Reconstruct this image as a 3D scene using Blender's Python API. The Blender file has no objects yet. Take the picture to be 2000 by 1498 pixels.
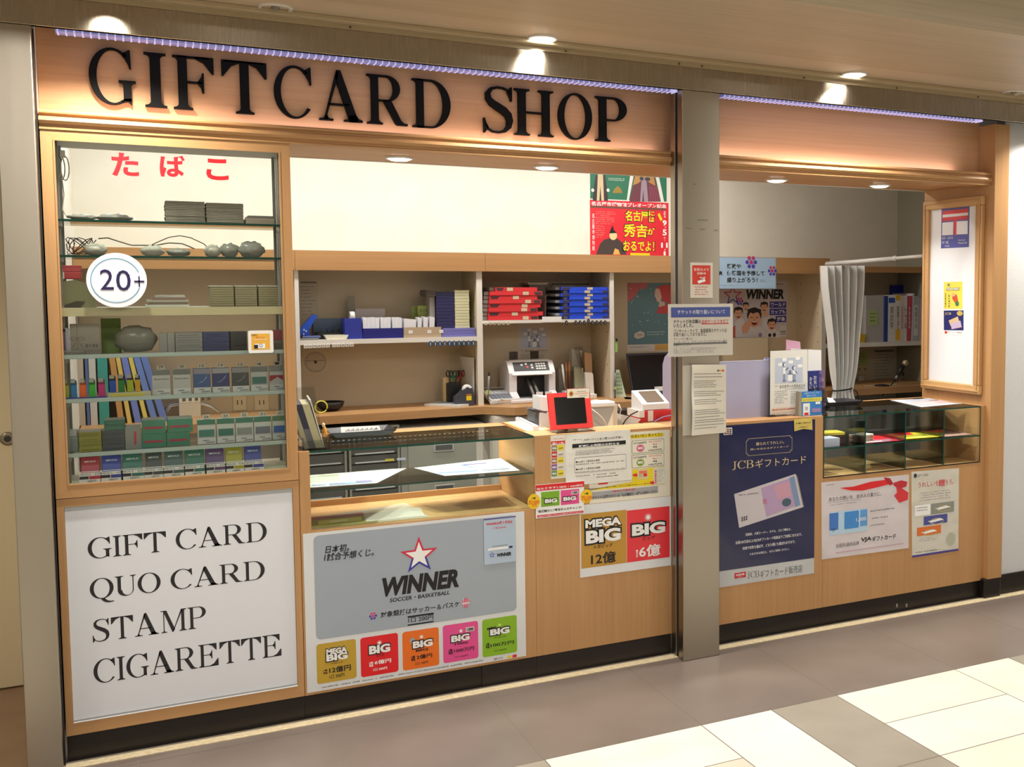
import bpy, bmesh, math, random
from mathutils import Vector, Matrix, Euler
from mathutils.geometry import tessellate_polygon
random.seed(7)
scene = bpy.context.scene
COL = scene.collection
# ---------------------------------------------------------------- camera
IMG_W, IMG_H = 2000, 1498
FPX = 2065.244
CX, CY = 1377.253, 708.461
CR = Vector((0.8821496, -0.4709687, -0.0007576))
CU = Vector((0.0334898, 0.0611236, 0.9975682))
CF = Vector((0.4697771, 0.8800298, -0.0696928))
CP = Vector((0.335614, -4.000653, 1.567944))
cam_data = bpy.data.cameras.new('camera')
cam = bpy.data.objects.new('camera', cam_data)
COL.objects.link(cam)
cam.matrix_world = Matrix(((CR.x, CU.x, -CF.x, CP.x), (CR.y, CU.y, -CF.y, CP.y), (CR.z, CU.z, -CF.z, CP.z), (0, 0, 0, 1)))
cam_data.sensor_width = 36.0
cam_data.sensor_fit = 'HORIZONTAL'
cam_data.lens = 36.0 * FPX / IMG_W
cam_data.shift_x = -(CX - IMG_W / 2) / IMG_W
cam_data.shift_y = (CY - IMG_H / 2) / IMG_W
cam_data.clip_start = 0.05
scene.camera = cam
# ---------------------------------------------------------------- view, world
scene.view_settings.view_transform = 'Standard'
scene.view_settings.look = 'None'
scene.view_settings.gamma = 1.0
scene.view_settings.use_curve_mapping = False
scene.view_settings.exposure = 0.0
world = bpy.data.worlds.new('world')
scene.world = world
world.use_nodes = True
world.node_tree.nodes['Background'].inputs[0].default_value = (1.0, 0.95, 0.88, 1)
world.node_tree.nodes['Background'].inputs[1].default_value = 0.35
try:
    scene.cycles.max_bounces = 8
    scene.cycles.diffuse_bounces = 4
    scene.cycles.transparent_max_bounces = 24
    scene.cycles.caustics_reflective = False
    scene.cycles.caustics_refractive = False
    scene.cycles.sample_clamp_indirect = 4.0
    scene.cycles.use_denoising = True
except Exception:
    pass

def area(name, loc, size, power, color=(1, 1, 1), rot=(0, 0, 0), size_y=None, shape=None, spread=None):
    d = bpy.data.lights.new(name, 'AREA')
    d.energy = power
    d.color = color
    d.shape = shape or ('RECTANGLE' if size_y else 'SQUARE')
    d.size = size
    if size_y:
        d.size_y = size_y
    if spread:
        d.spread = spread
    o = bpy.data.objects.new(name, d)
    o.location = loc
    o.rotation_euler = rot
    COL.objects.link(o)
    return o

# large lamps: unseen concourse panels added as general fill (glowing meshes below) and the
# fluorescent battens on the shop ceiling behind the fascia
WARM = (1.0, 0.965, 0.92)
FILL_PANELS = [(-2.3, -2.6), (-0.1, -2.6), (2.1, -2.6), (4.3, -2.6), (6.5, -2.6), (-1.2, -5.0), (1.0, -5.0), (3.2, -5.0), (5.4, -5.0)]
for i, (x, y) in enumerate(FILL_PANELS):
    area('concourse_added_fill', (x, y, 2.75), 0.5, 17, WARM)
BATTENS = [(0.55, 1.35), (1.75, 1.35), (2.95, 1.35)]
for x, y in BATTENS:
    area('shop_batten_light', (x, y, 2.50), 1.1, 11, (1.0, 0.97, 0.93), size_y=0.12)

# ---------------------------------------------------------------- pixel rays
def at(px, py, x=None, y=None, z=None):
    """the point of the plane x=, y= or z= that the photograph shows at a pixel"""
    d = CR * ((px - CX) / FPX) - CU * ((py - CY) / FPX) + CF
    k = (y - CP.y) / d.y if y is not None else (x - CP.x) / d.x if x is not None else (z - CP.z) / d.z
    return CP + d * k

# ---------------------------------------------------------------- materials
def lin(c):
    return c / 12.92 if c <= 0.04045 else ((c + 0.055) / 1.055) ** 2.4
def rgb(r, g, b):
    return (lin(r / 255), lin(g / 255), lin(b / 255), 1)
_M = {}
def M(r, g=None, b=None, rough=0.5, metal=0.0, spec=0.5, emit=0.0, name=None):
    """plain material by its sRGB colour"""
    if g is None:
        r, g, b = r
    key = (r, g, b, rough, metal, spec, emit)
    if key in _M:
        return _M[key]
    m = bpy.data.materials.new(name or 'paint_%d_%d_%d' % (r, g, b))
    m.use_nodes = True
    p = m.node_tree.nodes['Principled BSDF']
    p.inputs['Base Color'].default_value = rgb(r, g, b)
    p.inputs['Roughness'].default_value = rough
    p.inputs['Metallic'].default_value = metal
    p.inputs['Specular IOR Level'].default_value = spec
    if emit:
        p.inputs['Emission Color'].default_value = rgb(r, g, b)
        p.inputs['Emission Strength'].default_value = emit
    _M[key] = m
    return m
def nodes(m):
    return m.node_tree.nodes, m.node_tree.links
def wood(name, c1, c2, axis='z', rough=0.42, scale=1.0, spec=0.4):
    """fine straight-grained laminate; the grain runs along one axis"""
    m = bpy.data.materials.new(name)
    m.use_nodes = True
    n, l = nodes(m)
    p = n['Principled BSDF']
    tc = n.new('ShaderNodeNewGeometry')
    mp = n.new('ShaderNodeMapping')
    s = [90 * scale, 90 * scale, 90 * scale]
    s['xyz'.index(axis)] = 1.6 * scale
    mp.inputs['Scale'].default_value = s
    nz = n.new('ShaderNodeTexNoise')
    nz.inputs['Scale'].default_value = 1.0
    nz.inputs['Detail'].default_value = 5
    nz.inputs['Roughness'].default_value = 0.65
    mp2 = n.new('ShaderNodeMapping')
    s2 = [7, 7, 7]
    s2['xyz'.index(axis)] = 0.7
    mp2.inputs['Scale'].default_value = s2
    nz2 = n.new('ShaderNodeTexNoise')
    nz2.inputs['Scale'].default_value = 1.0
    nz2.inputs['Detail'].default_value = 3
    ad = n.new('ShaderNodeMath'); ad.operation = 'ADD'
    ad2 = n.new('ShaderNodeMath'); ad2.operation = 'MULTIPLY'; ad2.inputs[1].default_value = 0.5
    cr = n.new('ShaderNodeValToRGB')
    cr.color_ramp.elements[0].position = 0.34
    cr.color_ramp.elements[1].position = 0.66
    cr.color_ramp.elements[0].color = rgb(*c1)
    cr.color_ramp.elements[1].color = rgb(*c2)
    l.new(tc.outputs['Position'], mp.inputs['Vector']); l.new(tc.outputs['Position'], mp2.inputs['Vector'])
    l.new(mp.outputs[0], nz.inputs['Vector']); l.new(mp2.outputs[0], nz2.inputs['Vector'])
    l.new(nz.outputs['Fac'], ad.inputs[0]); l.new(nz2.outputs['Fac'], ad.inputs[1])
    l.new(ad.outputs[0], ad2.inputs[0]); l.new(ad2.outputs[0], cr.inputs['Fac'])
    l.new(cr.outputs['Color'], p.inputs['Base Color'])
    p.inputs['Roughness'].default_value = rough
    p.inputs['Specular IOR Level'].default_value = spec
    return m
def speckled(name, c1, c2, scale, rough=0.4, bump=0.0, spec=0.5, detail=4):
    m = bpy.data.materials.new(name)
    m.use_nodes = True
    n, l = nodes(m)
    p = n['Principled BSDF']
    tc = n.new('ShaderNodeNewGeometry')
    nz = n.new('ShaderNodeTexNoise')
    nz.inputs['Scale'].default_value = scale
    nz.inputs['Detail'].default_value = detail
    cr = n.new('ShaderNodeValToRGB')
    cr.color_ramp.elements[0].position = 0.3
    cr.color_ramp.elements[1].position = 0.7
    cr.color_ramp.elements[0].color = rgb(*c1)
    cr.color_ramp.elements[1].color = rgb(*c2)
    l.new(tc.outputs['Position'], nz.inputs['Vector'])
    l.new(nz.outputs['Fac'], cr.inputs['Fac'])
    l.new(cr.outputs['Color'], p.inputs['Base Color'])
    p.inputs['Roughness'].default_value = rough
    p.inputs['Specular IOR Level'].default_value = spec
    if bump:
        b = n.new('ShaderNodeBump')
        b.inputs['Strength'].default_value = bump
        b.inputs['Distance'].default_value = 0.002
        l.new(nz.outputs['Fac'], b.inputs['Height'])
        l.new(b.outputs['Normal'], p.inputs['Normal'])
    return m
def brushed(name, c, rough=0.28, tangent=(1, 0, 0), aniso=0.75):
    """hairline stainless steel"""
    m = bpy.data.materials.new(name)
    m.use_nodes = True
    n, l = nodes(m)
    p = n['Principled BSDF']
    p.inputs['Base Color'].default_value = rgb(*c)
    p.inputs['Metallic'].default_value = 1.0
    p.inputs['Roughness'].default_value = rough
    p.inputs['Anisotropic'].default_value = aniso
    t = n.new('ShaderNodeCombineXYZ')
    for i in range(3):
        t.inputs[i].default_value = tangent[i]
    l.new(t.outputs[0], p.inputs['Tangent'])
    tc = n.new('ShaderNodeNewGeometry')
    mp = n.new('ShaderNodeMapping')
    mp.inputs['Scale'].default_value = (2, 2, 500) if tangent[0] else (500, 500, 2)
    nz = n.new('ShaderNodeTexNoise')
    nz.inputs['Scale'].default_value = 1
    mr = n.new('ShaderNodeMapRange')
    mr.inputs['To Min'].default_value = rough - 0.05
    mr.inputs['To Max'].default_value = rough + 0.07
    l.new(tc.outputs['Position'], mp.inputs['Vector']); l.new(mp.outputs[0], nz.inputs['Vector'])
    l.new(nz.outputs['Fac'], mr.inputs['Value']); l.new(mr.outputs[0], p.inputs['Roughness'])
    return m
def clear(name, tint, gloss=1.0, rough=0.02):
    """thin clear sheet: tinted see-through with a Fresnel reflection"""
    m = bpy.data.materials.new(name)
    m.use_nodes = True
    n, l = nodes(m)
    n.remove(n['Principled BSDF'])
    out = n['Material Output']
    tr = n.new('ShaderNodeBsdfTransparent')
    tr.inputs[0].default_value = (*tint, 1)
    gl = n.new('ShaderNodeBsdfGlossy')
    gl.inputs['Roughness'].default_value = rough
    fr = n.new('ShaderNodeFresnel')
    fr.inputs['IOR'].default_value = 1.45
    mu = n.new('ShaderNodeMath'); mu.operation = 'MULTIPLY'; mu.inputs[1].default_value = gloss
    mx = n.new('ShaderNodeMixShader')
    l.new(fr.outputs[0], mu.inputs[0]); l.new(mu.outputs[0], mx.inputs[0])
    l.new(tr.outputs[0], mx.inputs[1]); l.new(gl.outputs[0], mx.inputs[2]); l.new(mx.outputs[0], out.inputs['Surface'])
    return m
def wavy(name, c, scale=9, strength=0.35, rough=0.22, spec=0.6):
    """glossy film that has cockled a little"""
    m = bpy.data.materials.new(name)
    m.use_nodes = True
    n, l = nodes(m)
    p = n['Principled BSDF']
    p.inputs['Base Color'].default_value = rgb(*c)
    p.inputs['Roughness'].default_value = rough
    p.inputs['Specular IOR Level'].default_value = spec
    tc = n.new('ShaderNodeNewGeometry')
    nz = n.new('ShaderNodeTexNoise')
    nz.inputs['Scale'].default_value = scale
    nz.inputs['Detail'].default_value = 1.5
    b = n.new('ShaderNodeBump')
    b.inputs['Strength'].default_value = strength
    b.inputs['Distance'].default_value = 0.02
    l.new(tc.outputs['Position'], nz.inputs['Vector'])
    l.new(nz.outputs['Fac'], b.inputs['Height']); l.new(b.outputs['Normal'], p.inputs['Normal'])
    return m

# ---------------------------------------------------------------- mesh builder
class MB:
    def __init__(s):
        s.bm = bmesh.new(); s.ms = []
    def mi(s, m):
        if m not in s.ms:
            s.ms.append(m)
        return s.ms.index(m)
    def face(s, pts, m, smooth=False):
        vs = [s.bm.verts.new(p) for p in pts]
        try:
            f = s.bm.faces.new(vs)
        except ValueError:
            return None
        f.material_index = s.mi(m); f.smooth = smooth
        return f
    def box(s, x0, x1, y0, y1, z0, z1, m, bev=0.0, mtop=None, mfront=None, seg=2):
        if x0 > x1: x0, x1 = x1, x0
        if y0 > y1: y0, y1 = y1, y0
        if z0 > z1: z0, z1 = z1, z0
        v = [s.bm.verts.new(p) for p in ((x0, y0, z0), (x1, y0, z0), (x1, y1, z0), (x0, y1, z0), (x0, y0, z1), (x1, y0, z1), (x1, y1, z1), (x0, y1, z1))]
        fs = []
        for k, q in enumerate(((0, 3, 2, 1), (4, 5, 6, 7), (0, 1, 5, 4), (1, 2, 6, 5), (2, 3, 7, 6), (3, 0, 4, 7))):
            f = s.bm.faces.new([v[i] for i in q])
            f.material_index = s.mi(mtop if (mtop and k == 1) else mfront if (mfront and k == 2) else m)
            fs.append(f)
        bev = min(bev, 0.45 * min(x1 - x0, y1 - y0, z1 - z0))
        if bev > 0:
            es = list({e for f in fs for e in f.edges})
            bmesh.ops.bevel(s.bm, geom=es, offset=bev, segments=seg, affect='EDGES', profile=0.5)
        return s
    def obox(s, c, sx, sy, sz, rot, m, bev=0.0, mtop=None, mfront=None):
        """box with its base centre at c, turned by rot (Euler)"""
        n0 = len(s.bm.verts)
        s.box(-sx / 2, sx / 2, -sy / 2, sy / 2, 0, sz, m, bev, mtop, mfront)
        s.bm.verts.ensure_lookup_table()
        mt = Matrix.Translation(Vector(c)) @ Euler(rot).to_matrix().to_4x4()
        for i in range(n0, len(s.bm.verts)):
            s.bm.verts[i].co = mt @ s.bm.verts[i].co
        return s
    def prism(s, pts, vec, m, mside=None):
        """polygon (list of 3-D points, may be concave) pushed along vec"""
        vec = Vector(vec); pts = [Vector(p) for p in pts]
        tris = tessellate_polygon([pts])
        a = [s.bm.verts.new(p) for p in pts]
        b = [s.bm.verts.new(p + vec) for p in pts]
        for t in tris:
            for vs in ([a[i] for i in t], [b[i] for i in reversed(t)]):
                try:
                    s.bm.faces.new(vs).material_index = s.mi(m)
                except ValueError:
                    pass
        for i in range(len(pts)):
            j = (i + 1) % len(pts)
            try:
                s.bm.faces.new([a[i], a[j], b[j], b[i]]).material_index = s.mi(mside or m)
            except ValueError:
                pass
        return s
    def flat(s, pts, m):
        pts = [Vector(p) for p in pts]
        a = [s.bm.verts.new(p) for p in pts]
        for t in tessellate_polygon([pts]):
            try:
                s.bm.faces.new([a[i] for i in t]).material_index = s.mi(m)
            except ValueError:
                pass
        return s
    def tube(s, pts, r, m, seg=8, caps=True, closed=False):
        pts = [Vector(p) for p in pts]
        n = len(pts)
        rings = []
        up = Vector((0, 0, 1))
        for i, p in enumerate(pts):
            if closed:
                d = pts[(i + 1) % n] - pts[i - 1]
            else:
                d = pts[min(i + 1, n - 1)] - pts[max(i - 1, 0)]
            d.normalize()
            u = up if abs(d.dot(up)) < 0.95 else Vector((1, 0, 0))
            a = d.cross(u).normalized(); b = a.cross(d).normalized()
            rr = r[i] if isinstance(r, (list, tuple)) else r
            rings.append([s.bm.verts.new(p + a * (rr * math.cos(2 * math.pi * k / seg)) + b * (rr * math.sin(2 * math.pi * k / seg))) for k in range(seg)])
        for i in range(n if closed else n - 1):
            A, B = rings[i], rings[(i + 1) % n]
            for k in range(seg):
                try:
                    f = s.bm.faces.new([A[k], A[(k + 1) % seg], B[(k + 1) % seg], B[k]])
                    f.material_index = s.mi(m); f.smooth = True
                except ValueError:
                    pass
        if caps and not closed:
            for R_ in (rings[0], rings[-1][::-1]):
                s.bm.faces.new(R_[::-1]).material_index = s.mi(m)
        return s
    def lathe(s, c, prof, m, seg=24, axis=(0, 0, 1), caps=True):
        """profile [(radius, height)] turned about an axis through c"""
        ax = Vector(axis).normalized()
        u = ax.orthogonal().normalized(); w = ax.cross(u)
        c = Vector(c)
        rings = [[s.bm.verts.new(c + ax * h + u * (r * math.cos(2 * math.pi * k / seg)) + w * (r * math.sin(2 * math.pi * k / seg))) for k in range(seg)] for r, h in prof]
        for A, B in zip(rings, rings[1:]):
            for k in range(seg):
                f = s.bm.faces.new([A[k], A[(k + 1) % seg], B[(k + 1) % seg], B[k]])
                f.material_index = s.mi(m); f.smooth = True
        if caps:
            s.bm.faces.new(rings[0][::-1]).material_index = s.mi(m)
            s.bm.faces.new(rings[-1]).material_index = s.mi(m)
        return s
    def ball(s, c, r, m, seg=16, rings=10):
        if not isinstance(r, (tuple, list)):
            r = (r, r, r)
        R_ = bmesh.ops.create_uvsphere(s.bm, u_segments=seg, v_segments=rings, radius=1)
        for v in R_['verts']:
            v.co = Vector((c[0] + v.co.x * r[0], c[1] + v.co.y * r[1], c[2] + v.co.z * r[2]))
            for f in v.link_faces:
                f.material_index = s.mi(m); f.smooth = True
        return s
    def sheet(s, fn, nu, nv, m, thick=0.0, smooth=True):
        """grid surface fn(u,v) -> point, u and v in 0..1"""
        g = [[s.bm.verts.new(fn(i / nu, j / nv)) for i in range(nu + 1)] for j in range(nv + 1)]
        for j in range(nv):
            for i in range(nu):
                f = s.bm.faces.new([g[j][i], g[j][i + 1], g[j + 1][i + 1], g[j + 1][i]])
                f.material_index = s.mi(m); f.smooth = smooth
        return s
    def build(s, name, parent=None, local=False):
        off = Vector((0, 0, 0))
        root = parent
        while root is not None and root.parent is not None:
            root = root.parent
        if root is not None and not local:
            off = root.location.copy()
        if off.length:
            for v in s.bm.verts:
                v.co -= off
        me = bpy.data.meshes.new(name)
        s.bm.to_mesh(me); s.bm.free()
        for m in s.ms:
            me.materials.append(m)
        o = bpy.data.objects.new(name, me)
        COL.objects.link(o)
        if parent is not None:
            o.parent = parent
        return o

def tag(o, label, cat, group=None, kind=None):
    o['label'] = label
    o['category'] = cat
    if group: o['group'] = group
    if kind: o['kind'] = kind
    return o
def thing(name, label, cat, loc=(0, 0, 0), group=None, rot=None):
    o = bpy.data.objects.new(name, None)
    COL.objects.link(o)
    o.location = loc
    if rot: o.rotation_euler = rot
    return tag(o, label, cat, group)
def solo(mb, name, label, cat, group=None):
    """a thing that is one mesh; its origin goes to the base centre"""
    vs = [v.co for v in mb.bm.verts]
    c = Vector(((min(v.x for v in vs) + max(v.x for v in vs)) / 2, (min(v.y for v in vs) + max(v.y for v in vs)) / 2, min(v.z for v in vs)))
    for v in mb.bm.verts:
        v.co -= c
    o = mb.build(name)
    o.location = c
    return tag(o, label, cat, group)
def struct(mb, name, parent=None, label=None):
    o = mb.build(name, parent)
    if parent is None:
        o['kind'] = 'structure'
    if label: o['label'] = label
    return o
def kids(o):
    return [c for c in bpy.data.objects if c.parent is o]
def dup(root, loc, label, group=None, rot=None):
    r = root.copy(); COL.objects.link(r); r.location = loc
    if rot is not None: r.rotation_euler = rot
    r['label'] = label
    if group: r['group'] = group
    for ch in kids(root):
        c = ch.copy(); COL.objects.link(c); c.parent = r
        for g in kids(ch):
            d = g.copy(); COL.objects.link(d); d.parent = c
    return r
NTH = ['first', 'second', 'third', 'fourth', 'fifth', 'sixth', 'seventh', 'eighth', 'ninth', 'tenth', 'eleventh', 'twelfth', 'thirteenth', 'fourteenth', 'fifteenth']

# ---------------------------------------------------------------- lettering
_T = {}
def sans(s, off=0.0):
    """triangles of a string in the built-in font: (verts, faces, bounds)"""
    k = (s, off)
    if k not in _T:
        c = bpy.data.curves.new('t', 'FONT'); c.body = s; c.offset = off; c.resolution_u = 3
        o = bpy.data.objects.new('t', c)
        me = bpy.data.meshes.new_from_object(o)
        vs = [(v.co.x, v.co.y) for v in me.vertices]
        fs = [tuple(p.vertices) for p in me.polygons]
        bpy.data.objects.remove(o); bpy.data.meshes.remove(me); bpy.data.curves.remove(c)
        _T[k] = (vs, fs)
    return _T[k]
def arcpts(cx, cy, rx, ry, a0, a1, n=18):
    return [(cx + rx * math.cos(math.radians(a0 + (a1 - a0) * i / n)), cy + ry * math.sin(math.radians(a0 + (a1 - a0) * i / n))) for i in range(n + 1)]
def glyph(ch, st=0.15, h=0.036, sr=0.085, b=0.075):
    """one roman capital as a list of outlines, cap height 1; returns (outlines, width)"""
    P = []
    def stem(xl, xr, bl=1, br=1, tl=1, tr=1, y0=0.0, y1=1.0):
        q = []
        def cor(x, s, y, d):      # bracketed serif at a corner, d = +1 bottom, -1 top
            pts = [(x + s * sr, y), (x + s * sr, y + d * h)]
            pts += [(x + s * b * (1 - math.sin(t)), y + d * (h + b * (1 - math.cos(t)))) for t in [math.pi / 2 * i / 6 for i in range(7)]]
            return pts
        q += [(xl, y0)] if not bl else cor(xl, -1, y0, 1)
        up = [(xl, y1)] if not tl else cor(xl, -1, y1, -1)[::-1]
        q += up
        q += [(xr, y1)] if not tr else cor(xr, 1, y1, -1)
        q += [(xr, y0)] if not br else cor(xr, 1, y0, 1)[::-1]
        P.append(q)
    def ring(cx, cy, rx, ry, ix, iy, icx=None, a0=0, a1=360, n=28):
        icx = cx if icx is None else icx
        P.append(arcpts(cx, cy, rx, ry, a0, a1, n) + arcpts(icx, cy, ix, iy, a1, a0, n))
    def beak(x, y, w, hh, d):     # arm end: triangle serif hanging (d=-1) or rising (d=+1)
        P.append([(x, y), (x, y + d * hh), (x - 0.03, y + d * hh), (x - 0.03 - (w * 0.45), y + d * (hh * 0.35)), (x - w, y + d * h), (x - w, y)])
    def beakL(x, y, w, hh, d):
        P.append([(x, y), (x + w, y), (x + w, y + d * h), (x + 0.03 + w * 0.45, y + d * hh * 0.35), (x + 0.03, y + d * hh), (x, y + d * hh)])
    L = sr
    if ch == 'I':
        stem(L, L + st); W = st + 2 * L
    elif ch == 'H':
        stem(L, L + st); stem(0.53 + L, 0.53 + L + st); P.append([(L + st - .01, .48), (.54 + L, .48), (.54 + L, .48 + h * 1.2), (L + st - .01, .48 + h * 1.2)]); W = .53 + st + 2 * L
    elif ch in 'FE':
        stem(L, L + st, tr=0, br=(ch == 'F'))
        P.append([(L, 1), (.62, 1), (.62, 1 - h), (L, 1 - h)]); beak(.62 + L, 1, .32, .3, -1)
        P.append([(L + st - .01, .5), (.5, .5), (.5, .5 + h), (L + st - .01, .5 + h)])
        P.append([(.5, .33), (.53, .33), (.53, .70), (.5, .70), (.48, .62), (.42, .5 + h), (.42, .5), (.48, .42)])
        if ch == 'E':
            P.append([(L, 0), (.66, 0), (.66, h), (L, h)]); beak(.68 + L, 0, .34, .32, 1)
        W = .62 + L if ch == 'F' else .68 + L
    elif ch == 'T':
        stem(.40 - st / 2, .40 + st / 2, tl=0, tr=0)
        P.append([(0.05, 1), (.75, 1), (.75, 1 - h), (.05, 1 - h)]); beak(.80, 1, .32, .3, -1); beakL(0, 1, .32, .3, -1); W = .8
    elif ch in 'PRB':
        stem(L, L + st, tr=0, br=(ch != 'B'))
        x0 = L + st - .01
        if ch == 'B':
            ring(.40, .75, .27, .265, .14, .265 - h, .40, -90, 90, 18); ring(.42, .26, .31, .26, .165, .26 - h, .42, -90, 90, 18)
            for yy in (1 - h, .5, .5 - h + .02, 0):
                P.append([(L, yy), (.43, yy), (.43, yy + h), (L, yy + h)])
            W = .73 + .03
        else:
            ring(.40, .735, .29, .265, .145, .265 - h, .40, -90, 90, 20)
            P.append([(x0, 1), (.41, 1), (.41, 1 - h), (x0, 1 - h)]); P.append([(x0, .47), (.41, .47), (.41, .47 + h), (x0, .47 + h)])
            W = .70
            if ch == 'R':
                P.append([(.33, .49), (.50, .49), (.70, .10), (.76, .045), (.84, h), (.84, 0), (.62, 0), (.58, .03)]); W = .84
    elif ch == 'D':
        stem(L, L + st, tr=0, br=0)
        ring(.38, .5, .42, .5, .265, .5 - h, .38, -90, 90, 26)
        P.append([(L, 1), (.39, 1), (.39, 1 - h), (L, 1 - h)]); P.append([(L, 0), (.39, 0), (.39, h), (L, h)]); W = .80
    elif ch == 'O' or ch == 'Q':
        ring(.40, .5, .40, .515, .265, .515 - h, .40, 0, 180, 26); ring(.40, .5, .40, .515, .265, .515 - h, .40, 180, 360, 26); W = .80
        if ch == 'Q':
            P.append([(.34, .01), (.48, .03), (.56, -.10), (.66, -.16), (.80, -.17), (.80, -.21), (.62, -.24), (.50, -.20), (.42, -.12)])
    elif ch in 'CG':
        ring(.42, .5, .42, .515, .30, .515 - h, .44, 48, 205, 26); ring(.42, .5, .42, .515, .30, .515 - h, .44, 205, 322 if ch == 'C' else 300, 22)
        P.append([(.735, 1.0), (.765, 1.0), (.775, .66), (.745, .66), (.72, .74), (.66, .84), (.62, .93)]); W = .79
        if ch == 'G':
            stem(.62, .62 + st, bl=0, br=0, y0=.06, y1=.44)
            P.append([(.62, .10), (.62 + st, .12), (.62 + st, 0.0), (.70, .06), (.58, .03)]); W = .62 + st + L
    elif ch == 'J':
        P.append([(.20, 1), (.20 + st, 1), (.20 + st, .16), (.33 - .03, .02), (.20, -.08), (.06, -.10), (.06, -.04), (.14, 0.0), (.20, .12)])
        P.append([(.10, 1), (.46, 1), (.46, 1 - h), (.10, 1 - h)]); P.append(arcpts(.07, -.04, .07, .07, 0, 360, 16)); W = .46
    elif ch == 'A':
        P.append([(.36, 1.01), (.44, 1.01), (.78, .04), (.78, 0), (.60, 0), (.60, .04), (.33, .86)])
        P.append([(.36, 1.01), (.40, .92), (.16, .12), (.17, .02), (.10, .02), (.115, .10)])
        P.append([(.17, .31), (.60, .31), (.59, .31 + h * 1.1), (.18, .31 + h * 1.1)])
        P.append([(0, 0), (.28, 0), (.28, h), (.19, h + .01), (.14, .10), (.11, .10), (.08, h + .01), (0, h)])
        P.append([(.50, 0), (.88, 0), (.88, h), (.80, h + .03), (.74, .14), (.60, .12), (.59, h + .01), (.50, h)]); W = .88
    elif ch == 'M':
        w2 = st * .95
        P.append([(.12, 1), (.12 + w2 + .02, 1), (.56, .12), (.49, 0), (.45, 0)])
        P.append([(.84, 1), (.80, 1), (.46, 0), (.49, 0), (.84, .93)])
        P.append([(.13, .98), (.165, .90), (.165, .02), (.13, .02)])
        stem(.80, .80 + st, tl=0)
        P.append([(.03, 1), (.2, 1), (.2, 1 - h), (.03, 1 - h)]); P.append([(.04, 0), (.26, 0), (.26, h), (.19, h + .01), (.165, .09), (.13, .09), (.11, h + .01), (.04, h)])
        W = .80 + st + L
    elif ch == 'U':
        stem(L, L + st, bl=0, br=0, y0=.28); stem(.60, .635, bl=0, br=0, y0=.28)
        P.append(arcpts(.36, .30, .275, .315, 180, 360, 22) + arcpts(.42, .30, .18, .315 - h * 1.3, 360, 180, 22)); W = .635 + L
    elif ch == 'S':
        c = [(.58, .83), (.52, .93), (.42, .975), (.30, .98), (.18, .94), (.11, .84), (.12, .73), (.19, .64), (.31, .565), (.43, .49), (.52, .40), (.555, .28), (.53, .15), (.45, .06), (.33, .022), (.20, .03), (.10, .09), (.05, .20)]
        wd = [.02, .03, .036, .042, .07, .10, .12, .145, .16, .165, .15, .125, .10, .07, .045, .038, .03, .02]
        lf, rt = [], []
        for i in range(len(c)):
            a = c[max(i - 1, 0)]; d = c[min(i + 1, len(c) - 1)]
            tx, ty = d[0] - a[0], d[1] - a[1]; q = math.hypot(tx, ty)
            nx, ny = -ty / q, tx / q
            lf.append((c[i][0] + nx * wd[i] / 2, c[i][1] + ny * wd[i] / 2)); rt.append((c[i][0] - nx * wd[i] / 2, c[i][1] - ny * wd[i] / 2))
        for i in range(len(c) - 1):
            P.append([lf[i], lf[i + 1], rt[i + 1], rt[i]])
        P.append([(.57, 1.0), (.60, 1.0), (.60, .70), (.575, .70), (.55, .80), (.50, .90)]); P.append([(0.02, 0.0), (.045, 0.0), (.09, .07), (.12, .1), (.07, .20), (.04, .31), (.015, .31)]); W = .63
    else:
        W = .35
    return P, W
def roman(s, st=0.12, gap=0.06, word=0.32):
    """a line of roman capitals as outlines with bounds"""
    out, x = [], 0
    for ch in s:
        if ch == ' ':
            x += word; continue
        p, w = glyph(ch, st)
        out += [[(a + x, b_) for a, b_ in q] for q in p]
        x += w + gap
    return out

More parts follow.
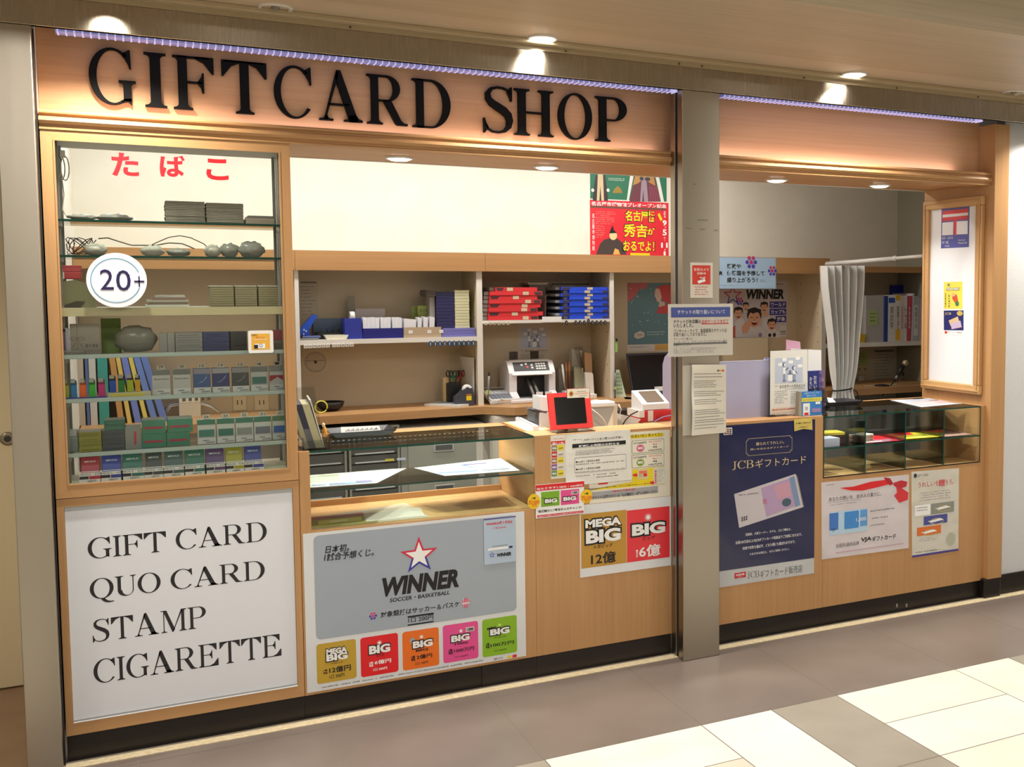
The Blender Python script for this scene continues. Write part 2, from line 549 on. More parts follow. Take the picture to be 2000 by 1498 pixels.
class Print:
    """a flat printed thing on a plane: paper, ink shapes and lettering in one mesh.
    plane 'y': upright, faces -y (u = x, v = z); 'x': upright, faces -x (u = -y, v = z); 'z': lying (u = x, v = y)."""
    def __init__(s, plane, c, thick=0.0008):
        s.p, s.c, s.mb, s.th = plane, c, MB(), thick
    def uv(s, px):
        if s.p == 'y':
            q = at(px[0], px[1], y=s.c); return (q.x, q.z)
        if s.p == 'x':
            q = at(px[0], px[1], x=s.c); return (-q.y, q.z)
        q = at(px[0], px[1], z=s.c); return (q.x, q.y)
    def p3(s, u, v, l):
        d = l * 0.0004
        if s.p == 'y': return (u, s.c - d, v)
        if s.p == 'x': return (s.c - d, -u, v)
        return (u, v, s.c + d)
    def box2(s, a, b):
        (u0, v0), (u1, v1) = s.uv(a), s.uv(b)
        return min(u0, u1), max(u0, u1), min(v0, v1), max(v0, v1)
    def paper(s, a, b, m, curl=0.0):
        u0, u1, v0, v1 = s.box2(a, b)
        return s.paper_uv(u0, u1, v0, v1, m, curl)
    def paper_uv(s, u0, u1, v0, v1, m, curl=0.0):
        s.r = (u0, u1, v0, v1)
        back = {'y': (0, s.th, 0), 'x': (s.th, 0, 0), 'z': (0, 0, -s.th)}[s.p]
        s.mb.prism([s.p3(u0, v0, 0), s.p3(u1, v0, 0), s.p3(u1, v1, 0), s.p3(u0, v1, 0)], back, m)
        return s
    def quad(s, pts, m, l=0):
        """paper with four pixel corners"""
        q = [s.uv(p) for p in pts]
        back = {'y': (0, s.th, 0), 'x': (s.th, 0, 0), 'z': (0, 0, -s.th)}[s.p]
        s.mb.prism([s.p3(u, v, l) for u, v in q], back, m)
        us = [a for a, _ in q]; vs = [b for _, b in q]
        s.r = (min(us), max(us), min(vs), max(vs))
        return s
    def rect(s, a, b, m, l=1, r=0.0):
        u0, u1, v0, v1 = s.box2(a, b)
        return s.rect_uv(u0, u1, v0, v1, m, l, r)
    def rect_uv(s, u0, u1, v0, v1, m, l=1, r=0.0):
        if r:
            pts = arcpts(u1 - r, v1 - r, r, r, 0, 90, 6) + arcpts(u0 + r, v1 - r, r, r, 90, 180, 6) + arcpts(u0 + r, v0 + r, r, r, 180, 270, 6) + arcpts(u1 - r, v0 + r, r, r, 270, 360, 6)
        else:
            pts = [(u0, v0), (u1, v0), (u1, v1), (u0, v1)]
        s.mb.flat([s.p3(u, v, l) for u, v in pts], m)
        return s
    def poly(s, pts, m, l=2):
        s.mb.flat([s.p3(*s.uv(p), l) for p in pts], m)
        return s
    def poly_uv(s, pts, m, l=2):
        s.mb.flat([s.p3(u, v, l) for u, v in pts], m)
        return s
    def oval(s, a, b, m, l=2, n=24):
        u0, u1, v0, v1 = s.box2(a, b)
        s.mb.flat([s.p3(u, v, l) for u, v in arcpts((u0 + u1) / 2, (v0 + v1) / 2, (u1 - u0) / 2, (v1 - v0) / 2, 0, 360 - 360 / n, n - 1)], m)
        return s
    def hoop(s, a, b, w, m, l=2, a0=0, a1=360, n=40):
        u0, u1, v0, v1 = s.box2(a, b)
        cx, cy, rx, ry = (u0 + u1) / 2, (v0 + v1) / 2, (u1 - u0) / 2, (v1 - v0) / 2
        o = arcpts(cx, cy, rx, ry, a0, a1, n); i = arcpts(cx, cy, rx - w, ry - w, a0, a1, n)
        for k in range(n):
            s.mb.face([s.p3(*q, l) for q in (o[k], o[k + 1], i[k + 1], i[k])], m)
        return s
    def star(s, c, r, m, l=2, inner=0.40, hollow=0.0, m2=None, turn=90):
        u, v = s.uv(c)
        def ring(rr):
            return [(u + (rr if k % 2 == 0 else rr * inner) * math.cos(math.radians(turn + 36 * k)), v + (rr if k % 2 == 0 else rr * inner) * math.sin(math.radians(turn + 36 * k))) for k in range(10)]
        o = ring(r)
        if not hollow:
            return s.poly_uv(o, m, l)
        i = ring(r * hollow)
        for k in range(10):
            mid = (o[k][1] + o[(k + 1) % 10][1]) / 2
            s.mb.face([s.p3(*q, l) for q in (o[k], o[(k + 1) % 10], i[(k + 1) % 10], i[k])], (m2 if (m2 and mid < v) else m))
        return s
    def _put(s, vs, fs, u0, u1, v0, v1, m, l, slant):
        xs = [a for a, _ in vs]; ys = [b for _, b in vs]
        x0, x1, y0, y1 = min(xs), max(xs), min(ys), max(ys)
        kx = (u1 - u0) / max(x1 - x0, 1e-6); ky = (v1 - v0) / max(y1 - y0, 1e-6)
        q = [s.mb.bm.verts.new(s.p3(u0 + (a - x0) * kx + slant * (b - y0) * ky, v0 + (b - y0) * ky, l)) for a, b in vs]
        i = s.mb.mi(m)
        for f in fs:
            try:
                s.mb.bm.faces.new([q[k] for k in f]).material_index = i
            except ValueError:
                pass
        return s
    def text(s, t, a, b, m, bold=0.0, l=3, slant=0.0):
        """a string fitted to the pixel box a (top left) .. b (bottom right)"""
        u0, u1, v0, v1 = s.box2(a, b)
        return s.text_uv(t, u0, u1, v0, v1, m, bold, l, slant)
    def text_uv(s, t, u0, u1, v0, v1, m, bold=0.0, l=3, slant=0.0):
        if any(ord(c) > 0x2fff for c in t): bold = min(bold, 0.02)
        vs, fs = sans(t, bold)
        return s._put(vs, fs, u0, u1, v0, v1, m, l, slant)
    def stack(s, t, a, b, m, bold=0.0, l=3):
        """upright column of characters"""
        u0, u1, v0, v1 = s.box2(a, b)
        n = len(t); hh = (v1 - v0) / n
        for i, ch in enumerate(t):
            if ch.strip():
                k = 0.5 if ch in 'ーっゃゅょ' else 1.0
                s.text_uv('|' if ch == 'ー' else ch, u0 + (u1 - u0) * (0.45 if ch == 'ー' else 0), u1 - (u1 - u0) * (0.45 if ch == 'ー' else 0), v1 - (i + .93) * hh, v1 - (i + .07) * hh, m, bold, l)
        return s
    def roman(s, t, a, b, m, st=0.12, l=3, gap=0.06, word=0.32):
        u0, u1, v0, v1 = s.box2(a, b)
        ps = roman(t, st, gap, word)
        xs = [p[0] for q in ps for p in q]
        x0, x1 = min(xs), max(xs)
        kx = (u1 - u0) / (x1 - x0); ky = (v1 - v0)
        for q in ps:
            s.mb.flat([s.p3(u0 + (x - x0) * kx, v0 + y * ky, l) for x, y in q], m)
        return s
    def lines(s, a, b, n, m, l=3, fill=0.55, seed=1, ragged=0.35):
        """small print too fine to read: rows of short dashes"""
        u0, u1, v0, v1 = s.box2(a, b)
        rnd = random.Random(seed)
        hh = (v1 - v0) / n
        for i in range(n):
            y1 = v1 - i * hh; y0 = y1 - hh * fill
            end = u1 - (u1 - u0) * ragged * rnd.random()
            x = u0
            cw = hh * fill * 0.9
            while x < end - cw * .5:
                w = cw * rnd.uniform(.6, .95)
                if rnd.random() > .08:
                    yy = y0 + hh * fill * rnd.uniform(0, .2)
                    s.mb.face([s.p3(x, yy, l), s.p3(x + w, yy, l), s.p3(x + w, yy + hh * fill * rnd.uniform(.25, .75), l), s.p3(x, y1 - hh * fill * rnd.uniform(0, .3), l)], m)
                x += cw * 1.25
        return s
    def thing(s, name, label, cat, group=None):
        return solo(s.mb, name, label, cat, group)
    def part(s, name, parent):
        return s.mb.build(name, parent)
# ================================================================ setting
WOODH = wood('beech_laminate_level', (176, 132, 86), (194, 150, 102), 'x')
WOODV = wood('beech_laminate_upright', (176, 132, 86), (194, 150, 102), 'z')
WOODY = wood('beech_laminate_deep', (192, 150, 98), (208, 168, 116), 'y')
WOODF = wood('beech_fascia_warm', (188, 142, 100), (204, 160, 118), 'x', rough=0.5)
WOODC = wood('ash_ceiling_boards', (168, 152, 126), (190, 174, 148), 'x', rough=0.5, scale=0.8)
STRIPC = wood('ash_ceiling_smooth', (186, 170, 146), (192, 176, 152), 'x', rough=0.5, scale=0.3)
STEEL = brushed('hairline_steel_level', (168, 158, 142), 0.25, (0, 0, 1), 0.9)
STEELV = brushed('hairline_steel_post', (168, 160, 146), 0.30, (0, 0, 1), 0.85)
BLACK = M(10, 9, 9, rough=0.6, spec=0.12)
KICK = M(26, 20, 18, rough=0.35)
DARKGAP = M(6, 5, 5, rough=0.8)
WHITEP = M(232, 230, 226, rough=0.55)
WALLW = speckled('shop_wall_paint', (222, 217, 206), (228, 224, 214), 6, rough=0.6)
BEIGE = M(196, 178, 142, rough=0.5)
PAPER = speckled('wallpaper_white', (206, 207, 208), (216, 217, 218), 160, rough=0.7, bump=0.4)
DTILE = speckled('stone_tile_dark', (112, 100, 92), (122, 110, 102), 3.5, rough=0.34)
CTILE = speckled('stone_tile_cream', (226, 219, 200), (234, 228, 211), 5, rough=0.33)
WTILE = speckled('stone_tile_white', (222, 218, 208), (230, 227, 218), 5, rough=0.33)
GTILE = speckled('stone_tile_grey', (148, 140, 126), (158, 150, 137), 5, rough=0.33)
BTILE = speckled('stone_tile_beige', (204, 194, 176), (213, 204, 187), 5, rough=0.33)
GROUT = M(118, 108, 96, rough=0.8)
BROWNF = speckled('brown_vinyl_floor', (120, 92, 66), (134, 104, 76), 8, rough=0.4)
STRIPM = speckled('threshold_stone', (196, 178, 140), (222, 206, 172), 60, rough=0.6)

# floor: one mesh, its tiles are pattern
f = MB()
f.box(-3.2, 9.0, -7.2, 2.2, -0.06, -0.0006, GROUT)
G = 0.0022
def tile(x0, x1, y0, y1, m):
    f.face([(x0 + G, y0 + G, 0), (x1 - G, y0 + G, 0), (x1 - G, y1 - G, 0), (x0 + G, y1 - G, 0)], m)
X0 = 2.069
for i in range(-9, 12):          # dark border along the shop
    xa = 0.28 + 0.597 * i
    f.face([(xa + .0012, -0.722, 0), (xa + .5958, -0.722, 0), (xa + .5958, -0.1135, 0), (xa + .0012, -0.1135, 0)], DTILE)
    f.face([(xa + .0012, -0.1115, 0), (xa + .5958, -0.1115, 0), (xa + .5958, -0.056, 0), (xa + .0012, -0.056, 0)], DTILE)
rnd = random.Random(3)
for k in range(-4, 6):           # basket weave of cream, white and grey beyond it
    xb = X0 + 1.183 * k
    for j in range(0, 11):
        y1 = -0.722 - 0.6 * j
        tile(xb, xb + .2955, y1 - .6, y1, WTILE if (k + j) % 3 != 1 else CTILE)
        tile(xb + .2955, xb + .591, y1 - .6, y1, GTILE)
        tile(xb + .591, xb + 1.183, y1 - .3, y1, CTILE)
        tile(xb + .591, xb + 1.183, y1 - .6, y1 - .3, WTILE if (k % 2 == 0) else BTILE)
f.face([(-3.2, -0.056, 0.0003), (0.03, -0.056, 0.0003), (0.03, 2.0, 0.0003), (-3.2, 2.0, 0.0003)], BROWNF)
f.face([(0.03, 0.06, 0.0003), (5.2, 0.06, 0.0003), (5.2, 2.0, 0.0003), (0.03, 2.0, 0.0003)], M(150, 140, 125, rough=.5))
f.face([(-3.2, -0.7219, 0.0002), (-0.03, -0.7219, 0.0002), (-0.03, -0.055, 0.0002), (-3.2, -0.055, 0.0002)], BROWNF)
struct(f, 'floor')
b = MB(); b.box(0.07, 4.06, -0.057, -0.012, 0.0, 0.0025, STRIPM); b.box(4.06, 9, -0.057, -0.002, 0, 0.0025, STRIPM)
struct(b, 'trim_1')

# walls
b = MB(); b.box(0.0, 5.16, 2.0, 2.08, 0, 2.75, WALLW); struct(b, 'wall_back')
b = MB(); b.box(5.082, 5.16, 0.0, 2.0, 0, 2.75, M(150, 147, 132, rough=.6)); struct(b, 'wall_shop_right')
b = MB(); b.box(0.0, 0.068, 0.02, 2.0, 0, 2.75, WALLW); struct(b, 'wall_shop_left')
b = MB(); b.box(4.166, 9.0, 0.0, 0.06, 0.0, 2.48, PAPER); struct(b, 'wall_right')
b = MB(); b.box(4.168, 9.0, -0.012, 0.0, 0.0025, 0.104, KICK, bev=.003); struct(b, 'baseboard_right')
b = MB(); b.box(-3.2, 0.0, 0.887, 0.95, 0.0, 2.75, BEIGE); struct(b, 'wall_left')
b = MB(); b.box(-1.05, -0.115, 0.872, 0.888, 0.006, 2.1, M(202, 184, 146, rough=.45), bev=.003)
d1 = struct(b, 'door_1')
b = MB(); lc = at(15, 857, y=0.868)
b.lathe((lc.x, 0.872, lc.z), [(.026, 0), (.026, .004), (.02, .008)], M(150, 140, 120, rough=.3, metal=1), axis=(0, -1, 0))
b.lathe((lc.x, 0.864, lc.z), [(.012, 0), (.012, .004)], M(40, 36, 32, rough=.4), axis=(0, -1, 0))
b.build('door_lock', d1)
b = MB(); b.box(-3.2, 9.0, -7.3, -7.2, 0, 2.8, M(196, 184, 164, rough=.6)); struct(b, 'wall_opposite')

# ceilings
b = MB()
b.box(-3.2, 9.0, -0.355, -0.03, 2.502, 2.53, STRIPC)
b.box(-3.2, 9.0, -1.035, -0.355, 2.494, 2.53, WOODC)
b.box(-3.2, 9.0, -1.06, -1.035, 2.494, 2.78, WOODC)
struct(b, 'trim_2')
b = MB(); b.box(-3.2, 9.0, -7.2, -1.03, 2.76, 2.84, M(176, 172, 158, rough=.7)); struct(b, 'ceiling')
b = MB(); b.box(0.0, 5.1, 0.09, 2.0, 2.62, 2.66, WHITEP); struct(b, 'ceiling_shop')
# stepped strip between the steel beam and the ceiling, with its little studs
b = MB()
b.box(-3.2, 9.0, -0.112, 0.0, 2.468, 2.502, M(178, 160, 128, rough=.45))
b.box(-3.2, 9.0, -0.150, -0.112, 2.484, 2.503, M(182, 164, 132, rough=.45), bev=.004)
for px, py in ((684, 55), (1105, 105), (1326, 130), (1371, 136), (1570, 155), (1751, 173), (1910, 190)):
    q = at(px, py, y=-0.112)
    b.ball((q.x, -0.114, 2.476), .0042, M(70, 58, 44, rough=.4), 8, 6)
struct(b, 'trim_3')

# stainless steel beam and posts
b = MB(); b.box(-3.2, 9.0, -0.111, -0.088, 2.377, 2.468, STEEL, bev=.002); b.box(-3.2, 9.0, -0.088, 0.060, 2.42, 2.468, STEEL)
struct(b, 'beam_steel')
b = MB(); b.box(-0.029, 0.069, -0.111, 0.02, 0.0, 2.376, STEELV, bev=.003); 
b.box(0.069, 0.0715, -0.066, -0.042, 0.02, 2.376, DARKGAP)
struct(b, 'pillar_left')
b = MB()
b.box(2.307, 2.481, -0.111, -0.066, 0, 2.376, STEELV, bev=.003)
b.box(2.311, 2.477, -0.066, -0.042, 0, 2.376, DARKGAP)
b.box(2.307, 2.481, -0.042, 0.0, 0, 2.376, STEELV, bev=.002)
SM = M(128, 120, 112, rough=.5)
for px, py, w in ((1372, 430, .05), (1345, 446, .03), (1372, 448, .025), (1398, 450, .02), (1356, 360, .012)):   # glue marks left on the steel
    q = at(px, py, y=-0.1112)
    b.face([(q.x - w / 2, -.1114, q.z - .003), (q.x + w / 2, -.1114, q.z - .003), (q.x + w / 2, -.1114, q.z + .003), (q.x - w / 2, -.1114, q.z + .003)], SM)
struct(b, 'pillar_center')

# fascia board with the shop name, the moulding below, soffit, end post
fascia = thing('shop_fascia', 'long beech fascia board bearing large black roman capitals above the counter', 'sign', (2.3, 0.08, 2.14))
b = MB(); b.box(0.069, 4.071, 0.08, 0.10, 2.10, 2.415, WOODF); b.build('board', fascia)
LET = [('G', (171, 94), (267, 204)), ('I', (280, 101), (327, 211)), ('F', (336, 106), (420, 216)), ('T', (432, 116), (523, 224)), ('C', (534, 130), (610, 231)), ('A', (622, 137), (709, 240)),
       ('R', (716, 144), (797, 246)), ('D', (805, 152), (881, 250)), ('S', (944, 168), (1003, 263)), ('H', (1005, 175), (1082, 269)), ('O', (1091, 182), (1157, 272)), ('P', (1164, 187), (1225, 277))]
YL = 0.062
for ch, a, c in LET:
    pa, pc = at(*a, y=YL), at(*c, y=YL)
    # the bounding box of a letter in the picture leans with the row; take the mid-height slope out of it
    ps, w = glyph(ch, 0.16 if ch not in 'OCGQDRPS' else 0.15, 0.034)
    xs = [p[0] for q in ps for p in q]; ys = [p[1] for q in ps for p in q]
    x0, x1 = min(xs), max(xs)
    Z0 = 2.1825 - 0.0056 * (pa.x - 0.15); Z1 = Z0 + 0.180
    b = MB()
    for q in ps:
        b.prism([(pa.x + (x - x0) / (x1 - x0) * (pc.x - pa.x), YL, Z0 + y * (Z1 - Z0)) for x, y in q], (0, 0.018, 0), BLACK)
    b.build('letter', fascia)
b = MB()
prof = [(0.10, 2.139), (-0.006, 2.139), (-0.012, 2.133), (-0.012, 2.128), (-0.004, 2.124), (-0.004, 2.119), (-0.016, 2.113), (-0.019, 2.104), (-0.014, 2.095), (-0.004, 2.091), (-0.004, 2.086), (-0.008, 2.083), (-0.008, 2.077), (0.10, 2.077)]
for x0, x1 in ((0.072, 2.306), (2.482, 4.071)):
    b.prism([(x0, y, z) for y, z in prof], (x1 - x0, 0, 0), WOODH)
struct(b, 'trim_4')
b = MB()
b.box(0.82, 4.071, 0.0, 0.50, 2.09, 2.10, WOODH); b.box(0.82, 5.08, 0.49, 0.505, 2.088, 2.62, WHITEP)
struct(b, 'trim_5', label='beech soffit over the counter')
b = MB()
b.box(4.071, 4.165, -0.034, 0.10, 0.10, 2.376, WOODV, bev=.002)
b.box(4.073, 4.165, 0.10, 0.495, 0.10, 2.12, WOODV)
struct(b, 'trim_6')
b = MB(); b.box(4.055, 4.166, -0.030, 0.10, 0.0025, 0.10, KICK, bev=.006); struct(b, 'baseboard_post')

# LED bar with a ribbed bluish lens under the steel beam
LEDB = M(150, 150, 214, rough=.25, emit=0.28)
LEDW = M(206, 202, 244, rough=.3, emit=.55)
for n_, (x0, x1) in enumerate(((0.10, 2.30), (2.485, 3.93))):
    t = thing('led_bar', 'ribbed bluish LED bar lighting the %s of the fascia' % ('lettered length' if n_ == 0 else 'blank right length'), 'light', ((x0 + x1) / 2, -0.058, 2.372), 'LED bars above the fascia')
    b = MB(); b.box(x0, x1, -0.086, -0.03, 2.392, 2.42, M(90, 88, 110, rough=.4)); b.build('housing', t)
    b = MB(); b.box(x0 + .03, x1 - .03, -0.082, -0.034, 2.370, 2.392, LEDB, bev=.004); b.build('lens', t)
    b = MB()
    k = int((x1 - x0) / .0225)
    for i in range(k):
        x = x0 + .035 + i * .0225
        b.box(x, x + .0045, -0.0832, -0.0328, 2.3688, 2.3925, LEDW)
    b.box(x0 + .03, x1 - .03, -0.0835, -0.081, 2.381, 2.3835, LEDW); b.box(x0 + .03, x1 - .03, -0.036, -0.0325, 2.372, 2.376, LEDW)
    b.build('rib', t)
    area('fascia_led_top', ((x0 + x1) / 2, -0.058, 2.368), x1 - x0 - .1, 0.8, (0.8, 0.75, 1.0), rot=(math.radians(35), 0, 0), size_y=0.04)
    # strip lying on the moulding ledge, washing the board from below
    area('fascia_led_ledge', ((x0 + x1) / 2, 0.045, 2.143), x1 - x0 - .06, 0.8, (1.0, 0.82, 0.92), rot=(math.radians(180 - 40), 0, 0), size_y=0.012)

# lamps
def downlight(px, z, r, on, label, power=0.0, col=(1, .95, .86), group=None, lens_r=None):
    q = at(*px, z=z)
    t = thing('downlight', label, 'ceiling light', (q.x, q.y, z - .012), group)
    b = MB(); b.lathe((q.x, q.y, z - .004), [(r, 0.006), (r, 0), (r * .86, -.003), (r * .80, .003)], M(214, 210, 202, rough=.35), 28, caps=False)
    b.build('trim_ring', t)
    b = MB()
    if on:
        b.lathe((q.x, q.y, z - .006), [(r * .82, .002), (r * .6, -.005), (0.001, -.008)], M(255, 250, 240, emit=14 if power > 3 else 10), 24)
        b.build('lens', t)
        l = area('downlight_glow', (q.x, q.y, z - .02), r * 1.6, power, col, shape='DISK', spread=math.radians(120))
    else:
        b.lathe((q.x, q.y, z + .02), [(r * .82, -.018), (r * .74, .0), (0.001, .004)], M(150, 144, 134, rough=.25, metal=.8), 24)
        b.lathe((q.x, q.y, z - .004), [(r * .26, .016), (r * .26, 0), (0.001, -.006)], M(120, 112, 100, rough=.3), 16)
        b.build('reflector', t)
    return t
GD = 'downlights along the concourse ceiling strip'
downlight((1060, 74), 2.502, .058, True, 'lit round downlight in the wood ceiling strip above the word SHOP', 14, group=GD)
downlight((1669, 144), 2.502, .058, True, 'lit round downlight in the wood ceiling strip above the blank right fascia', 14, group=GD)
downlight((538, 14), 2.502, .055, False, 'unlit round downlight in the wood ceiling strip near the top edge', group=GD)
downlight((1980, 180), 2.502, .055, False, 'unlit round downlight in the wood ceiling strip at far right', group=GD)
for x in (0.275, -1.12, 4.463):   # the same row goes on outside the picture
    area('downlight_glow', (x, -0.24, 2.48), .093, 14, (1, .95, .86), shape='DISK', spread=math.radians(120))
GS = 'round downlights in the counter soffit'
for px, lb in (((780, 308), 'round soffit downlight over the left glass showcase'), ((1067, 325.5), 'round soffit downlight left of the museum poster'),
               ((1517, 351), 'round soffit downlight right of the steel pillar'), ((1718, 361.5), 'round soffit downlight beside the framed board')):
    downlight(px, 2.09, .056, True, lb, 4.5, (1, .97, .92), GS)
for x, y in BATTENS:
    b = MB(); b.box(x - .6, x + .6, y - .07, y + .07, 2.575, 2.62, WHITEP); b.box(x - .58, x + .58, y - .05, y + .05, 2.552, 2.575, M(255, 250, 240, emit=6))
    struct(b, 'ceiling_batten')
for i, (x, y) in enumerate(FILL_PANELS):
    b = MB(); b.box(x - .27, x + .27, y - .27, y + .27, 2.752, 2.765, M(255, 246, 232, emit=5)); struct(b, 'ceiling_added_panel')  # glowing panels added out of view to go with the concourse fill
# ================================================================ counters
GLASS = clear('showcase_glass', (0.93, 0.975, 0.955), 0.9)
PANE = clear('front_glass', (0.965, 0.985, 0.975), 0.55)
GEDGE = M(16, 66, 56, rough=0.12, name='glass_edge_green')
GEDGE2 = M(96, 156, 138, rough=0.15, name='glass_edge_pale')
METAL = M(168, 168, 164, rough=0.35, metal=0.8)
LEDDOT = M(255, 250, 240, emit=5)
def glass_slab(b, x0, x1, y0, y1, z0, z1, edge=GEDGE):
    b.box(x0, x1, y0, y1, z0, z1, GLASS)
    b.box(x0, x1, y0 - .0012, y0, z0, z1, edge)

t = thing('display_counter', 'beech counter with an open glass showcase of leaflets, left of the lottery counter', 'counter', (1.26, 0.24, 0))
b = MB(); b.box(0.8195, 1.7015, 0.0, 0.02, 0.09, 0.693, WOODV); b.build('front_panel', t)
b = MB(); b.box(0.8195, 0.856, 0.0, 0.02, 0.693, 0.985, WOODV); b.box(0.8195, 0.838, 0.02, 0.484, 0.09, 0.985, WOODV); b.build('side_panel', t)
b = MB(); b.box(0.838, 1.7, 0.02, 0.47, 0.675, 0.692, WOODY); b.box(0.838, 1.7, 0.455, 0.47, 0.692, 0.716, WOODH); b.build('case_floor', t)
b = MB(); b.box(0.838, 1.7015, 0.37, 0.484, 0.968, 0.985, WOODH); b.build('back_rim', t)
b = MB(); glass_slab(b, 0.857, 1.699, 0.002, 0.37, 0.978, 0.9855); b.build('glass_top', t)
b = MB(); glass_slab(b, 0.857, 1.699, 0.012, 0.36, 0.832, 0.839); b.build('glass_shelf', t)
b = MB(); b.box(0.857, 1.699, 0.006, 0.009, 0.694, 0.977, PANE); b.build('front_glass', t)
b = MB(); b.box(0.8195, 1.478, 0.014, 0.03, 0.0, 0.09, KICK); b.box(1.4785, 1.7015, 0.010, 0.03, 0.0, 0.09, M(34, 28, 26, rough=.35)); b.build('kickboard', t)
b = MB(); b.box(0.95, 1.66, 0.440, 0.453, 0.950, 0.967, METAL)
for i in range(34):
    b.box(0.96 + .0205 * i, 0.967 + .0205 * i, 0.4385, 0.440, 0.955, 0.961, LEDDOT)
b.build('led_strip', t)
area('showcase_led', (1.28, 0.43, 0.95), 0.75, 2.2, (1, .95, .82), size_y=0.02)

t = thing('lottery_counter', 'plain beech counter carrying sports lottery notices, left of the steel pillar', 'counter', (2.0, 0.24, 0))
b = MB(); b.box(1.7025, 2.3065, 0.0, 0.02, 0.09, 0.972, WOODV); b.build('front_panel', t)
b = MB(); b.box(1.7025, 2.3065, 0.0, 0.15, 0.972, 0.9855, WOODH, bev=.001); b.build('counter_top', t)
b = MB(); b.box(1.7025, 1.72, 0.02, 0.484, 0.09, 0.972, WOODY); b.build('side_panel', t)
b = MB(); b.box(1.7025, 2.3065, 0.010, 0.03, 0.0, 0.09, M(34, 28, 26, rough=.35)); b.build('kickboard', t)

t = thing('gift_card_counter', 'beech counter behind the navy gift card poster, right of the steel pillar', 'counter', (2.78, 0.24, 0))
b = MB(); b.box(2.4815, 3.0855, 0.0, 0.02, 0.09, 0.974, WOODV); b.build('front_panel', t)
b = MB(); b.box(2.4815, 3.0855, 0.0, 0.15, 0.974, 0.987, WOODH, bev=.001); b.build('counter_top', t)
b = MB(); b.box(3.069, 3.0855, 0.02, 0.484, 0.09, 0.974, WOODY); b.build('side_panel', t)
b = MB(); b.box(2.4815, 3.0855, 0.012, 0.03, 0.0, 0.09, KICK); b.build('kickboard', t)

t = thing('glass_display_case', 'beech counter with a green-edged glass case of eight cells beside the end post', 'counter', (3.58, 0.24, 0))
b = MB(); b.box(3.0862, 4.0705, 0.0, 0.02, 0.09, 0.697, WOODV); b.box(4.036, 4.0705, 0.0, 0.02, 0.697, 0.982, WOODV); b.box(4.052, 4.0705, 0.02, 0.484, 0.09, 0.982, WOODY)
b.build('front_panel', t)
b = MB(); b.box(3.0862, 4.051, 0.02, 0.475, 0.682, 0.697, WOODY); b.build('case_floor', t)
b = MB(); b.box(3.0862, 4.051, 0.455, 0.484, 0.974, 0.9825, WOODH); b.build('back_rim', t)
b = MB(); glass_slab(b, 3.088, 4.0345, -0.001, 0.455, 0.975, 0.982); b.build('glass_top', t)
b = MB(); glass_slab(b, 3.088, 4.0345, 0.004, 0.40, 0.828, 0.835); b.build('glass_shelf', t)
b = MB(); b.box(3.088, 4.0345, -0.002, 0.0, 0.697, 0.702, DARKGAP); b.box(3.0862, 3.0905, -0.002, 0.45, 0.697, 0.975, GEDGE); b.box(4.0335, 4.0365, -0.002, 0.002, 0.697, 0.982, GEDGE); b.build('edge_frame', t)
for x in (3.325, 3.5625, 3.801):
    b = MB(); b.box(x - .0025, x + .0025, 0.0005, 0.40, 0.703, 0.974, GLASS); b.box(x - .003, x + .003, -0.0015, 0.0005, 0.703, 0.974, GEDGE); b.box(x - .0015, x + .0015, 0.40, 0.4012, 0.703, 0.974, GEDGE2); b.build('glass_divider', t)
b = MB(); b.box(3.0862, 4.0545, 0.012, 0.03, 0.0, 0.09, KICK)
for px in (1752, 1771):
    q = at(px, 1182, y=.0115); b.box(q.x - .006, q.x + .004, 0.0108, 0.012, q.z - .01, q.z + .008, M(150, 140, 130, rough=.8))
b.build('kickboard', t)

# framed white board on the end wall
fx = 4.0705
t = thing('framed_notice_board', 'tall beech framed white board with postage sticker on the right end wall', 'board', (fx, 0.256, 1.03))
o = [at(1808, 397, x=fx - .03), at(1926, 381, x=fx - .03), at(1802, 755, x=fx - .03), at(1915, 770, x=fx - .03)]
ya, yb, za, zb = 0.026, 0.476, 1.034, 2.030
W_ = 0.046
b = MB()
for (y0, y1, z0, z1) in ((ya, yb, za, za + W_), (ya, yb, zb - W_, zb), (ya, ya + W_, za + W_, zb - W_), (yb - W_, yb, za + W_, zb - W_)):
    b.box(fx - .026, fx, y0, y1, z0, z1, WOODV if z1 - z0 > .3 else WOODY, bev=.005)
for (y0, y1, z0, z1) in ((ya + .006, yb - .006, za + .012, za + .022), (ya + .006, yb - .006, zb - .022, zb - .012), (ya + .012, ya + .022, za + .022, zb - .022), (yb - .022, yb - .012, za + .022, zb - .022)):
    b.box(fx - .031, fx - .025, y0, y1, z0, z1, WOODV, bev=.0025)
b.build('frame', t)
b = MB(); b.box(fx - .008, fx, ya + W_, yb - W_, za + W_, zb - W_, M(230, 231, 234, rough=.35)); b.build('panel', t)

# ================================================================ inside: shelving along the back wall, worktop, cabinets
YF, YB, ZD = 1.688, 2.0, 0.930
LAMW = M(226, 222, 214, rough=.5)
LAMI = M(206, 192, 164, rough=.55)
t = thing('shelving_unit', 'white wall shelving with beech fascia band along the shop back wall', 'shelving', (2.9, 1.84, ZD))
b = MB()
b.box(0.07, 1.0285, YF - .018, YF, 1.664, 1.764, WOODH); b.box(1.03, 2.004, YF - .018, YF, 1.664, 1.764, WOODH); b.box(2.0055, 3.2, YF - .018, YF, 1.664, 1.764, WOODH); b.box(3.2015, 4.276, YF - .018, YF, 1.664, 1.764, WOODH)
b.build('fascia_band', t)
b = MB(); b.box(0.07, 4.262, YF, YB, 1.70, 1.72, LAMI); b.build('top_board', t)
b = MB(); b.box(0.07, 4.262, YB - .012, YB - .001, ZD, 1.70, LAMI); b.box(4.262, 5.08, YB - .012, YB - .001, ZD, 1.70, LAMI); b.build('back_panel', t)
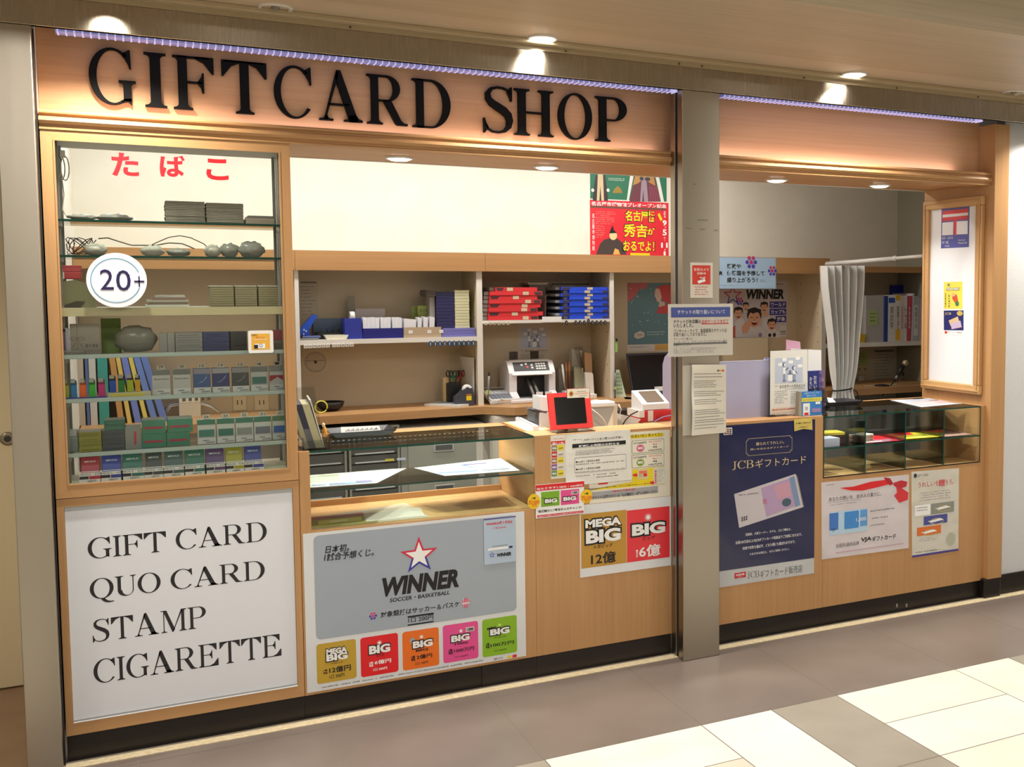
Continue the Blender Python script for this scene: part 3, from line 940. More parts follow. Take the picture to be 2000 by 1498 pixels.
HOLE = M(60, 54, 46, rough=.8)
for x0, x1, ztop in ((1.026, 1.046, 1.664), (1.958, 1.990, 1.664), (2.745, 2.771, 1.664), (4.229, 4.261, 1.664)):
    b = MB(); b.box(x0, x1, YF, YB - .012, ZD, 1.70, LAMI, mfront=LAMW)
    for zz in [ZD + .10 + .0955 * i for i in range(7)]:
        for yy in (YF + .045, YB - .06):
            b.box(x0 - .0006, x0, yy - .003, yy + .003, zz - .004, zz + .004, HOLE)
    b.build('divider', t)
for x0, x1, z0, z1 in ((1.046, 1.958, 1.285, 1.309), (1.99, 2.745, 1.378, 1.395), (4.261, 5.08, 1.182, 1.211)):
    b = MB(); b.box(x0, x1, YF, YB - .012, z0, z1, LAMW); b.build('shelf', t)
b = MB(); b.box(4.262, 5.08, YF + .02, YF + .04, 1.676, 1.716, WOODH); b.box(4.262, 5.08, YF + .04, YB, 1.70, 1.716, WOODY); b.build('shelf_edge', t)

t = thing('work_counter', 'long beech worktop below the wall shelving behind the counter', 'worktop', (2.8, 1.75, 0.88))
b = MB()
b.prism([(0.075, 1.50, .888), (1.965, 1.615, .888), (2.10, 1.48, .888), (5.08, 1.47, .888), (5.08, 1.985, .888), (0.075, 1.985, .888)], (0, 0, ZD - .888), WOODH)
b.build('worktop', t)
for x0, y0, m_ in ((0.10, 1.60, WOODV), (2.755, 1.52, LAMW), (4.24, 1.52, LAMW)):
    b = MB(); b.box(x0, x0 + .03, y0, 1.98, 0, .888, m_); b.build('leg_panel', t)

GREYS = M(150, 150, 140, rough=.45)
GREYD = M(96, 98, 96, rough=.3)
LIP = M(206, 210, 208, rough=.35)
def tray_unit(x0, x1, label, n, tags):
    t = thing('letter_tray_cabinet', label, 'drawer cabinet', ((x0 + x1) / 2, 1.75, 0.0), 'steel cabinets under the worktop')
    b = MB()
    b.box(x0, x0 + .012, 1.60, 1.95, 0.002, .86, GREYS); b.box(x1 - .012, x1, 1.60, 1.95, 0.002, .86, GREYS); b.box(x0 + .012, x1 - .012, 1.60, 1.95, .85, .86, GREYS); b.box(x0 + .012, x1 - .012, 1.94, 1.95, 0.002, .85, GREYS); b.box(x0 + .012, x1 - .012, 1.61, 1.94, 0.002, .02, GREYS)
    b.build('case', t)
    h = .83 / n
    for i in range(n):
        z = .85 - (i + 1) * h
        b = MB(); b.box(x0 + .014, x1 - .014, 1.606, 1.92, z + .004, z + h - .004, GREYD); b.build('drawer', t)
        d = bpy.data.objects[-1] if False else None
        b = MB(); b.box(x0 + .03, x1 - .03, 1.597, 1.606, z + .006, z + .012, LIP)
        if i in tags:
            for k, c in enumerate(tags[i]):
                xx = x0 + .06 + (.12 + .06 * k if x1 - x0 > .2 else .02 + .05 * k)
                b.box(xx, xx + .045, 1.5955, 1.5965, z + .008, z + .02, M(*c, rough=.5))
        b.build('drawer_lip', t)
tray_unit(1.02, 1.245, 'grey steel letter tray unit with dark drawers at the left end under the worktop', 14, {9: [(232, 236, 240)]})
tray_unit(1.255, 1.512, 'grey steel letter tray unit with yellow tabbed drawers under the worktop', 18, {1: [(226, 214, 80), (236, 238, 240)], 3: [(226, 214, 80), (214, 222, 240)], 5: [(230, 236, 244)], 9: [(236, 236, 230)]})
t = thing('filing_cabinet', 'grey steel filing cabinet with recessed drawer pull under the worktop', 'filing cabinet', (1.74, 1.78, 0))
b = MB(); b.box(1.52, 1.972, 1.62, 1.95, 0.002, .84, M(172, 174, 166, rough=.4), bev=.004, mtop=LIP); b.build('case', t)
for z0, z1 in ((.03, .30), (.31, .58), (.59, .80)):
    b = MB(); b.box(1.556, 1.925, 1.612, 1.62, z0, z1, M(166, 168, 158, rough=.4), bev=.003); d = b.build('drawer', t)
    b = MB(); zc = z1 - .075
    b.box(1.69, 1.80, 1.606, 1.612, zc - .025, zc + .018, M(190, 190, 184, rough=.3), bev=.004); b.box(1.70, 1.79, 1.6045, 1.606, zc - .015, zc + .012, M(92, 94, 98, rough=.4)); b.build('drawer_pull', d)
    b = MB(); b.box(1.655, 1.735, 1.6108, 1.612, zc + .03, zc + .042, M(226, 224, 214, rough=.5)); b.build('label_slip', d)
t = thing('side_cupboard', 'cream cupboard with slot handle beside the filing cabinet', 'cupboard', (2.38, 1.75, 0))
b = MB(); b.box(2.0, 2.75, 1.56, 1.97, 0.002, .882, M(226, 222, 208, rough=.5)); b.build('case', t)
for x0, x1, hx in ((2.012, 2.29, 2.045), (2.31, 2.74, 2.68)):
    b = MB(); b.box(x0, x1, 1.548, 1.56, .05, .872, M(230, 226, 212, rough=.5), bev=.002); d = b.build('door', t)
    b = MB(); b.box(hx, hx + .028, 1.5465, 1.548, .60, .72, M(176, 172, 160, rough=.5)); b.build('handle', d)
t = thing('pedestal_cabinet', 'low white pedestal with grey slotted plinth seen through the right glass case', 'cabinet', (4.1, 1.2, 0))
b = MB(); b.box(3.72, 4.62, 0.90, 1.24, 0.002, .70, M(220, 222, 222, rough=.5), bev=.006); b.build('case', t)
b = MB(); b.box(3.72, 4.62, 0.894, 0.90, .47, .50, M(70, 70, 70, rough=.5)); b.box(3.72, 4.62, 0.89, 0.90, .38, .40, M(30, 30, 30, rough=.5)); b.build('slot', t)
# ================================================================ posters and notices on the front
WHITE = M(228, 228, 228, rough=.5)
GLOSSW = M(226, 228, 230, rough=.18)
INK = M(18, 18, 22, rough=.5)
GREYI = M(110, 110, 112, rough=.6)
LGREY = M(160, 160, 162, rough=.6)
RED = M(214, 34, 40, rough=.4)
NAVYI = M(28, 36, 84, rough=.4)
WHI = M(238, 238, 236, rough=.45)
YEL = M(232, 206, 30, rough=.45)
def outlined(p, t, a, b_, fg, bg, g=2.0, bold=.05, l=3, slant=0.0):
    p.text(t, (a[0] - g, a[1] - g), (b_[0] + g, b_[1] + g), bg, bold + .07, l, slant)
    p.text(t, a, b_, fg, bold, l + 1, slant)
def spark(p, c, r, m, l=4):
    u, v = p.uv(c)
    p.poly_uv([(u + (r if k % 2 == 0 else r * .35) * math.cos(math.radians(18 * k)), v + (r if k % 2 == 0 else r * .35) * math.sin(math.radians(18 * k))) for k in range(20)], m, l)
def ballmark(p, a, b_, m1, m2, l=3):
    """soccer ball made of a centre cell and six cells around it"""
    u0, u1, v0, v1 = p.box2(a, b_)
    cx, cy, r = (u0 + u1) / 2, (v0 + v1) / 2, min(u1 - u0, v1 - v0) / 2
    def hexa(x, y, rr, m):
        p.poly_uv([(x + rr * math.cos(math.radians(60 * k + 30)), y + rr * math.sin(math.radians(60 * k + 30))) for k in range(6)], m, l)
    hexa(cx, cy, r * .33, m1)
    for k in range(6):
        a_ = math.radians(60 * k)
        hexa(cx + r * .68 * math.cos(a_), cy + r * .68 * math.sin(a_), r * .30, m1 if math.sin(a_) > 0.1 else m2)
PINK = M(214, 60, 110, rough=.4); INDIGO = M(60, 56, 170, rough=.4)
YP = -0.0012

# --- WINNER poster under the showcase
p = Print('y', YP)
p.paper((591.5, 1043), (1027.6, 1281), wavy('poster_film_white', (216, 219, 222), 5, .22, .25))
p.rect((612, 1047), (1009, 1192), M(158, 168, 180, rough=.3), 1, .018)
p.text('日本初。', (634.5, 1066.3), (681.5, 1076), INK, .02, 3, .15)
p.text('1試合予想くじ。', (632, 1081.5), (729.7, 1085.3), INK, .02, 3, .15)
p.star((818.5, 1085), .074, M(206, 40, 70, rough=.4), 3, .40, .72, M(48, 52, 150, rough=.4))
p.star((818.5, 1085), .074 * .72, WHI, 3, .40)
p.text('WINNER', (739.8, 1130.2), (896.6, 1146.2), INK, .05, 3, .16)
p.text('SOCCER・BASKETBALL', (760.9, 1169), (878, 1160.6), INK, .03, 3, .16)
p.text('対象競技はサッカー＆バスケ', (742.4, 1195.6), (897, 1185), INK, .018, 3, .1)
ballmark(p, (720, 1194), (737, 1212), PINK, INDIGO)
p.oval((902.5, 1169), (917, 1185), PINK, 3)
for k in range(3):
    p.rect((905 + 4.2 * k, 1169.5), (906.2 + 4.2 * k, 1184), WHI, 4)
p.rect((902.5, 1177.5), (917, 1178.3), WHI, 4)
p.text('1口 200円', (797, 1207), (846.4, 1209.6), INK, .01, 3)
p.rect((796, 1203.5), (847, 1199.5), INK, 3); p.rect((796, 1219.8), (847, 1214.8), INK, 3)
CARDS = [((617.5, 1259), (696.7, 1323.7), (190, 156, 50), 'gold'), ((703.5, 1246.4), (778.6, 1311), (222, 26, 34), 'red'), ((785.5, 1235), (858, 1298.4), (232, 112, 28), 'orange'),
         ((864.6, 1222.3), (934.6, 1284.4), (226, 78, 146), 'pink'), ((941.5, 1210.8), (1010, 1273), (134, 182, 32), 'green')]
for a, c, col, _n in CARDS:
    p.rect(a, c, M(*col, rough=.4), 1, .010)
outlined(p, 'MEGA', (637, 1268), (677.7, 1273), WHI, INK, 1.5); outlined(p, 'BIG', (637, 1279), (679, 1285.7), WHI, INK, 1.8)
p.text('メガビッグ', (647, 1294.5), (670, 1294), INK, .03); p.text('12億円', (642.7, 1303.4), (685.3, 1308.5), INK, .05); p.text('1口 300円', (643.4, 1318.7), (672.6, 1321), INK, .01)
outlined(p, 'BIG', (720.5, 1262), (762, 1272), WHI, INK, 1.8); spark(p, (741, 1255), .011, WHI); p.text('ビッグ', (735, 1278), (750, 1281), INK, .03)
p.text('6億円', (731.5, 1290), (764, 1293), WHI, .05); p.text('1口 300円', (728.5, 1306), (756, 1306.5), WHI, .02)
outlined(p, 'BIG', (806, 1253), (845, 1260.5), WHI, INK, 1.8); p.oval((800, 1246), (811, 1256), LGREY, 3); spark(p, (823, 1243.5), .010, WHI); p.text('BIG', (812, 1268.5), (836, 1269.5), INK, .03)
p.text('2億円', (813.5, 1279.5), (844, 1283), INK, .05); p.text('1口 100円', (811, 1294), (836, 1295), INK, .01)
outlined(p, 'BIG', (881, 1242), (917, 1249), WHI, INK, 1.8); outlined(p, '1000', (911, 1226.5), (925, 1230.5), INK, WHI, 1.4, .04); spark(p, (900, 1232), .010, WHI); p.text('1000', (888, 1256.5), (914, 1256), INK, .03)
p.text('1000万円', (886.5, 1268), (926, 1269), INK, .05); p.text('1口 200円', (889, 1282), (913.5, 1281), INK, .01)
outlined(p, 'BIG', (957, 1229), (995, 1235.5), WHI, INK, 1.8); p.text('mini', (951, 1225), (968, 1228), INK, .05, 5); spark(p, (975.5, 1220.5), .009, M(210, 236, 130)); p.text('ミニビッグ', (966, 1244), (988, 1243.5), INK, .03)
p.text('100万円', (958, 1257.5), (1003.5, 1257), INK, .05); p.text('1口 200円', (965, 1270), (989, 1269), INK, .01)
for a, c in (((631.5, 1308), (639.5, 1316)), ((721, 1293), (729, 1302)), ((803, 1281), (811, 1291)), ((876, 1268), (884, 1278)), ((949, 1256), (956, 1266))):
    p.text('1等', a, (c[0], c[1] - 5), INK if a[0] < 700 or a[0] > 780 else WHI, .03)
    p.text('最高', (a[0], a[1] + 5), c, INK if a[0] < 700 or a[0] > 780 else WHI, .03)
p.lines((628, 1341), (945, 1293), 1, GREYI, seed=4, ragged=0)
p.text('スポーツくじ', (964, 1285), (982, 1287), INK, .02); p.rect((991, 1281), (999, 1284), YEL, 3); p.rect((1001, 1279), (1009, 1283), RED, 3)
p.thing('winner_poster', 'large white and grey WINNER lottery poster with five coloured cards at its foot', 'poster')
p = Print('y', YP - .003)
p.paper((944.5, 1013.5), (1007.4, 1096), M(176, 194, 214, rough=.3))
p.rect((944.5, 1014), (1007.4, 1009.5), M(70, 60, 140), 1)
p.text('WINNERの購入予約は', (949, 1021), (1001, 1021.5), RED, .03); p.text('こちらから!', (963, 1030), (988, 1031), RED, .03)
p.lines((962, 1066), (992, 1066.5), 1, GREYI, seed=3, ragged=0); p.rect((953, 1071.5), (992, 1071), WHI, 2); p.rect((994, 1066.5), (1001, 1069.5), NAVYI, 2)
p.star((961, 1084), .013, INDIGO, 3, .4, .6); p.text('WINNER', (969.5, 1081), (998.5, 1084.5), INK, .05, 3, .12)
p.thing('reservation_slip', 'small pale blue reservation slip in a sleeve at the top right of the grey poster', 'slip')

# --- lottery counter
p = Print('y', YP)
p.paper((1075.4, 851), (1190, 925.5), M(226, 222, 210, rough=.4))
p.lines((1079, 856.5), (1100, 858), 1, RED, seed=2, ragged=0)
p.rect((1076, 862.3), (1120, 865), RED, 1); p.text('買い方', (1078, 864), (1101, 868), WHI, .04)
for k, (c1, c2) in enumerate((((160, 140, 90), (228, 206, 40)), ((210, 40, 44), (222, 214, 200)), ((190, 120, 80), (228, 206, 40)), ((150, 90, 160), (222, 214, 200)), ((110, 150, 80), (228, 206, 40)))):
    y = 870 + 12.4 * k
    p.rect((1077, y), (1088, y + 10.3), M(*c1, rough=.45), 2); p.rect((1089, y - 1), (1101, y + 8.8), M(*c2, rough=.45), 2)
    outlined(p, 'BIG', (1078.5, y + 3.5), (1086.5, y + 7), WHI, INK, .6); p.text('300円', (1090.5, y + 4), (1099.5, y + 6.5), INK, .03)
p.thing('price_list_sheet', 'narrow price list with coloured squares peeking out left of the white suspension notice', 'poster')
p = Print('y', YP)
p.paper((1150, 850), (1309, 968), M(230, 224, 206, rough=.4))
p.rect((1228, 850), (1296, 852), YEL, 1); p.text('らないカンタンくじ♪', (1233, 849), (1293, 851), INK, .02)
for y, c, s_, n_ in ((861, (214, 90, 130), '1000万円', 'No.2'), (889, (130, 160, 60), '100万円', 'No.1')):
    p.rect((1234, y), (1297, y + 20), GREYI, 1, .006); p.rect((1234.6, y + .7), (1296.4, y + 19.3), M(230, 224, 206, rough=.4), 2, .006)
    p.text('1口200円', (1237, y + 3), (1262, y + 5), INK, .02); p.oval((1243, y + 8), (1258, y + 20.5), M(*c, rough=.45), 3); outlined(p, 'BIG', (1245.5, y + 12), (1255.5, y + 16), WHI, M(*c), .8, l=4)
    p.text('当たりやすさ', (1267, y), (1291, y + 1.5), RED, .01); p.text(n_, (1275, y + 5), (1283, y + 7.5), RED, .02); p.text('最高', (1275, y + 10.5), (1283, y + 13), INK, .03); p.text(s_, (1266, y + 17), (1292, y + 18), INK, .04)
p.poly([(1141, 960), (1235, 941), (1235, 917), (1298, 911), (1298, 945), (1141, 959)], YEL, 1)
p.rect((1245, 917), (1265.5, 935), M(214, 200, 150), 2); p.rect((1248, 920), (1263, 924), M(230, 120, 90), 3); p.rect((1256.5, 925), (1263.5, 930), RED, 3); p.lines((1247.5, 926), (1255, 932), 4, GREYI)
p.rect((1276, 914), (1299, 944), M(222, 220, 206), 2); p.lines((1278, 917), (1297, 941), 9, LGREY)
for k in range(6):
    p.rect((1278.5, 919 + 4.4 * k), (1282, 921.5 + 4.4 * k), M(226, 90, 90), 3)
for x, y in ((1236, 928), (1269, 943)):
    p.poly([(x, y - 2), (x + 5, y - 2.4), (x + 5, y - 5), (x + 9.5, y), (x + 5, y + 4), (x + 5, y + 1.8), (x, y + 2)], RED, 4)
p.text('①窓口に商品名と購入口数を伝える', (1143, 944.5), (1234, 938), INK, .03, 4); p.text('②商品名のヨコ枠に買いたい口数を記入し渡す', (1142, 955), (1268, 944.5), INK, .03, 4)
p.rect((1168.5, 943), (1187, 945), RED, 3); p.rect((1150, 962), (1285, 962), LGREY, 1, .004); p.text('【当せん確認方法】', (1196, 957.5), (1240, 957), RED, .02)
p.text('チケットに記載されている「払戻開始日」以降にお持ちください', (1157, 969), (1284, 963), INK, .01)
p.thing('lottery_guide_poster', 'cream and yellow lottery guide poster partly under the white suspension notice', 'poster')
p = Print('y', YP - .003)
p.quad([(1104.9, 949.8), (1234.2, 937.3), (1230.8, 838.6), (1103.7, 848.8)], wavy('creased_paper', (226, 224, 216), 14, .25, .6, .3))
p.text('スポーツくじをご購入のお客様へ', (1139.5, 857), (1217, 856), INK, .01); p.text('スポーツくじ', (1119, 858), (1136, 859), INK, .03)
p.rect((1117.5, 867.5), (1222, 867.3), INK, 2); p.text('販売休止期間のお知らせ', (1130, 869.3), (1209.5, 868), WHI, .04, 3)
p.lines((1124, 880.5), (1206, 884), 4, INK, seed=8, ragged=.25)
p.rect((1122, 894.5), (1223, 915.7), GREYI, 1, .006); p.rect((1122.6, 895.3), (1222.4, 915), M(226, 224, 216, rough=.6), 2, .006)
p.text('■toto系くじ販売休止期間', (1124.5, 900.5), (1171, 900.5), INK, .01); p.text('2024年6月22日（木）10:00～2024年7月4日（木）8:00', (1124.5, 906), (1219, 901), INK, .008)
p.text('■BIG系くじ販売休止期間', (1124.5, 915), (1172, 914.7), INK, .01); p.text('2024年6月22日（木）19:00～2024年8月1日（土）8:00', (1124.5, 921.5), (1219, 914.6), INK, .008)
p.lines((1124, 929), (1225, 924.5), 1, GREYI, seed=5); p.lines((1165, 930.5), (1225, 929), 1, INK, seed=6)
p.thing('suspension_notice', 'creased white paper notice with a black title bar on the lottery counter', 'notice')
p = Print('y', YP - .006, .003)
p.paper((1046, 947.5), (1141.2, 1003), WHI)
p.rect((1046, 948), (1140.9, 950.5), RED, 1); p.text('当たりやすいBIG・miniBIG', (1048, 953), (1138, 949), WHI, .04)
p.rect((1056.5, 961.5), (1093, 986.5), M(122, 172, 40, rough=.4), 1); p.rect((1095, 958), (1131.2, 983), M(226, 78, 146, rough=.4), 1)
outlined(p, 'BIG', (1064, 975), (1088, 980.5), WHI, INK, 1.4); outlined(p, 'BIG', (1100, 971), (1125, 976), WHI, INK, 1.4); outlined(p, '1000', (1117, 960), (1128, 963.5), INK, WHI, 1, .04)
p.text('ミニ', (1058.5, 971), (1066, 974), INK, .05); p.text('1000', (1104, 982), (1120, 980.5), INK, .03); p.text('ミニビッグ', (1068, 986), (1084, 985), INK, .03)
p.text('毎週誰かに1等当せんのチャンス!', (1051, 996.5), (1136, 993), INK, .035); p.rect((1049, 1006.5), (1139.5, 1001.5), M(206, 70, 80, rough=.4), 1); p.text('窓口で買いたい口数を言うだけ!', (1052, 1007.8), (1136, 1000.5), WHI, .02)
for a, c, s_ in (((1030, 965.6), (1055, 992.9), '1000'), ((1133, 956.6), (1157, 981.5), '100')):
    p.oval(a, c, M(236, 196, 34, rough=.4), 4); x0, y0 = a
    p.text('1等', (x0 + 9, y0 + 5.5), (x0 + 16, y0 + 9.5), INK, .03, 5); p.text('約' + s_, (x0 + 2, y0 + 11.5), (x0 + 23, y0 + 18), M(222, 84, 20), .05, 5); p.text('万円', (x0 + 8, y0 + 19), (x0 + 18, y0 + 24), M(222, 84, 20), .03, 5)
p.thing('pop_sign', 'small white board with green and pink squares and yellow discs jutting past the counter edge', 'sign')
p = Print('y', YP)
p.paper((1132, 987), (1310.5, 1104), M(222, 224, 226, rough=.4))
p.rect((1134.4, 1005), (1224, 1099), M(188, 142, 52, rough=.35), 1); p.rect((1224, 997.4), (1308, 1087.7), M(226, 52, 62, rough=.35), 1)
outlined(p, 'MEGA', (1143, 1016), (1213, 1024), WHI, INK, 2.5); outlined(p, 'BIG', (1144, 1037), (1212, 1054.5), WHI, INK, 3); p.text('メガビッグ', (1158.5, 1065), (1196.5, 1067.5), INK, .04)
p.text('12億', (1154, 1081), (1203, 1097.5), INK, .05)
spark(p, (1265.5, 1010), .020, WHI); outlined(p, 'BIG', (1234, 1025), (1299, 1039.5), WHI, INK, 3); p.text('ビッグ', (1255.5, 1048.5), (1279, 1052.5), INK, .05)
p.text('6億', (1248, 1066), (1290, 1084), WHI, .05); p.stack('1等最高', (1242, 1074), (1246, 1088), WHI, .02)
p.thing('mega_big_poster', 'gold and red prize poster on the lottery counter beside the steel pillar', 'poster')

# --- gift card posters
NAVYP = wavy('navy_poster_film', (22, 28, 74), 6, .3, .2)
GOLDI = M(206, 186, 140, rough=.4)
p = Print('y', YP)
q0 = at(1592, 818, y=YP); q1 = at(1593, 1119, y=YP)
X0_, X1_ = q0.x - .515, q0.x
p.paper_uv(X0_, X1_, q1.z, q0.z - .002, wavy('silver_poster_film', (190, 192, 194), 8, .3, .2))
zn = at(1593, 1089, y=YP).z
p.rect_uv(X0_, X1_, zn, q0.z - .002, NAVYP, 1)
p.text('贈られてうれしい。', (1476.5, 864), (1531, 866), GOLDI, .008); p.text('想いを伝えるギフトカード', (1465, 876), (1540, 873.5), GOLDI, .008)
for g, m_ in ((0, GOLDI), (.0016, NAVYP)):
    u0, u1, v0, v1 = p.box2((1457, 857), (1547, 883))
    u0 += g; u1 -= g; v0 += g; v1 -= g
    n = .010
    pts = []
    for cx_, cy_, a0 in ((u1, v1, 270), (u0, v1, 360), (u0, v0, 90), (u1, v0, 180)):
        pts += arcpts(cx_, cy_, n, n, a0, a0 - 90, 6)
    p.poly_uv(pts, m_, 2 if g == 0 else 2.5)
p.roman('JCB', (1430, 901.5), (1471.5, 913), GOLDI, .11, 3); p.text('ギフトカード', (1475, 897.5), (1574, 905), GOLDI, .0)
p.poly([(1433.6, 965), (1553.5, 925.5), (1568, 990.5), (1443.5, 1031)], M(196, 190, 196, rough=.3), 2)
p.poly([(1553.5, 925.5), (1557, 930), (1570, 990), (1568, 990.5)], M(140, 134, 128, rough=.4), 2)
p.poly([(1486, 953), (1549, 932), (1560, 985), (1497, 1009)], M(176, 150, 186, rough=.3), 3); p.poly([(1510, 950), (1540, 940), (1545, 968), (1520, 976)], M(198, 150, 170, rough=.3), 3.5)
p.poly([(1541, 933), (1551, 929.5), (1563, 986), (1553, 990)], M(120, 142, 176, rough=.3), 3.5); p.oval((1527, 974), (1545, 988), M(70, 90, 104, rough=.3), 3.7)
p.text('¥1,000.', (1442, 966), (1482.5, 964), M(60, 50, 60), .02, 4, .0); p.text('JCB GIFT CARD', (1443, 977.5), (1484, 973), M(70, 60, 70), .0, 4); p.text('見', (1489, 975), (1498, 984), M(200, 60, 90), .0, 4)
for i in range(2):
    for j in range(3):
        p.rect((1448 + 4.3 * j, 1010 + 4.6 * i - 1.2 * j), (1450.6 + 4.3 * j, 1013.2 + 4.6 * i - 1.2 * j), M(60, 50, 60), 4)
p.text('百貨店、大型スーパー、ホテル、ゴルフ場など、', (1456, 1041.5), (1545, 1035.5), WHI, .005); p.text('全国100万店以上のJCBギフトカード取扱店でご利用になれます。', (1436, 1057), (1566, 1047), WHI, .005)
p.text('地域や対象を選ばず、どなた様にも喜ばれますので、', (1450, 1068), (1553, 1060.5), WHI, .005); p.text('さまざまな用途に、ぜひご利用ください。', (1464, 1080), (1541, 1074), WHI, .005)
p.rect((1434.5, 1119.5), (1456.5, 1127), M(196, 40, 48, rough=.4), 2); p.text('名鉄商事', (1437, 1121.5), (1454, 1123), WHI, .02, 3); p.lines((1441, 1126.5), (1451, 1127.5), 1, WHI, ragged=0)
p.roman('JCB', (1460, 1117.5), (1483, 1126), M(110, 108, 108), .09, 3); p.text('ギフトカード販売店', (1484.5, 1114), (1567, 1117), M(100, 98, 98), .0)
p.rect((1413, 836), (1429.8, 848.5), WHI, 3, .003)
for j, c in enumerate(((40, 40, 60), (170, 40, 60), (40, 90, 60))):
    for i in range(3):
        p.rect((1414.4 + 5 * j, 837.3 + 3.9 * i), (1418.4 + 5 * j, 840.2 + 3.9 * i), M(*c, rough=.4), 4)
p.thing('navy_gift_card_poster', 'tall navy gift card poster with gold lettering and a banknote picture beside the steel pillar', 'poster')
p = Print('y', YP - .003)
GT = wavy('gold_foil_tag', (206, 184, 96), 30, .2, .3)
p.quad([(1551.6, 842.5), (1569, 837.5), (1587, 839.7), (1586, 815.5), (1550.8, 818.8)], GT)
p.text('お買い求めは', (1554, 825.5), (1583.5, 826.5), M(60, 56, 30), .02); p.text('当店で', (1561, 834), (1578, 834.5), M(60, 56, 30), .02)
p.thing('gold_tag', 'gold swallow-tailed tag taped at the top right of the navy poster', 'tag')
p = Print('y', YP)
VF = wavy('lilac_poster_film', (206, 198, 202), 7, .55, .16, .8)
p.quad([(1605, 1092.8), (1774.7, 1070.4), (1775.2, 927), (1603.9, 942.4)], VF)
p.poly([(1640, 953), (1668, 950), (1700, 941), (1738, 936), (1736, 946), (1712, 952), (1685, 958), (1662, 958)], RED, 2)
p.poly([(1726, 932), (1738, 934), (1745, 945), (1738, 948), (1730, 941)], M(170, 30, 44, rough=.3), 2.4); p.poly([(1745, 943), (1760, 938), (1772, 941), (1770, 950), (1756, 955), (1745, 948)], M(186, 40, 52, rough=.3), 2.6)
p.poly([(1750, 950), (1762, 954), (1774, 962), (1773, 976), (1756, 982), (1746, 968), (1752, 962)], M(206, 50, 58, rough=.3), 2.2)
p.text('あなたの想いを、あの人の喜びに。', (1619, 971.5), (1721, 968), M(70, 62, 66), .0); p.lines((1618, 980.5), (1690, 982), 2, LGREY, seed=7); p.lines((1614, 946.5), (1629, 948), 1, INK, ragged=0)
p.rect((1620, 1001), (1693.5, 1036), M(176, 206, 228, rough=.25), 2); p.rect((1620, 1003), (1637, 1034), M(60, 116, 196, rough=.25), 3); p.rect((1649, 1000), (1677, 1030), M(62, 134, 206, rough=.25), 3, .006); p.rect((1680, 996), (1693.5, 1026), M(90, 150, 210, rough=.25), 3)
p.text('1,000', (1672, 1011.5), (1691, 1017), WHI, .0, 4); p.text('VJA', (1623, 1032), (1632, 1038), NAVYI, .0, 4)
for y, k in ((996, 1), (1011, 2), (1025, 3)):
    p.lines((1700, y), (1757 - 10 * k, y + 1), 1, GREYI, seed=k, ragged=.1)
p.text('全国共通商品券', (1632, 1062.5), (1678, 1064), M(90, 84, 88), .0); p.text('VJA', (1680.5, 1050.5), (1701.5, 1057.5), INK, .03, 3, .12); p.text('ギフトカード', (1703, 1048), (1749, 1051.5), INK, .03, 3, .1)
p.rect((1632, 1079), (1765, 1062), M(196, 160, 178, rough=.3), 1.5)
p.thing('ribbon_gift_card_poster', 'pale lilac gift card poster with a red ribbon below the glass case', 'poster')
p = Print('y', YP)
p.quad([(1781.4, 1088.9), (1871.8, 1075.4), (1873, 914.4), (1780, 921.4)], wavy('pearl_poster_film', (206, 202, 190), 8, .55, .18, .8))
p.oval((1784.5, 925), (1790.5, 933), M(40, 44, 60), 2); p.text('GIFT CARD', (1791.5, 927), (1813, 929), GREYI, .0); p.text('うれしいを', (1793, 942.5), (1833, 948), M(196, 60, 76), .0); p.text('贈', (1833, 936.5), (1845, 949), M(206, 44, 60), .01); p.text('ろう。', (1846, 937), (1862, 945.5), M(196, 60, 76), .0)
p.lines((1796, 962), (1858, 974), 4, LGREY, seed=9, ragged=.1)
p.rect((1787, 988), (1817, 1004.5), WHI, 2); p.lines((1790, 991), (1813, 998), 2, GREYI, seed=3, ragged=.1)
for a, c, col in (((1818, 984), (1863, 999), (136, 140, 132)), ((1804, 1009), (1850, 1020), (70, 78, 150)), ((1791, 1031), (1837.5, 1041), (218, 110, 44))):
    p.rect(a, c, M(*col, rough=.3), 2); x, y = a
    p.poly([(x + 8, y + 9), (x + 34, y + 2), (x + 38, y + 6), (x + 14, y + 12)], WHI, 3); p.hoop((x + 12, y + 4), (x + 39, y + 13), .003, M(196, 170, 90), 3)
p.oval((1848, 1041), (1866, 1064), M(176, 180, 160, rough=.3), 2); p.lines((1795, 1052), (1835, 1054), 2, LGREY, seed=2); p.rect((1781.4, 1085), (1871.8, 1075.2), M(66, 56, 140, rough=.3), 2)
p.lines((1786, 1078), (1862, 1072), 1, GREYI, seed=2)
p.thing('pearl_gift_card_poster', 'narrow pearl gift card poster with three small card pictures, rightmost on the counter front', 'poster')

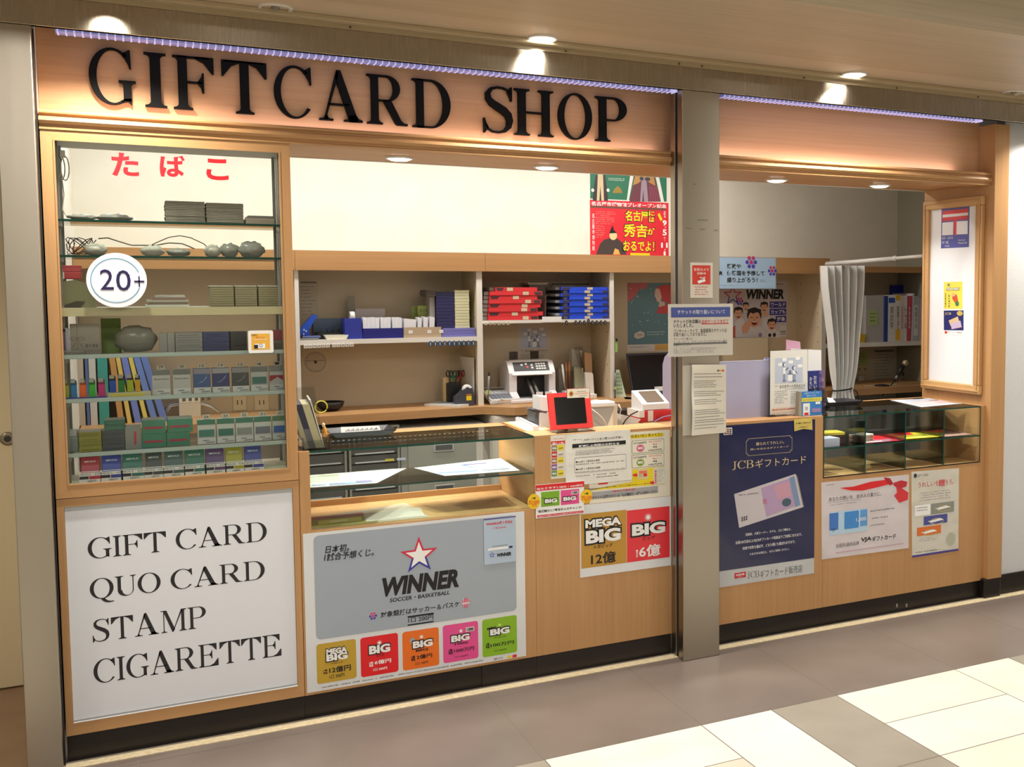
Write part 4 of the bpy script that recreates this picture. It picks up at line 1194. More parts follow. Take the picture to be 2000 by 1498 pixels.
# --- notices on the steel pillar
ZP = -0.1122
p = Print('y', ZP)
p.paper((1348.4, 512.5), (1392, 581.5), M(214, 208, 196, rough=.35)); p.rect((1352, 518), (1387.6, 555.5), M(206, 62, 52, rough=.35), 1)
p.text('防犯カメラ', (1355.5, 523.5), (1384, 529.5), M(240, 214, 206), .02); p.text('作動中', (1361, 531.5), (1378.5, 537), M(240, 214, 206), .02)
p.rect((1367, 541), (1377, 543), WHI, 2); p.rect((1371, 541), (1373, 547), WHI, 2); p.poly([(1362, 549), (1376, 543.5), (1378, 549.5), (1364, 554)], WHI, 2)
p.lines((1357, 559), (1384, 578), 4, M(200, 80, 70), seed=3, ragged=.15)
p.thing('camera_warning_sticker', 'red security camera sticker with white border on the steel pillar', 'sticker')
p = Print('y', ZP - .004, .001)
LAMN = M(204, 200, 190, rough=.25)
p.paper((1305, 594), (1431.3, 693), LAMN); p.rect((1310.5, 600.5), (1426, 618.5), M(74, 88, 152, rough=.3), 1); p.text('チケットの取り扱いについて', (1323, 605.5), (1416, 612.5), WHI, .0)
p.text('チケットぴあ店舗は', (1315.5, 624.5), (1368.5, 631.5), INK, .01); p.text('全店サービスを終了', (1369.5, 624.5), (1423, 630.5), M(190, 50, 60), .01); p.rect((1369.5, 631.8), (1423, 632.6), M(190, 50, 60), 3); p.text('いたしました。', (1315.5, 632.8), (1354, 639), INK, .01)
p.text('コンサート・ライブ、楽器器等のチケットは', (1315.5, 643), (1419, 649), INK, .0); p.text('お取り扱いしておりません。', (1315.5, 650.5), (1380, 656), INK, .0)
p.text('チケットのご購入は', (1315.5, 660), (1352, 664), GREYI, .0); p.text('インターネット、セブン-イレブンのマルチコピー機で', (1315.5, 665.5), (1420, 670), GREYI, .0); p.rect((1315.5, 670.6), (1420, 671.1), GREYI, 3); p.text('お願いいたします。', (1315.5, 672), (1350, 676), GREYI, .0)
p.text('また、チケットに関するお問い合わせには', (1315.5, 679.5), (1398, 683), LGREY, .0); p.text('お答えしかねます。ご了承くださいませ。', (1315.5, 685), (1394, 689), LGREY, .0)
p.thing('ticket_notice', 'laminated ticket service notice with a blue title bar projecting left of the steel pillar', 'notice')
p = Print('y', ZP - .0012)
p.paper((1333.6, 714), (1400, 846), M(190, 186, 174, rough=.2))
p.thing('plastic_sleeve', 'empty pale plastic sleeve on the steel pillar behind the long white letter', 'sleeve')
b = MB()
def cur(u, v):
    x = 1 - u
    P0 = at(1350 + (1418 - 1350) * u + (1 - v) * -3 * (1 - u), 712 + 138 * (1 - v) - 5 * u * (1 - v), y=ZP - .006)
    return (P0.x, ZP - .006 - .020 * (1 - u) ** 2 * (1 - v) - .006 * math.sin(v * 5) ** 2 * (1 - u), P0.z)
b.sheet(cur, 12, 16, M(216, 210, 196, rough=.55))
r_ = random.Random(5)
rows = [731, 737, 745, 749, 753, 757, 766, 770, 774, 782, 786, 790, 802, 806, 810, 816, 822, 826, 832, 838]
for y in rows:
    v = 1 - (y - 712) / 138; u = .08
    end = r_.uniform(.6, .95)
    while u < end:
        w = r_.uniform(.015, .04)
        q = [Vector(cur(u + w * i, v + .010 * j)) + Vector((0, -.0006, 0)) for i, j in ((0, 0), (1, 0), (1, 1), (0, 1))]
        b.face(q, GREYI); u += w + .012
for k, c in enumerate(((90, 90, 90), (220, 170, 60), (190, 60, 60))):
    q = [Vector(cur(.74 + .07 * k + .06 * i, .90 + .025 * j)) + Vector((0, -.0006, 0)) for i, j in ((0, 0), (1, 0), (1, 1), (0, 1))]
    b.face(q, M(*c))
solo(b, 'letter_sheet', 'long curling white letter taped to the steel pillar below the ticket notice', 'paper')

# --- stickers on the framed board
p = Print('x', fx - .0085)
BLU = M(76, 84, 160, rough=.35); PRED = M(204, 50, 58, rough=.35); PW = M(226, 226, 228, rough=.35)
p.quad([(1837.7, 485.3), (1892.3, 482.6), (1893.8, 400.6), (1839, 406.9)], BLU)
p.quad([(1840.5, 432.5), (1890.5, 428), (1890.8, 407), (1840.8, 412.5)], PRED, 1); p.quad([(1841, 425), (1890.8, 420.5), (1891, 415), (1841.2, 419.5)], PW, 2); p.quad([(1862.5, 459), (1868, 458.5), (1868.3, 430), (1862.8, 430.5)], PRED, 1)
p.quad([(1840, 460), (1861.5, 458.7), (1862.2, 433), (1840.5, 435)], PW, 2); p.quad([(1868, 458), (1889.8, 457), (1890.2, 431), (1868.6, 432.5)], PW, 2)
p.text('切手・はがき', (1840, 462.5), (1861.5, 467), PW, .0); p.text('印 紙', (1840, 471), (1853, 476), PW, .0); p.text('Stamps', (1872, 467.5), (1886, 470.5), PW, .0); p.text('Postcards', (1872, 472.5), (1889, 475.5), PW, .0); p.text('日本郵便', (1845.5, 479), (1854.5, 482), PW, .0)
p.thing('postage_sticker', 'blue and red postage mark sticker at the top of the framed board', 'sticker')
p = Print('x', fx - .0085)
p.quad([(1843.4, 603), (1879.8, 603.5), (1879.8, 549.8), (1843.4, 551)], M(226, 214, 86, rough=.4))
outlined(p, 'お得な情報', (1849, 562), (1874, 567), WHI, INK, .7); p.rect((1851, 554), (1855, 559), M(120, 120, 110), 2); p.poly([(1861, 572), (1869, 576), (1872, 590), (1866, 593), (1860, 583)], M(206, 80, 60), 2); p.oval((1859, 573), (1866, 579), M(230, 180, 140), 3); p.oval((1866, 588), (1873, 598), M(60, 120, 80), 3)
for k in range(16):
    x, y = 1846 + (k * 7) % 14, 573 + (k * 5) % 26
    p.rect((x, y), (x + 1.6, y + 2), M(90, 76, 40), 2)
p.thing('yellow_card', 'small yellow illustrated card stuck on the framed board below the postage sticker', 'card')
p = Print('x', fx - .0085)
p.quad([(1843.4, 653.5), (1881.8, 654), (1881.8, 606), (1843.4, 606.6)], M(40, 44, 100, rough=.35)); p.quad([(1843.4, 653.5), (1881.8, 654), (1881.8, 645.5), (1843.4, 645)], WHI, 1)
p.text('JCB', (1846, 610), (1858, 616), GOLDI, .0); p.poly([(1853, 626), (1871, 618), (1874, 629), (1857, 637)], M(206, 180, 140), 2); p.poly([(1857, 632), (1876, 626), (1879, 639), (1859, 643)], M(190, 170, 196), 3); p.oval((1869, 607), (1880.5, 617), M(190, 166, 84), 2); p.rect((1845.5, 646.5), (1850, 651.5), RED, 2); p.text('ギフトカード販売店', (1851.5, 647), (1879, 651), INK, .0)
p.thing('navy_card', 'small navy gift card leaflet stuck on the framed board under the yellow card', 'card')
# ================================================================ cigarette cabinet
GREYW = M(206, 205, 196, rough=.5)
t = thing('cigarette_cabinet', 'tall beech display cabinet with glass shelves of cigarette packs and red hiragana on its pane', 'cabinet', (0.444, 0.16, 0))
cab = t
XL, XR_, XI, XJ = 0.0735, 0.8175, 0.1105, 0.7825
def ringframe(b, x0, x1, z0, z1, w, y0, y1, mv, mh, wb=None, wt=None):
    wb = wb or w; wt = wt or w
    for pts, m in ((((x0, z0), (x0 + w, z0 + wb), (x0 + w, z1 - wt), (x0, z1)), mv), (((x1, z0), (x1, z1), (x1 - w, z1 - wt), (x1 - w, z0 + wb)), mv),
                   (((x0, z0), (x1, z0), (x1 - w, z0 + wb), (x0 + w, z0 + wb)), mh), (((x0, z1), (x0 + w, z1 - wt), (x1 - w, z1 - wt), (x1, z1)), mh)):
        b.prism([(x, y0, z) for x, z in pts], (0, y1 - y0, 0), m)
b = MB(); ringframe(b, XL, XR_, 0.8865, 2.0765, 0.036, -0.004, 0.02, WOODV, WOODH, .042, .031); b.build('door_frame', t)
b = MB()
for x0, x1, z0, z1 in ((XI - .003, XJ + .003, .9255, .931), (XI - .003, XJ + .003, 2.043, 2.048), (XI - .003, XI + .002, .931, 2.043), (XJ - .002, XJ + .003, .931, 2.043)):
    b.box(x0, x1, -0.006, 0.004, z0, z1, WOODH if x1 - x0 > .1 else WOODV)
b.build('glazing_bead', t)
b = MB(); ringframe(b, XL, XR_, 0.0905, 0.884, 0.021, 0.0, 0.02, WOODV, WOODH, .042, .027); b.build('lower_frame', t)
b = MB(); b.box(XI, XJ, 0.004, 0.0055, .931, 2.043, PANE); b.build('front_glass', t)
for x0, x1 in ((XL, XL + .02), (XR_ - .02, XR_)):
    b = MB(); b.box(x0, x1, 0.0205, 0.305, .0905, 2.076, GREYW); b.build('side_panel', t)
b = MB(); b.box(XL + .02, XR_ - .02, 0.0205, 0.305, 2.056, 2.076, WHITEP); b.build('top_panel', t)
b = MB(); b.box(XL + .02, XR_ - .02, 0.0205, 0.305, .905, .924, M(196, 186, 160, rough=.5)); b.build('bottom_panel', t)
b = MB(); b.box(XL, XR_, 0.012, 0.03, 0, .09, KICK); b.build('kickboard', t)
SH = [1.796, 1.680, 1.348, 1.203, 1.023]
SHG = M(150, 178, 168, rough=.2)
for z in SH:
    b = MB(); b.box(XL + .021, XR_ - .021, 0.024, 0.295, z - .008, z, GLASS); b.box(XL + .021, XR_ - .021, 0.0228, 0.024, z - .008, z, GEDGE2 if z < 1.5 else GEDGE)
    if z < 1.5: b.box(XL + .024, XR_ - .024, 0.0218, 0.0238, z - .007, z + .006, M(172, 184, 178, rough=.25))
    b.build('glass_shelf', t)
b = MB(); b.box(XL + .021, XR_ - .021, 0.022, 0.295, 1.480, 1.507, M(206, 192, 150, rough=.45), mtop=M(170, 166, 150, rough=.5)); b.build('wood_shelf', t)
for x in (XL + .032, XR_ - .034):
    b = MB(); b.box(x, x + .010, .07, .078, .925, 2.055, METAL); b.box(x, x + .010, .25, .258, .925, 2.055, METAL)
    for z in SH:
        b.box(x - .002, x + .014, .045, .085, z - .022, z - .0085, METAL)
    b.build('shelf_standard', t)
TR = M(200, 26, 36, rough=.4)
for ch, a, c in (('た', (217, 297), (272, 346)), ('ば', (311, 302), (362, 347)), ('こ', (402, 309), (447, 353))):
    p = Print('y', 0.0032)
    u0, u1, v0, v1 = p.box2(a, c)
    vs, fs = sans(ch, .035); p._put(vs, fs, u0, u1, v0, v1, TR, 1, 0)
    p.part('red_letter', cab)

p = Print('y', -0.0072, .001)
u0, u1, v0, v1 = p.box2((166, 493), (289, 600))
p.mb.prism([p.p3(u, v, 0) for u, v in arcpts((u0 + u1) / 2, (v0 + v1) / 2, (u1 - u0) / 2, (v1 - v0) / 2, 0, 352, 44)], (0, .001, 0), M(232, 234, 240, rough=.3))
p.hoop((174.5, 503), (277, 591), .0026, M(96, 156, 182), 2, 22, 341)
NB = M(38, 30, 78, rough=.35)
p.text('2', (194.5, 526), (222.5, 566), NB, .0); p.text('0', (226, 527.5), (256, 567.8), NB, .0); p.rect((262, 548), (282, 551.5), NB, 3, .001); p.rect((270, 539.5), (273.5, 560), NB, 3, .001)
p.thing('age_sticker', 'round white twenty plus age sticker on the cigarette cabinet glass', 'sticker')
p = Print('y', -0.0072, .001)
p.rect((484.2, 645.8), (534.5, 688.6), M(230, 226, 220, rough=.35), 0, .006); p.rect((490.5, 652), (527.5, 682), M(226, 172, 66, rough=.4), 1)
p.text('たばこ', (490.5, 652.5), (503, 656), INK, .02); p.text('買うには', (500, 657.5), (517, 660), RED, .0); p.lines((496, 662), (523, 665), 1, WHI, ragged=0)
p.rect((497, 671.5), (518, 680), WHI, 2, .002); p.oval((506, 671.5), (513, 677.5), NAVYI, 3); p.oval((507, 672.4), (512, 676.6), WHI, 4); p.rect((496, 673.5), (504, 680.5), INK, 3, .001)
p.thing('orange_card_sticker', 'white and orange tobacco card sticker on the cabinet glass by dark cartons', 'sticker')

# board with the list of goods
p = Print('y', 0.0065, .003)
RAIL = M(170, 172, 174, rough=.35, metal=.3)
p.paper_uv(.0955, .795, .134, .856, M(222, 225, 232, rough=.35))
p.mb.box(.0955, .795, .001, .0065, .845, .8565, RAIL); p.mb.box(.0955, .795, .001, .0065, .1335, .141, RAIL); p.mb.box(.0955, .795, -.0015, .001, .1315, .1345, WHI)
K = M(26, 26, 32, rough=.4)
for s_, a, c in (('GIFT CARD', (170.4, 1052), (521.5, 1056)), ('QUO CARD', (174.4, 1132), (517.6, 1130.5)), ('STAMP', (179.6, 1211), (403, 1225)), ('CIGARETTE', (181.6, 1290), (549.9, 1280))):
    p.roman(s_, a, c, K, .118, 1, .05, .30)
p.thing('goods_board', 'white board listing four goods in black roman capitals under the cigarette cabinet', 'board')

# ---------------------------------------------------------------- goods in the cabinet
def cc(x, y): return (80 + x / 3.84, 600 + y / 3.84)
def xs(x0, x1, y):
    """cabinet crop columns -> x at depth y"""
    return at(80 + x0 / 3.84, 780, y=y).x, at(80 + x1 / 3.84, 780, y=y).x
SIDEW = M(214, 212, 204, rough=.45)
def pack(x0, x1, y, z, label, c_main, c_low=(224, 224, 220), band=None, swoosh=None, block=None, tri=None, price='600円', group=None, h=.088, tilt=0.0, words=None):
    w = x1 - x0; d = .024
    t = thing('cigarette_pack', label, 'cigarette pack', ((x0 + x1) / 2, y + d / 2, z), group)
    b = MB(); b.box(x0, x1, y, y + d, z, z + h, M(*c_main, rough=.35), bev=.0012); b.build('carton', t)
    p = Print('y', y - .0004)
    p.rect_uv(x0 + .0006, x1 - .0006, z + .0006, z + h * .24, M(*c_low, rough=.4), 1)
    if band: p.rect_uv(x0 + .0006, x1 - .0006, z + h * .78, z + h - .001, M(*band, rough=.4), 1)
    if block: p.rect_uv(x0 + w * .08, x1 - w * .08, z + h * .30, z + h * .58, M(*block, rough=.35), 2)
    if swoosh: p.poly_uv([(x0 + w * .22, z + h * .40), (x0 + w * .55, z + h * .50), (x0 + w * .82, z + h * .72), (x0 + w * .86, z + h * .80), (x0 + w * .74, z + h * .60), (x0 + w * .5, z + h * .45)], M(*swoosh, rough=.4), 2)
    if tri: p.poly_uv([(x0 + .001, z + h * .62), (x1 - .001, z + h * .62), (x1 - .001, z + h * .36), (x0 + w * .5, z + h * .55), (x0 + .001, z + h * .36)], M(*tri, rough=.35), 2)
    if words: p.text_uv(words, x0 + w * .1, x1 - w * .1, z + h * .60, z + h * .67, M(150, 160, 170) if sum(c_main) < 400 else GREYI, .0, 3)
    if price:
        p.text_uv(price, x0 + w * .45, x1 - w * .08, z + h * .04, z + h * .10, INK, .01, 3)
        p.rect_uv(x0 + w * .3, x0 + w * .62, z + h * .14, z + h * .17, GREYI, 3)
    p.part('front_print', t)
    return t
def ntag(x, y, z, num, what):
    p = Print('y', y, .001)
    p.paper_uv(x - .0115, x + .0115, z, z + .016, M(206, 200, 184, rough=.5)); p.text_uv(num, x - .007, x + .007, z + .0035, z + .0125, INK, .0)
    p.mb.box(x - .004, x + .004, y + .001, y + .012, z + .004, z + .010, METAL)
    return p.thing('number_tag', 'small beige number %s tag clipped above %s' % (num, what), 'tag', 'numbered tags on the cigarette shelves')
GP = 'numbered cigarette packs standing on the glass shelves'
Z5, Z6, ZB = SH[3] + .0004, SH[4] + .0004, .9244
row5 = [(838, 975, '29', 'white cigarette pack with grey lid under number 29', (206, 206, 200), dict(band=(126, 128, 124), words='Seven Stars', c_low=(226, 226, 222))),
        (995, 1128, '28', 'white cigarette pack with grey lid under number 28', (206, 206, 200), dict(band=(126, 128, 124), words='Seven Stars', c_low=(226, 226, 222))),
        (1148, 1278, '15', 'bright blue cigarette pack with pale swoosh under number 15', (78, 104, 150), dict(band=(150, 146, 160), swoosh=(150, 190, 216))),
        (1290, 1420, '14', 'indigo cigarette pack with pale swoosh under number 14', (72, 76, 122), dict(band=(168, 166, 170), swoosh=(150, 180, 210))),
        (1438, 1565, '13', 'charcoal cigarette pack with pale swoosh under number 13', (84, 86, 86), dict(band=(150, 148, 150), swoosh=(150, 156, 156))),
        (1578, 1706, '4', 'white cigarette pack with teal picture block under number 4', (196, 196, 190), dict(block=(78, 120, 116), band=(120, 122, 118))),
        (1718, 1838, '1', 'white cigarette pack with red roof shape under number 1', (206, 204, 200), dict(tri=(176, 40, 52), band=(150, 146, 140)))]
for x0, x1, n_, lb, c, kw in row5:
    a, e = xs(x0, x1, .09)
    pack(a, e, .09, Z5, lb, c, group=GP, **kw)
    ntag((a + e) / 2, .088, Z5 + .089, n_, lb.split(' under')[0].replace('cigarette ', 'the ', 1) if False else 'a ' + lb.split(' cigarette')[0] + ' pack')
row6 = [(1165, 1303, '34', 'white and green cigarette pack with green block under number 34', (206, 208, 202), dict(band=(70, 124, 104), block=(76, 134, 118))),
        (1312, 1446, '33', 'white and green cigarette pack with green block under number 33', (206, 208, 202), dict(band=(70, 124, 104), block=(66, 124, 108))),
        (1453, 1586, '32', 'white and green cigarette pack with grey block under number 32', (206, 208, 202), dict(band=(70, 124, 104), block=(150, 154, 146))),
        (1592, 1722, '31', 'white and green cigarette pack with violet grey block under number 31', (206, 208, 202), dict(band=(70, 124, 104), block=(122, 124, 138))),
        (1730, 1840, '30', 'white and green cigarette pack with blue block under number 30', (206, 208, 202), dict(band=(96, 130, 96), block=(62, 108, 178)))]
for x0, x1, n_, lb, c, kw in row6:
    a, e = xs(x0, x1, .09)
    pack(a, e, .09, Z6, lb, c, group=GP, **kw)
    ntag((a + e) / 2, .088, Z6 + .089, n_, 'a ' + lb.split(' under')[0].split('pack with ')[1] + ' pack')
# bottom row: tilted packs in card trays with price slips
row7 = [(275, 415, (182, 44, 62), 'red'), (436, 580, (62, 76, 170), 'royal blue'), (592, 742, (58, 120, 108), 'teal'), (765, 890, (66, 76, 76), 'charcoal'), (910, 1050, (74, 102, 100), 'slate green'), (1066, 1212, (56, 116, 98), 'emerald'),
        (1222, 1362, (96, 70, 120), 'purple'), (1376, 1500, (176, 168, 52), 'yellow'), (1520, 1645, (74, 80, 160), 'indigo')]
for k, (x0, x1, c, cn) in enumerate(row7):
    a, e = xs(x0, x1, .045)
    y = .045
    t = thing('cigarette_pack', '%s cigarette pack leaning in a card tray on the cabinet floor' % cn, 'cigarette pack', ((a + e) / 2, y, ZB), 'coloured packs in trays on the cabinet floor')
    b = MB(); b.obox(((a + e) / 2, y + .030, ZB + .006), e - a, .022, .080, (math.radians(-16), 0, 0), M(*c, rough=.3), .001); b.build('carton', t)
    p = Print('y', y + .016)
    zt = ZB + .045
    lay = lambda u, v: None
    m_ = MB()
    vs, fs = sans('MEVIUS', .01); w_ = e - a
    xx = [q[0] for q in vs]; x_0, x_1 = min(xx), max(xx); yy = [q[1] for q in vs]; y_0, y_1 = min(yy), max(yy)
    def onface(u, v, o=.0006):
        R = Euler((math.radians(-16), 0, 0)).to_matrix()
        return Vector(((a + e) / 2, y + .030, ZB + .006)) + R @ Vector(((u - .5) * w_, -.011 - o, v * .080))
    if cn != 'yellow' or True:
        q = [m_.bm.verts.new(onface(.2 + .6 * (i - x_0) / (x_1 - x_0), .70 + .08 * (j - y_0) / (y_1 - y_0))) for i, j in vs]
        i_ = m_.mi(WHI)
        for f_ in fs:
            try: m_.bm.faces.new([q[n] for n in f_]).material_index = i_
            except ValueError: pass
    m_.face([onface(.02, .30), onface(.98, .30), onface(.98, .33), onface(.02, .33)], WHI)
    m_.build('front_print', t)
    b = MB(); b.box(a - .004, e + .004, y + .004, y + .066, ZB, ZB + .004, SIDEW); b.box(a - .004, e + .004, y + .002, y + .004, ZB, ZB + .022, SIDEW); b.build('card_tray', t)
    p = Print('y', y - .004, .0008)
    p.paper_uv(a - .005, e + .005, ZB + .0005, ZB + .034, WHI)
    p.text_uv('MEVIUS・KSP', a - .002, e + .002, ZB + .026, ZB + .032, INK, .0)
    p.rect_uv(a - .004, a + w_ * .42, ZB + .013, ZB + .023, M(44, 40, 52), 1); p.rect_uv(a + w_ * .45, e + .004, ZB + .012, ZB + .023, M(*c), 1); p.text_uv('580円', a + w_ * .35, e - w_ * .2, ZB + .003, ZB + .009, INK, .0)
    o = p.thing('price_slip', 'white price slip in front of the %s pack' % cn, 'price slip', 'price slips on the cabinet floor')
# lighters
def lighter(x0, x1, y, z, h, c, label, top, group):
    t = thing('lighter', label, 'lighter', ((x0 + x1) / 2, y + .006, z), group)
    b = MB(); b.box(x0 + .0012, x1 - .0012, y, y + .012, z, z + h * .70, M(*c, rough=.12), bev=.002); b.build('tank', t)
    b = MB(); b.box(x0 + .001, x1 - .001, y - .0005, y + .0125, z + h * .70, z + h * .80, M(*top, rough=.3)); b.box(x0 + .002, x1 - .006, y, y + .012, z + h * .80, z + h, M(176, 176, 170, rough=.3, metal=.6)); b.box(x1 - .006, x1 - .002, y + .001, y + .011, z + h * .78, z + h * .93, M(*top, rough=.3)); b.build('valve', t)
for x0, x1, c, n_ in ((160, 216, (168, 176, 60), 'olive'), (222, 276, (44, 118, 176), 'sky blue'), (291, 346, (232, 100, 44), 'orange'), (360, 416, (56, 176, 66), 'light green'), (430, 488, (206, 50, 124), 'pink')):
    a, e = xs(x0, x1, .06); lighter(a, e, .06, Z5 + .004, .064, c, n_ + ' see-through lighter in the blue tray of the cabinet', tuple(int(v * .6) for v in c), 'lighters in the blue tray')
a, e = xs(156, 495, .05); b = MB(); b.box(a, e, .050, .09, Z5, Z5 + .0035, M(56, 66, 150, rough=.4)); b.box(a, e, .048, .050, Z5, Z5 + .008, M(56, 66, 150, rough=.4)); solo(b, 'lighter_tray', 'shallow blue tray under five coloured lighters', 'tray')
for x0, x1, c, n_ in ((514, 570, (26, 84, 190), 'blue'), (580, 636, (28, 130, 62), 'dark green'), (646, 700, (176, 190, 40), 'lime'), (706, 752, (222, 170, 40), 'amber')):
    a, e = xs(x0, x1, .07); lighter(a, e, .07, Z5 + .018, .058, c, n_ + ' black-topped lighter standing in the cream box of the cabinet', (28, 26, 26), 'lighters in the cream box')
a, e = xs(505, 826, .06); b = MB(); b.box(a, e, .060, .092, Z5, Z5 + .017, M(206, 198, 160, rough=.5)); b.box(a + .01, e - .02, .0594, .06, Z5 + .004, Z5 + .013, M(226, 206, 90)); solo(b, 'lighter_box', 'cream card box under four black-topped lighters', 'box')

# cartons: each stack piece is a thing
def carton(x0, x1, y, dpt, z, h, c, label, group, stripe=None, top=None, up=False):
    b = MB(); b.box(x0, x1, y, y + dpt, z, z + h, M(*c, rough=.4), bev=.001, mtop=M(*(top or c), rough=.45))
    if stripe:
        w = x1 - x0
        if up: b.box(x0 + w * .55, x0 + w * .70, y - .0006, y, z + h * .2, z + h * .8, M(*stripe))
        else: b.box(x0 + w * .1, x1 - w * .12, y - .0006, y, z + h * .36, z + h * .52, M(*stripe))
    return solo(b, 'cigarette_carton', label, 'carton', group)
pos = ['bottom', 'second', 'third', 'top']
for x0, x1, c, cn, n, z0, h in ((270, 442, (150, 146, 62), 'olive yellow', 4, Z6, .0165), (445, 617, (80, 84, 90), 'dark grey', 4, Z6, .0165)):
    a, e = xs(x0, x1, .08)
    for i in range(n):
        carton(a + .0006 * (i % 2), e, .08 + .001 * (i % 2), .09, z0 + i * (h + .0004), h, c, '%s %s carton, %s of its stack on the lowest glass shelf' % (cn, 'cigarette', pos[i]), '%s cartons on the lowest glass shelf' % cn, stripe=tuple(int(v * .8) for v in c), top=(160, 158, 140))
a, e = xs(466, 622, .085)
for i in range(2):
    carton(a, e, .085, .085, Z6 + 4 * .0169 + .0004 + i * .0174, .017, (70, 116, 98), '%s green cigarette carton lying on the dark grey stack' % ('lower' if i == 0 else 'upper'), 'green cartons on the dark grey stack', stripe=(90, 140, 120), top=(150, 154, 140))
a, e = xs(622, 740, .08); carton(a, e, .08, .08, Z6, .076, (140, 142, 134), 'grey upright cigarette carton with a red stripe on the lowest glass shelf', 'upright cartons', stripe=(190, 60, 80), up=True)
for x0, x1, lv, n_ in ((745, 926, 0, 'left lower'), (932, 1108, 0, 'right lower'), (748, 928, 1, 'left upper'), (942, 1132, 1, 'right upper')):
    a, e = xs(x0, x1, .09)
    carton(a, e, .09, .10, Z6 + lv * .0475, .047, (74, 138, 112), '%s green carton with red line of the four piled in the cabinet' % n_, 'green and red line cartons', stripe=(176, 62, 84), top=(150, 156, 142))
a, e = xs(186, 268, .09); b = MB(); b.box(a, e, .09, .13, Z6, Z6 + .052, M(150, 164, 158, rough=.3), bev=.004); b.box(a + .002, e - .002, .0895, .13, Z6 + .052, Z6 + .075, M(196, 198, 192, rough=.3), bev=.003); solo(b, 'wrapped_pack', 'pale green wrapped pack at the left end of the lowest glass shelf', 'pack')
Z4 = SH[2] + .0004
for x0, x1, n_ in ((905, 960, 'left'), (965, 1020, 'right')):
    a, e = xs(x0, x1, .09); carton(a, e, .09, .06, Z4, .068, (176, 174, 166), '%s of two pale upright cartons beside the grey carton stack' % n_, 'pale upright cartons', stripe=None)
for x0, x1, c, cn in ((1024, 1226, (168, 166, 160), 'pale grey'), (1229, 1426, (78, 84, 130), 'navy'), (1436, 1560, (76, 76, 76), 'black')):
    a, e = xs(x0, x1, .085)
    for i in range(4):
        carton(a, e, .085, .085, Z4 + i * .0175, .0172, c, '%s carton, %s of its stack behind the orange sticker shelf' % (cn, pos[i]), '%s cartons on the upper pack shelf' % cn, stripe=tuple(int(v * .82) for v in c), top=(140, 138, 130))
a, e = xs(1740, 1826, .085)
for i in range(2):
    carton(a, e, .085, .085, Z4 + i * .036, .0355, (150, 142, 136) if i == 0 else (186, 84, 92), '%s carton at the right end of the upper pack shelf' % ('grey' if i == 0 else 'red'), 'end cartons on the upper pack shelf', stripe=None)
# left end of that shelf
a, e = xs(160, 232, .07); b = MB(); b.box(a, e, .07, .10, Z4, Z4 + .092, M(214, 212, 218, rough=.35), bev=.003); b.box(a + .006, a + .016, .0693, .07, Z4 + .012, Z4 + .08, M(140, 110, 160)); solo(b, 'tissue_pack', 'white upright tissue pack at the left end of the upper pack shelf', 'tissue pack')
a, e = xs(238, 460, .10)
p = Print('y', .10, .004); p.paper_uv(a, e, Z4 + .018, Z4 + .105, M(176, 168, 154, rough=.6))
cx_ = a + (e - a) * .24; zc = Z4 + .045
for s_ in (1, -1):
    p.hoop_pts = None
    o_ = arcpts(cx_ + s_ * .011, zc + .010, .011, .006, 0, 360, 16); i_ = arcpts(cx_ + s_ * .011, zc + .010, .0095, .0045, 0, 360, 16)
    for k in range(16):
        p.mb.face([p.p3(*q, 2) for q in (o_[k], o_[k + 1], i_[k + 1], i_[k])], M(150, 110, 96))
    p.poly_uv([(cx_, zc + .006), (cx_ + s_ * .016, zc - .018), (cx_ + s_ * .013, zc - .018)], M(150, 110, 96), 2)
p.rect_uv(cx_ - .0008, cx_ + .0008, Z4 + .018, Z4 + .105, M(160, 120, 104), 1)
p.text_uv('2=32', a + (e - a) * .5, e - .006, Z4 + .026, Z4 + .036, INK, .0)
p.mb.box(a, e, .1005, .118, Z4, Z4 + .10, M(160, 154, 142, rough=.6))
p.thing('gift_envelope', 'grey gift envelope with a printed bow on the upper pack shelf', 'envelope')
a, e = xs(160, 346, .05); b = MB(); b.box(a, e, .045, .066, Z4, Z4 + .018, M(116, 112, 104, rough=.5), bev=.002); solo(b, 'flat_case', 'dark flat case lying in front of the tissue pack', 'case')
a, e = xs(470, 620, .20); b = MB(); b.obox(((a + e) / 2, .2, Z4), e - a, .004, .12, (math.radians(-8), 0, 0), M(126, 160, 60, rough=.5)); solo(b, 'green_folder', 'lime green folder leaning behind the plastic pouch', 'folder')
def lump(b, c, r, m, seed, n=1.0):
    rr = random.Random(seed); n0 = len(b.bm.verts)
    b.ball(c, r, m, 18, 12); b.bm.verts.ensure_lookup_table()
    for i in range(n0, len(b.bm.verts)):
        v = b.bm.verts[i].co
        k = 1 + n * .10 * math.sin(37 * (v.x - c[0]) / r[0] * .1 * 3 + seed) * math.cos(5 * (v.z - c[2]) / r[2] + seed * 2) + n * rr.uniform(-.05, .05)
        v.x = c[0] + (v.x - c[0]) * k; v.y = c[1] + (v.y - c[1]) * k
        v.z = max(c[2] + (v.z - c[2]) * k, c[2] - r[2] * .92)
FILM = M(186, 180, 166, rough=.2)
a, e = xs(560, 880, .13); b = MB(); lump(b, ((a + e) / 2, .13, Z4 + .048), ((e - a) / 2, .028, .048), M(150, 146, 134, rough=.22), 3); solo(b, 'plastic_pouch', 'crumpled grey plastic pouch between envelope and pale cartons', 'pouch')

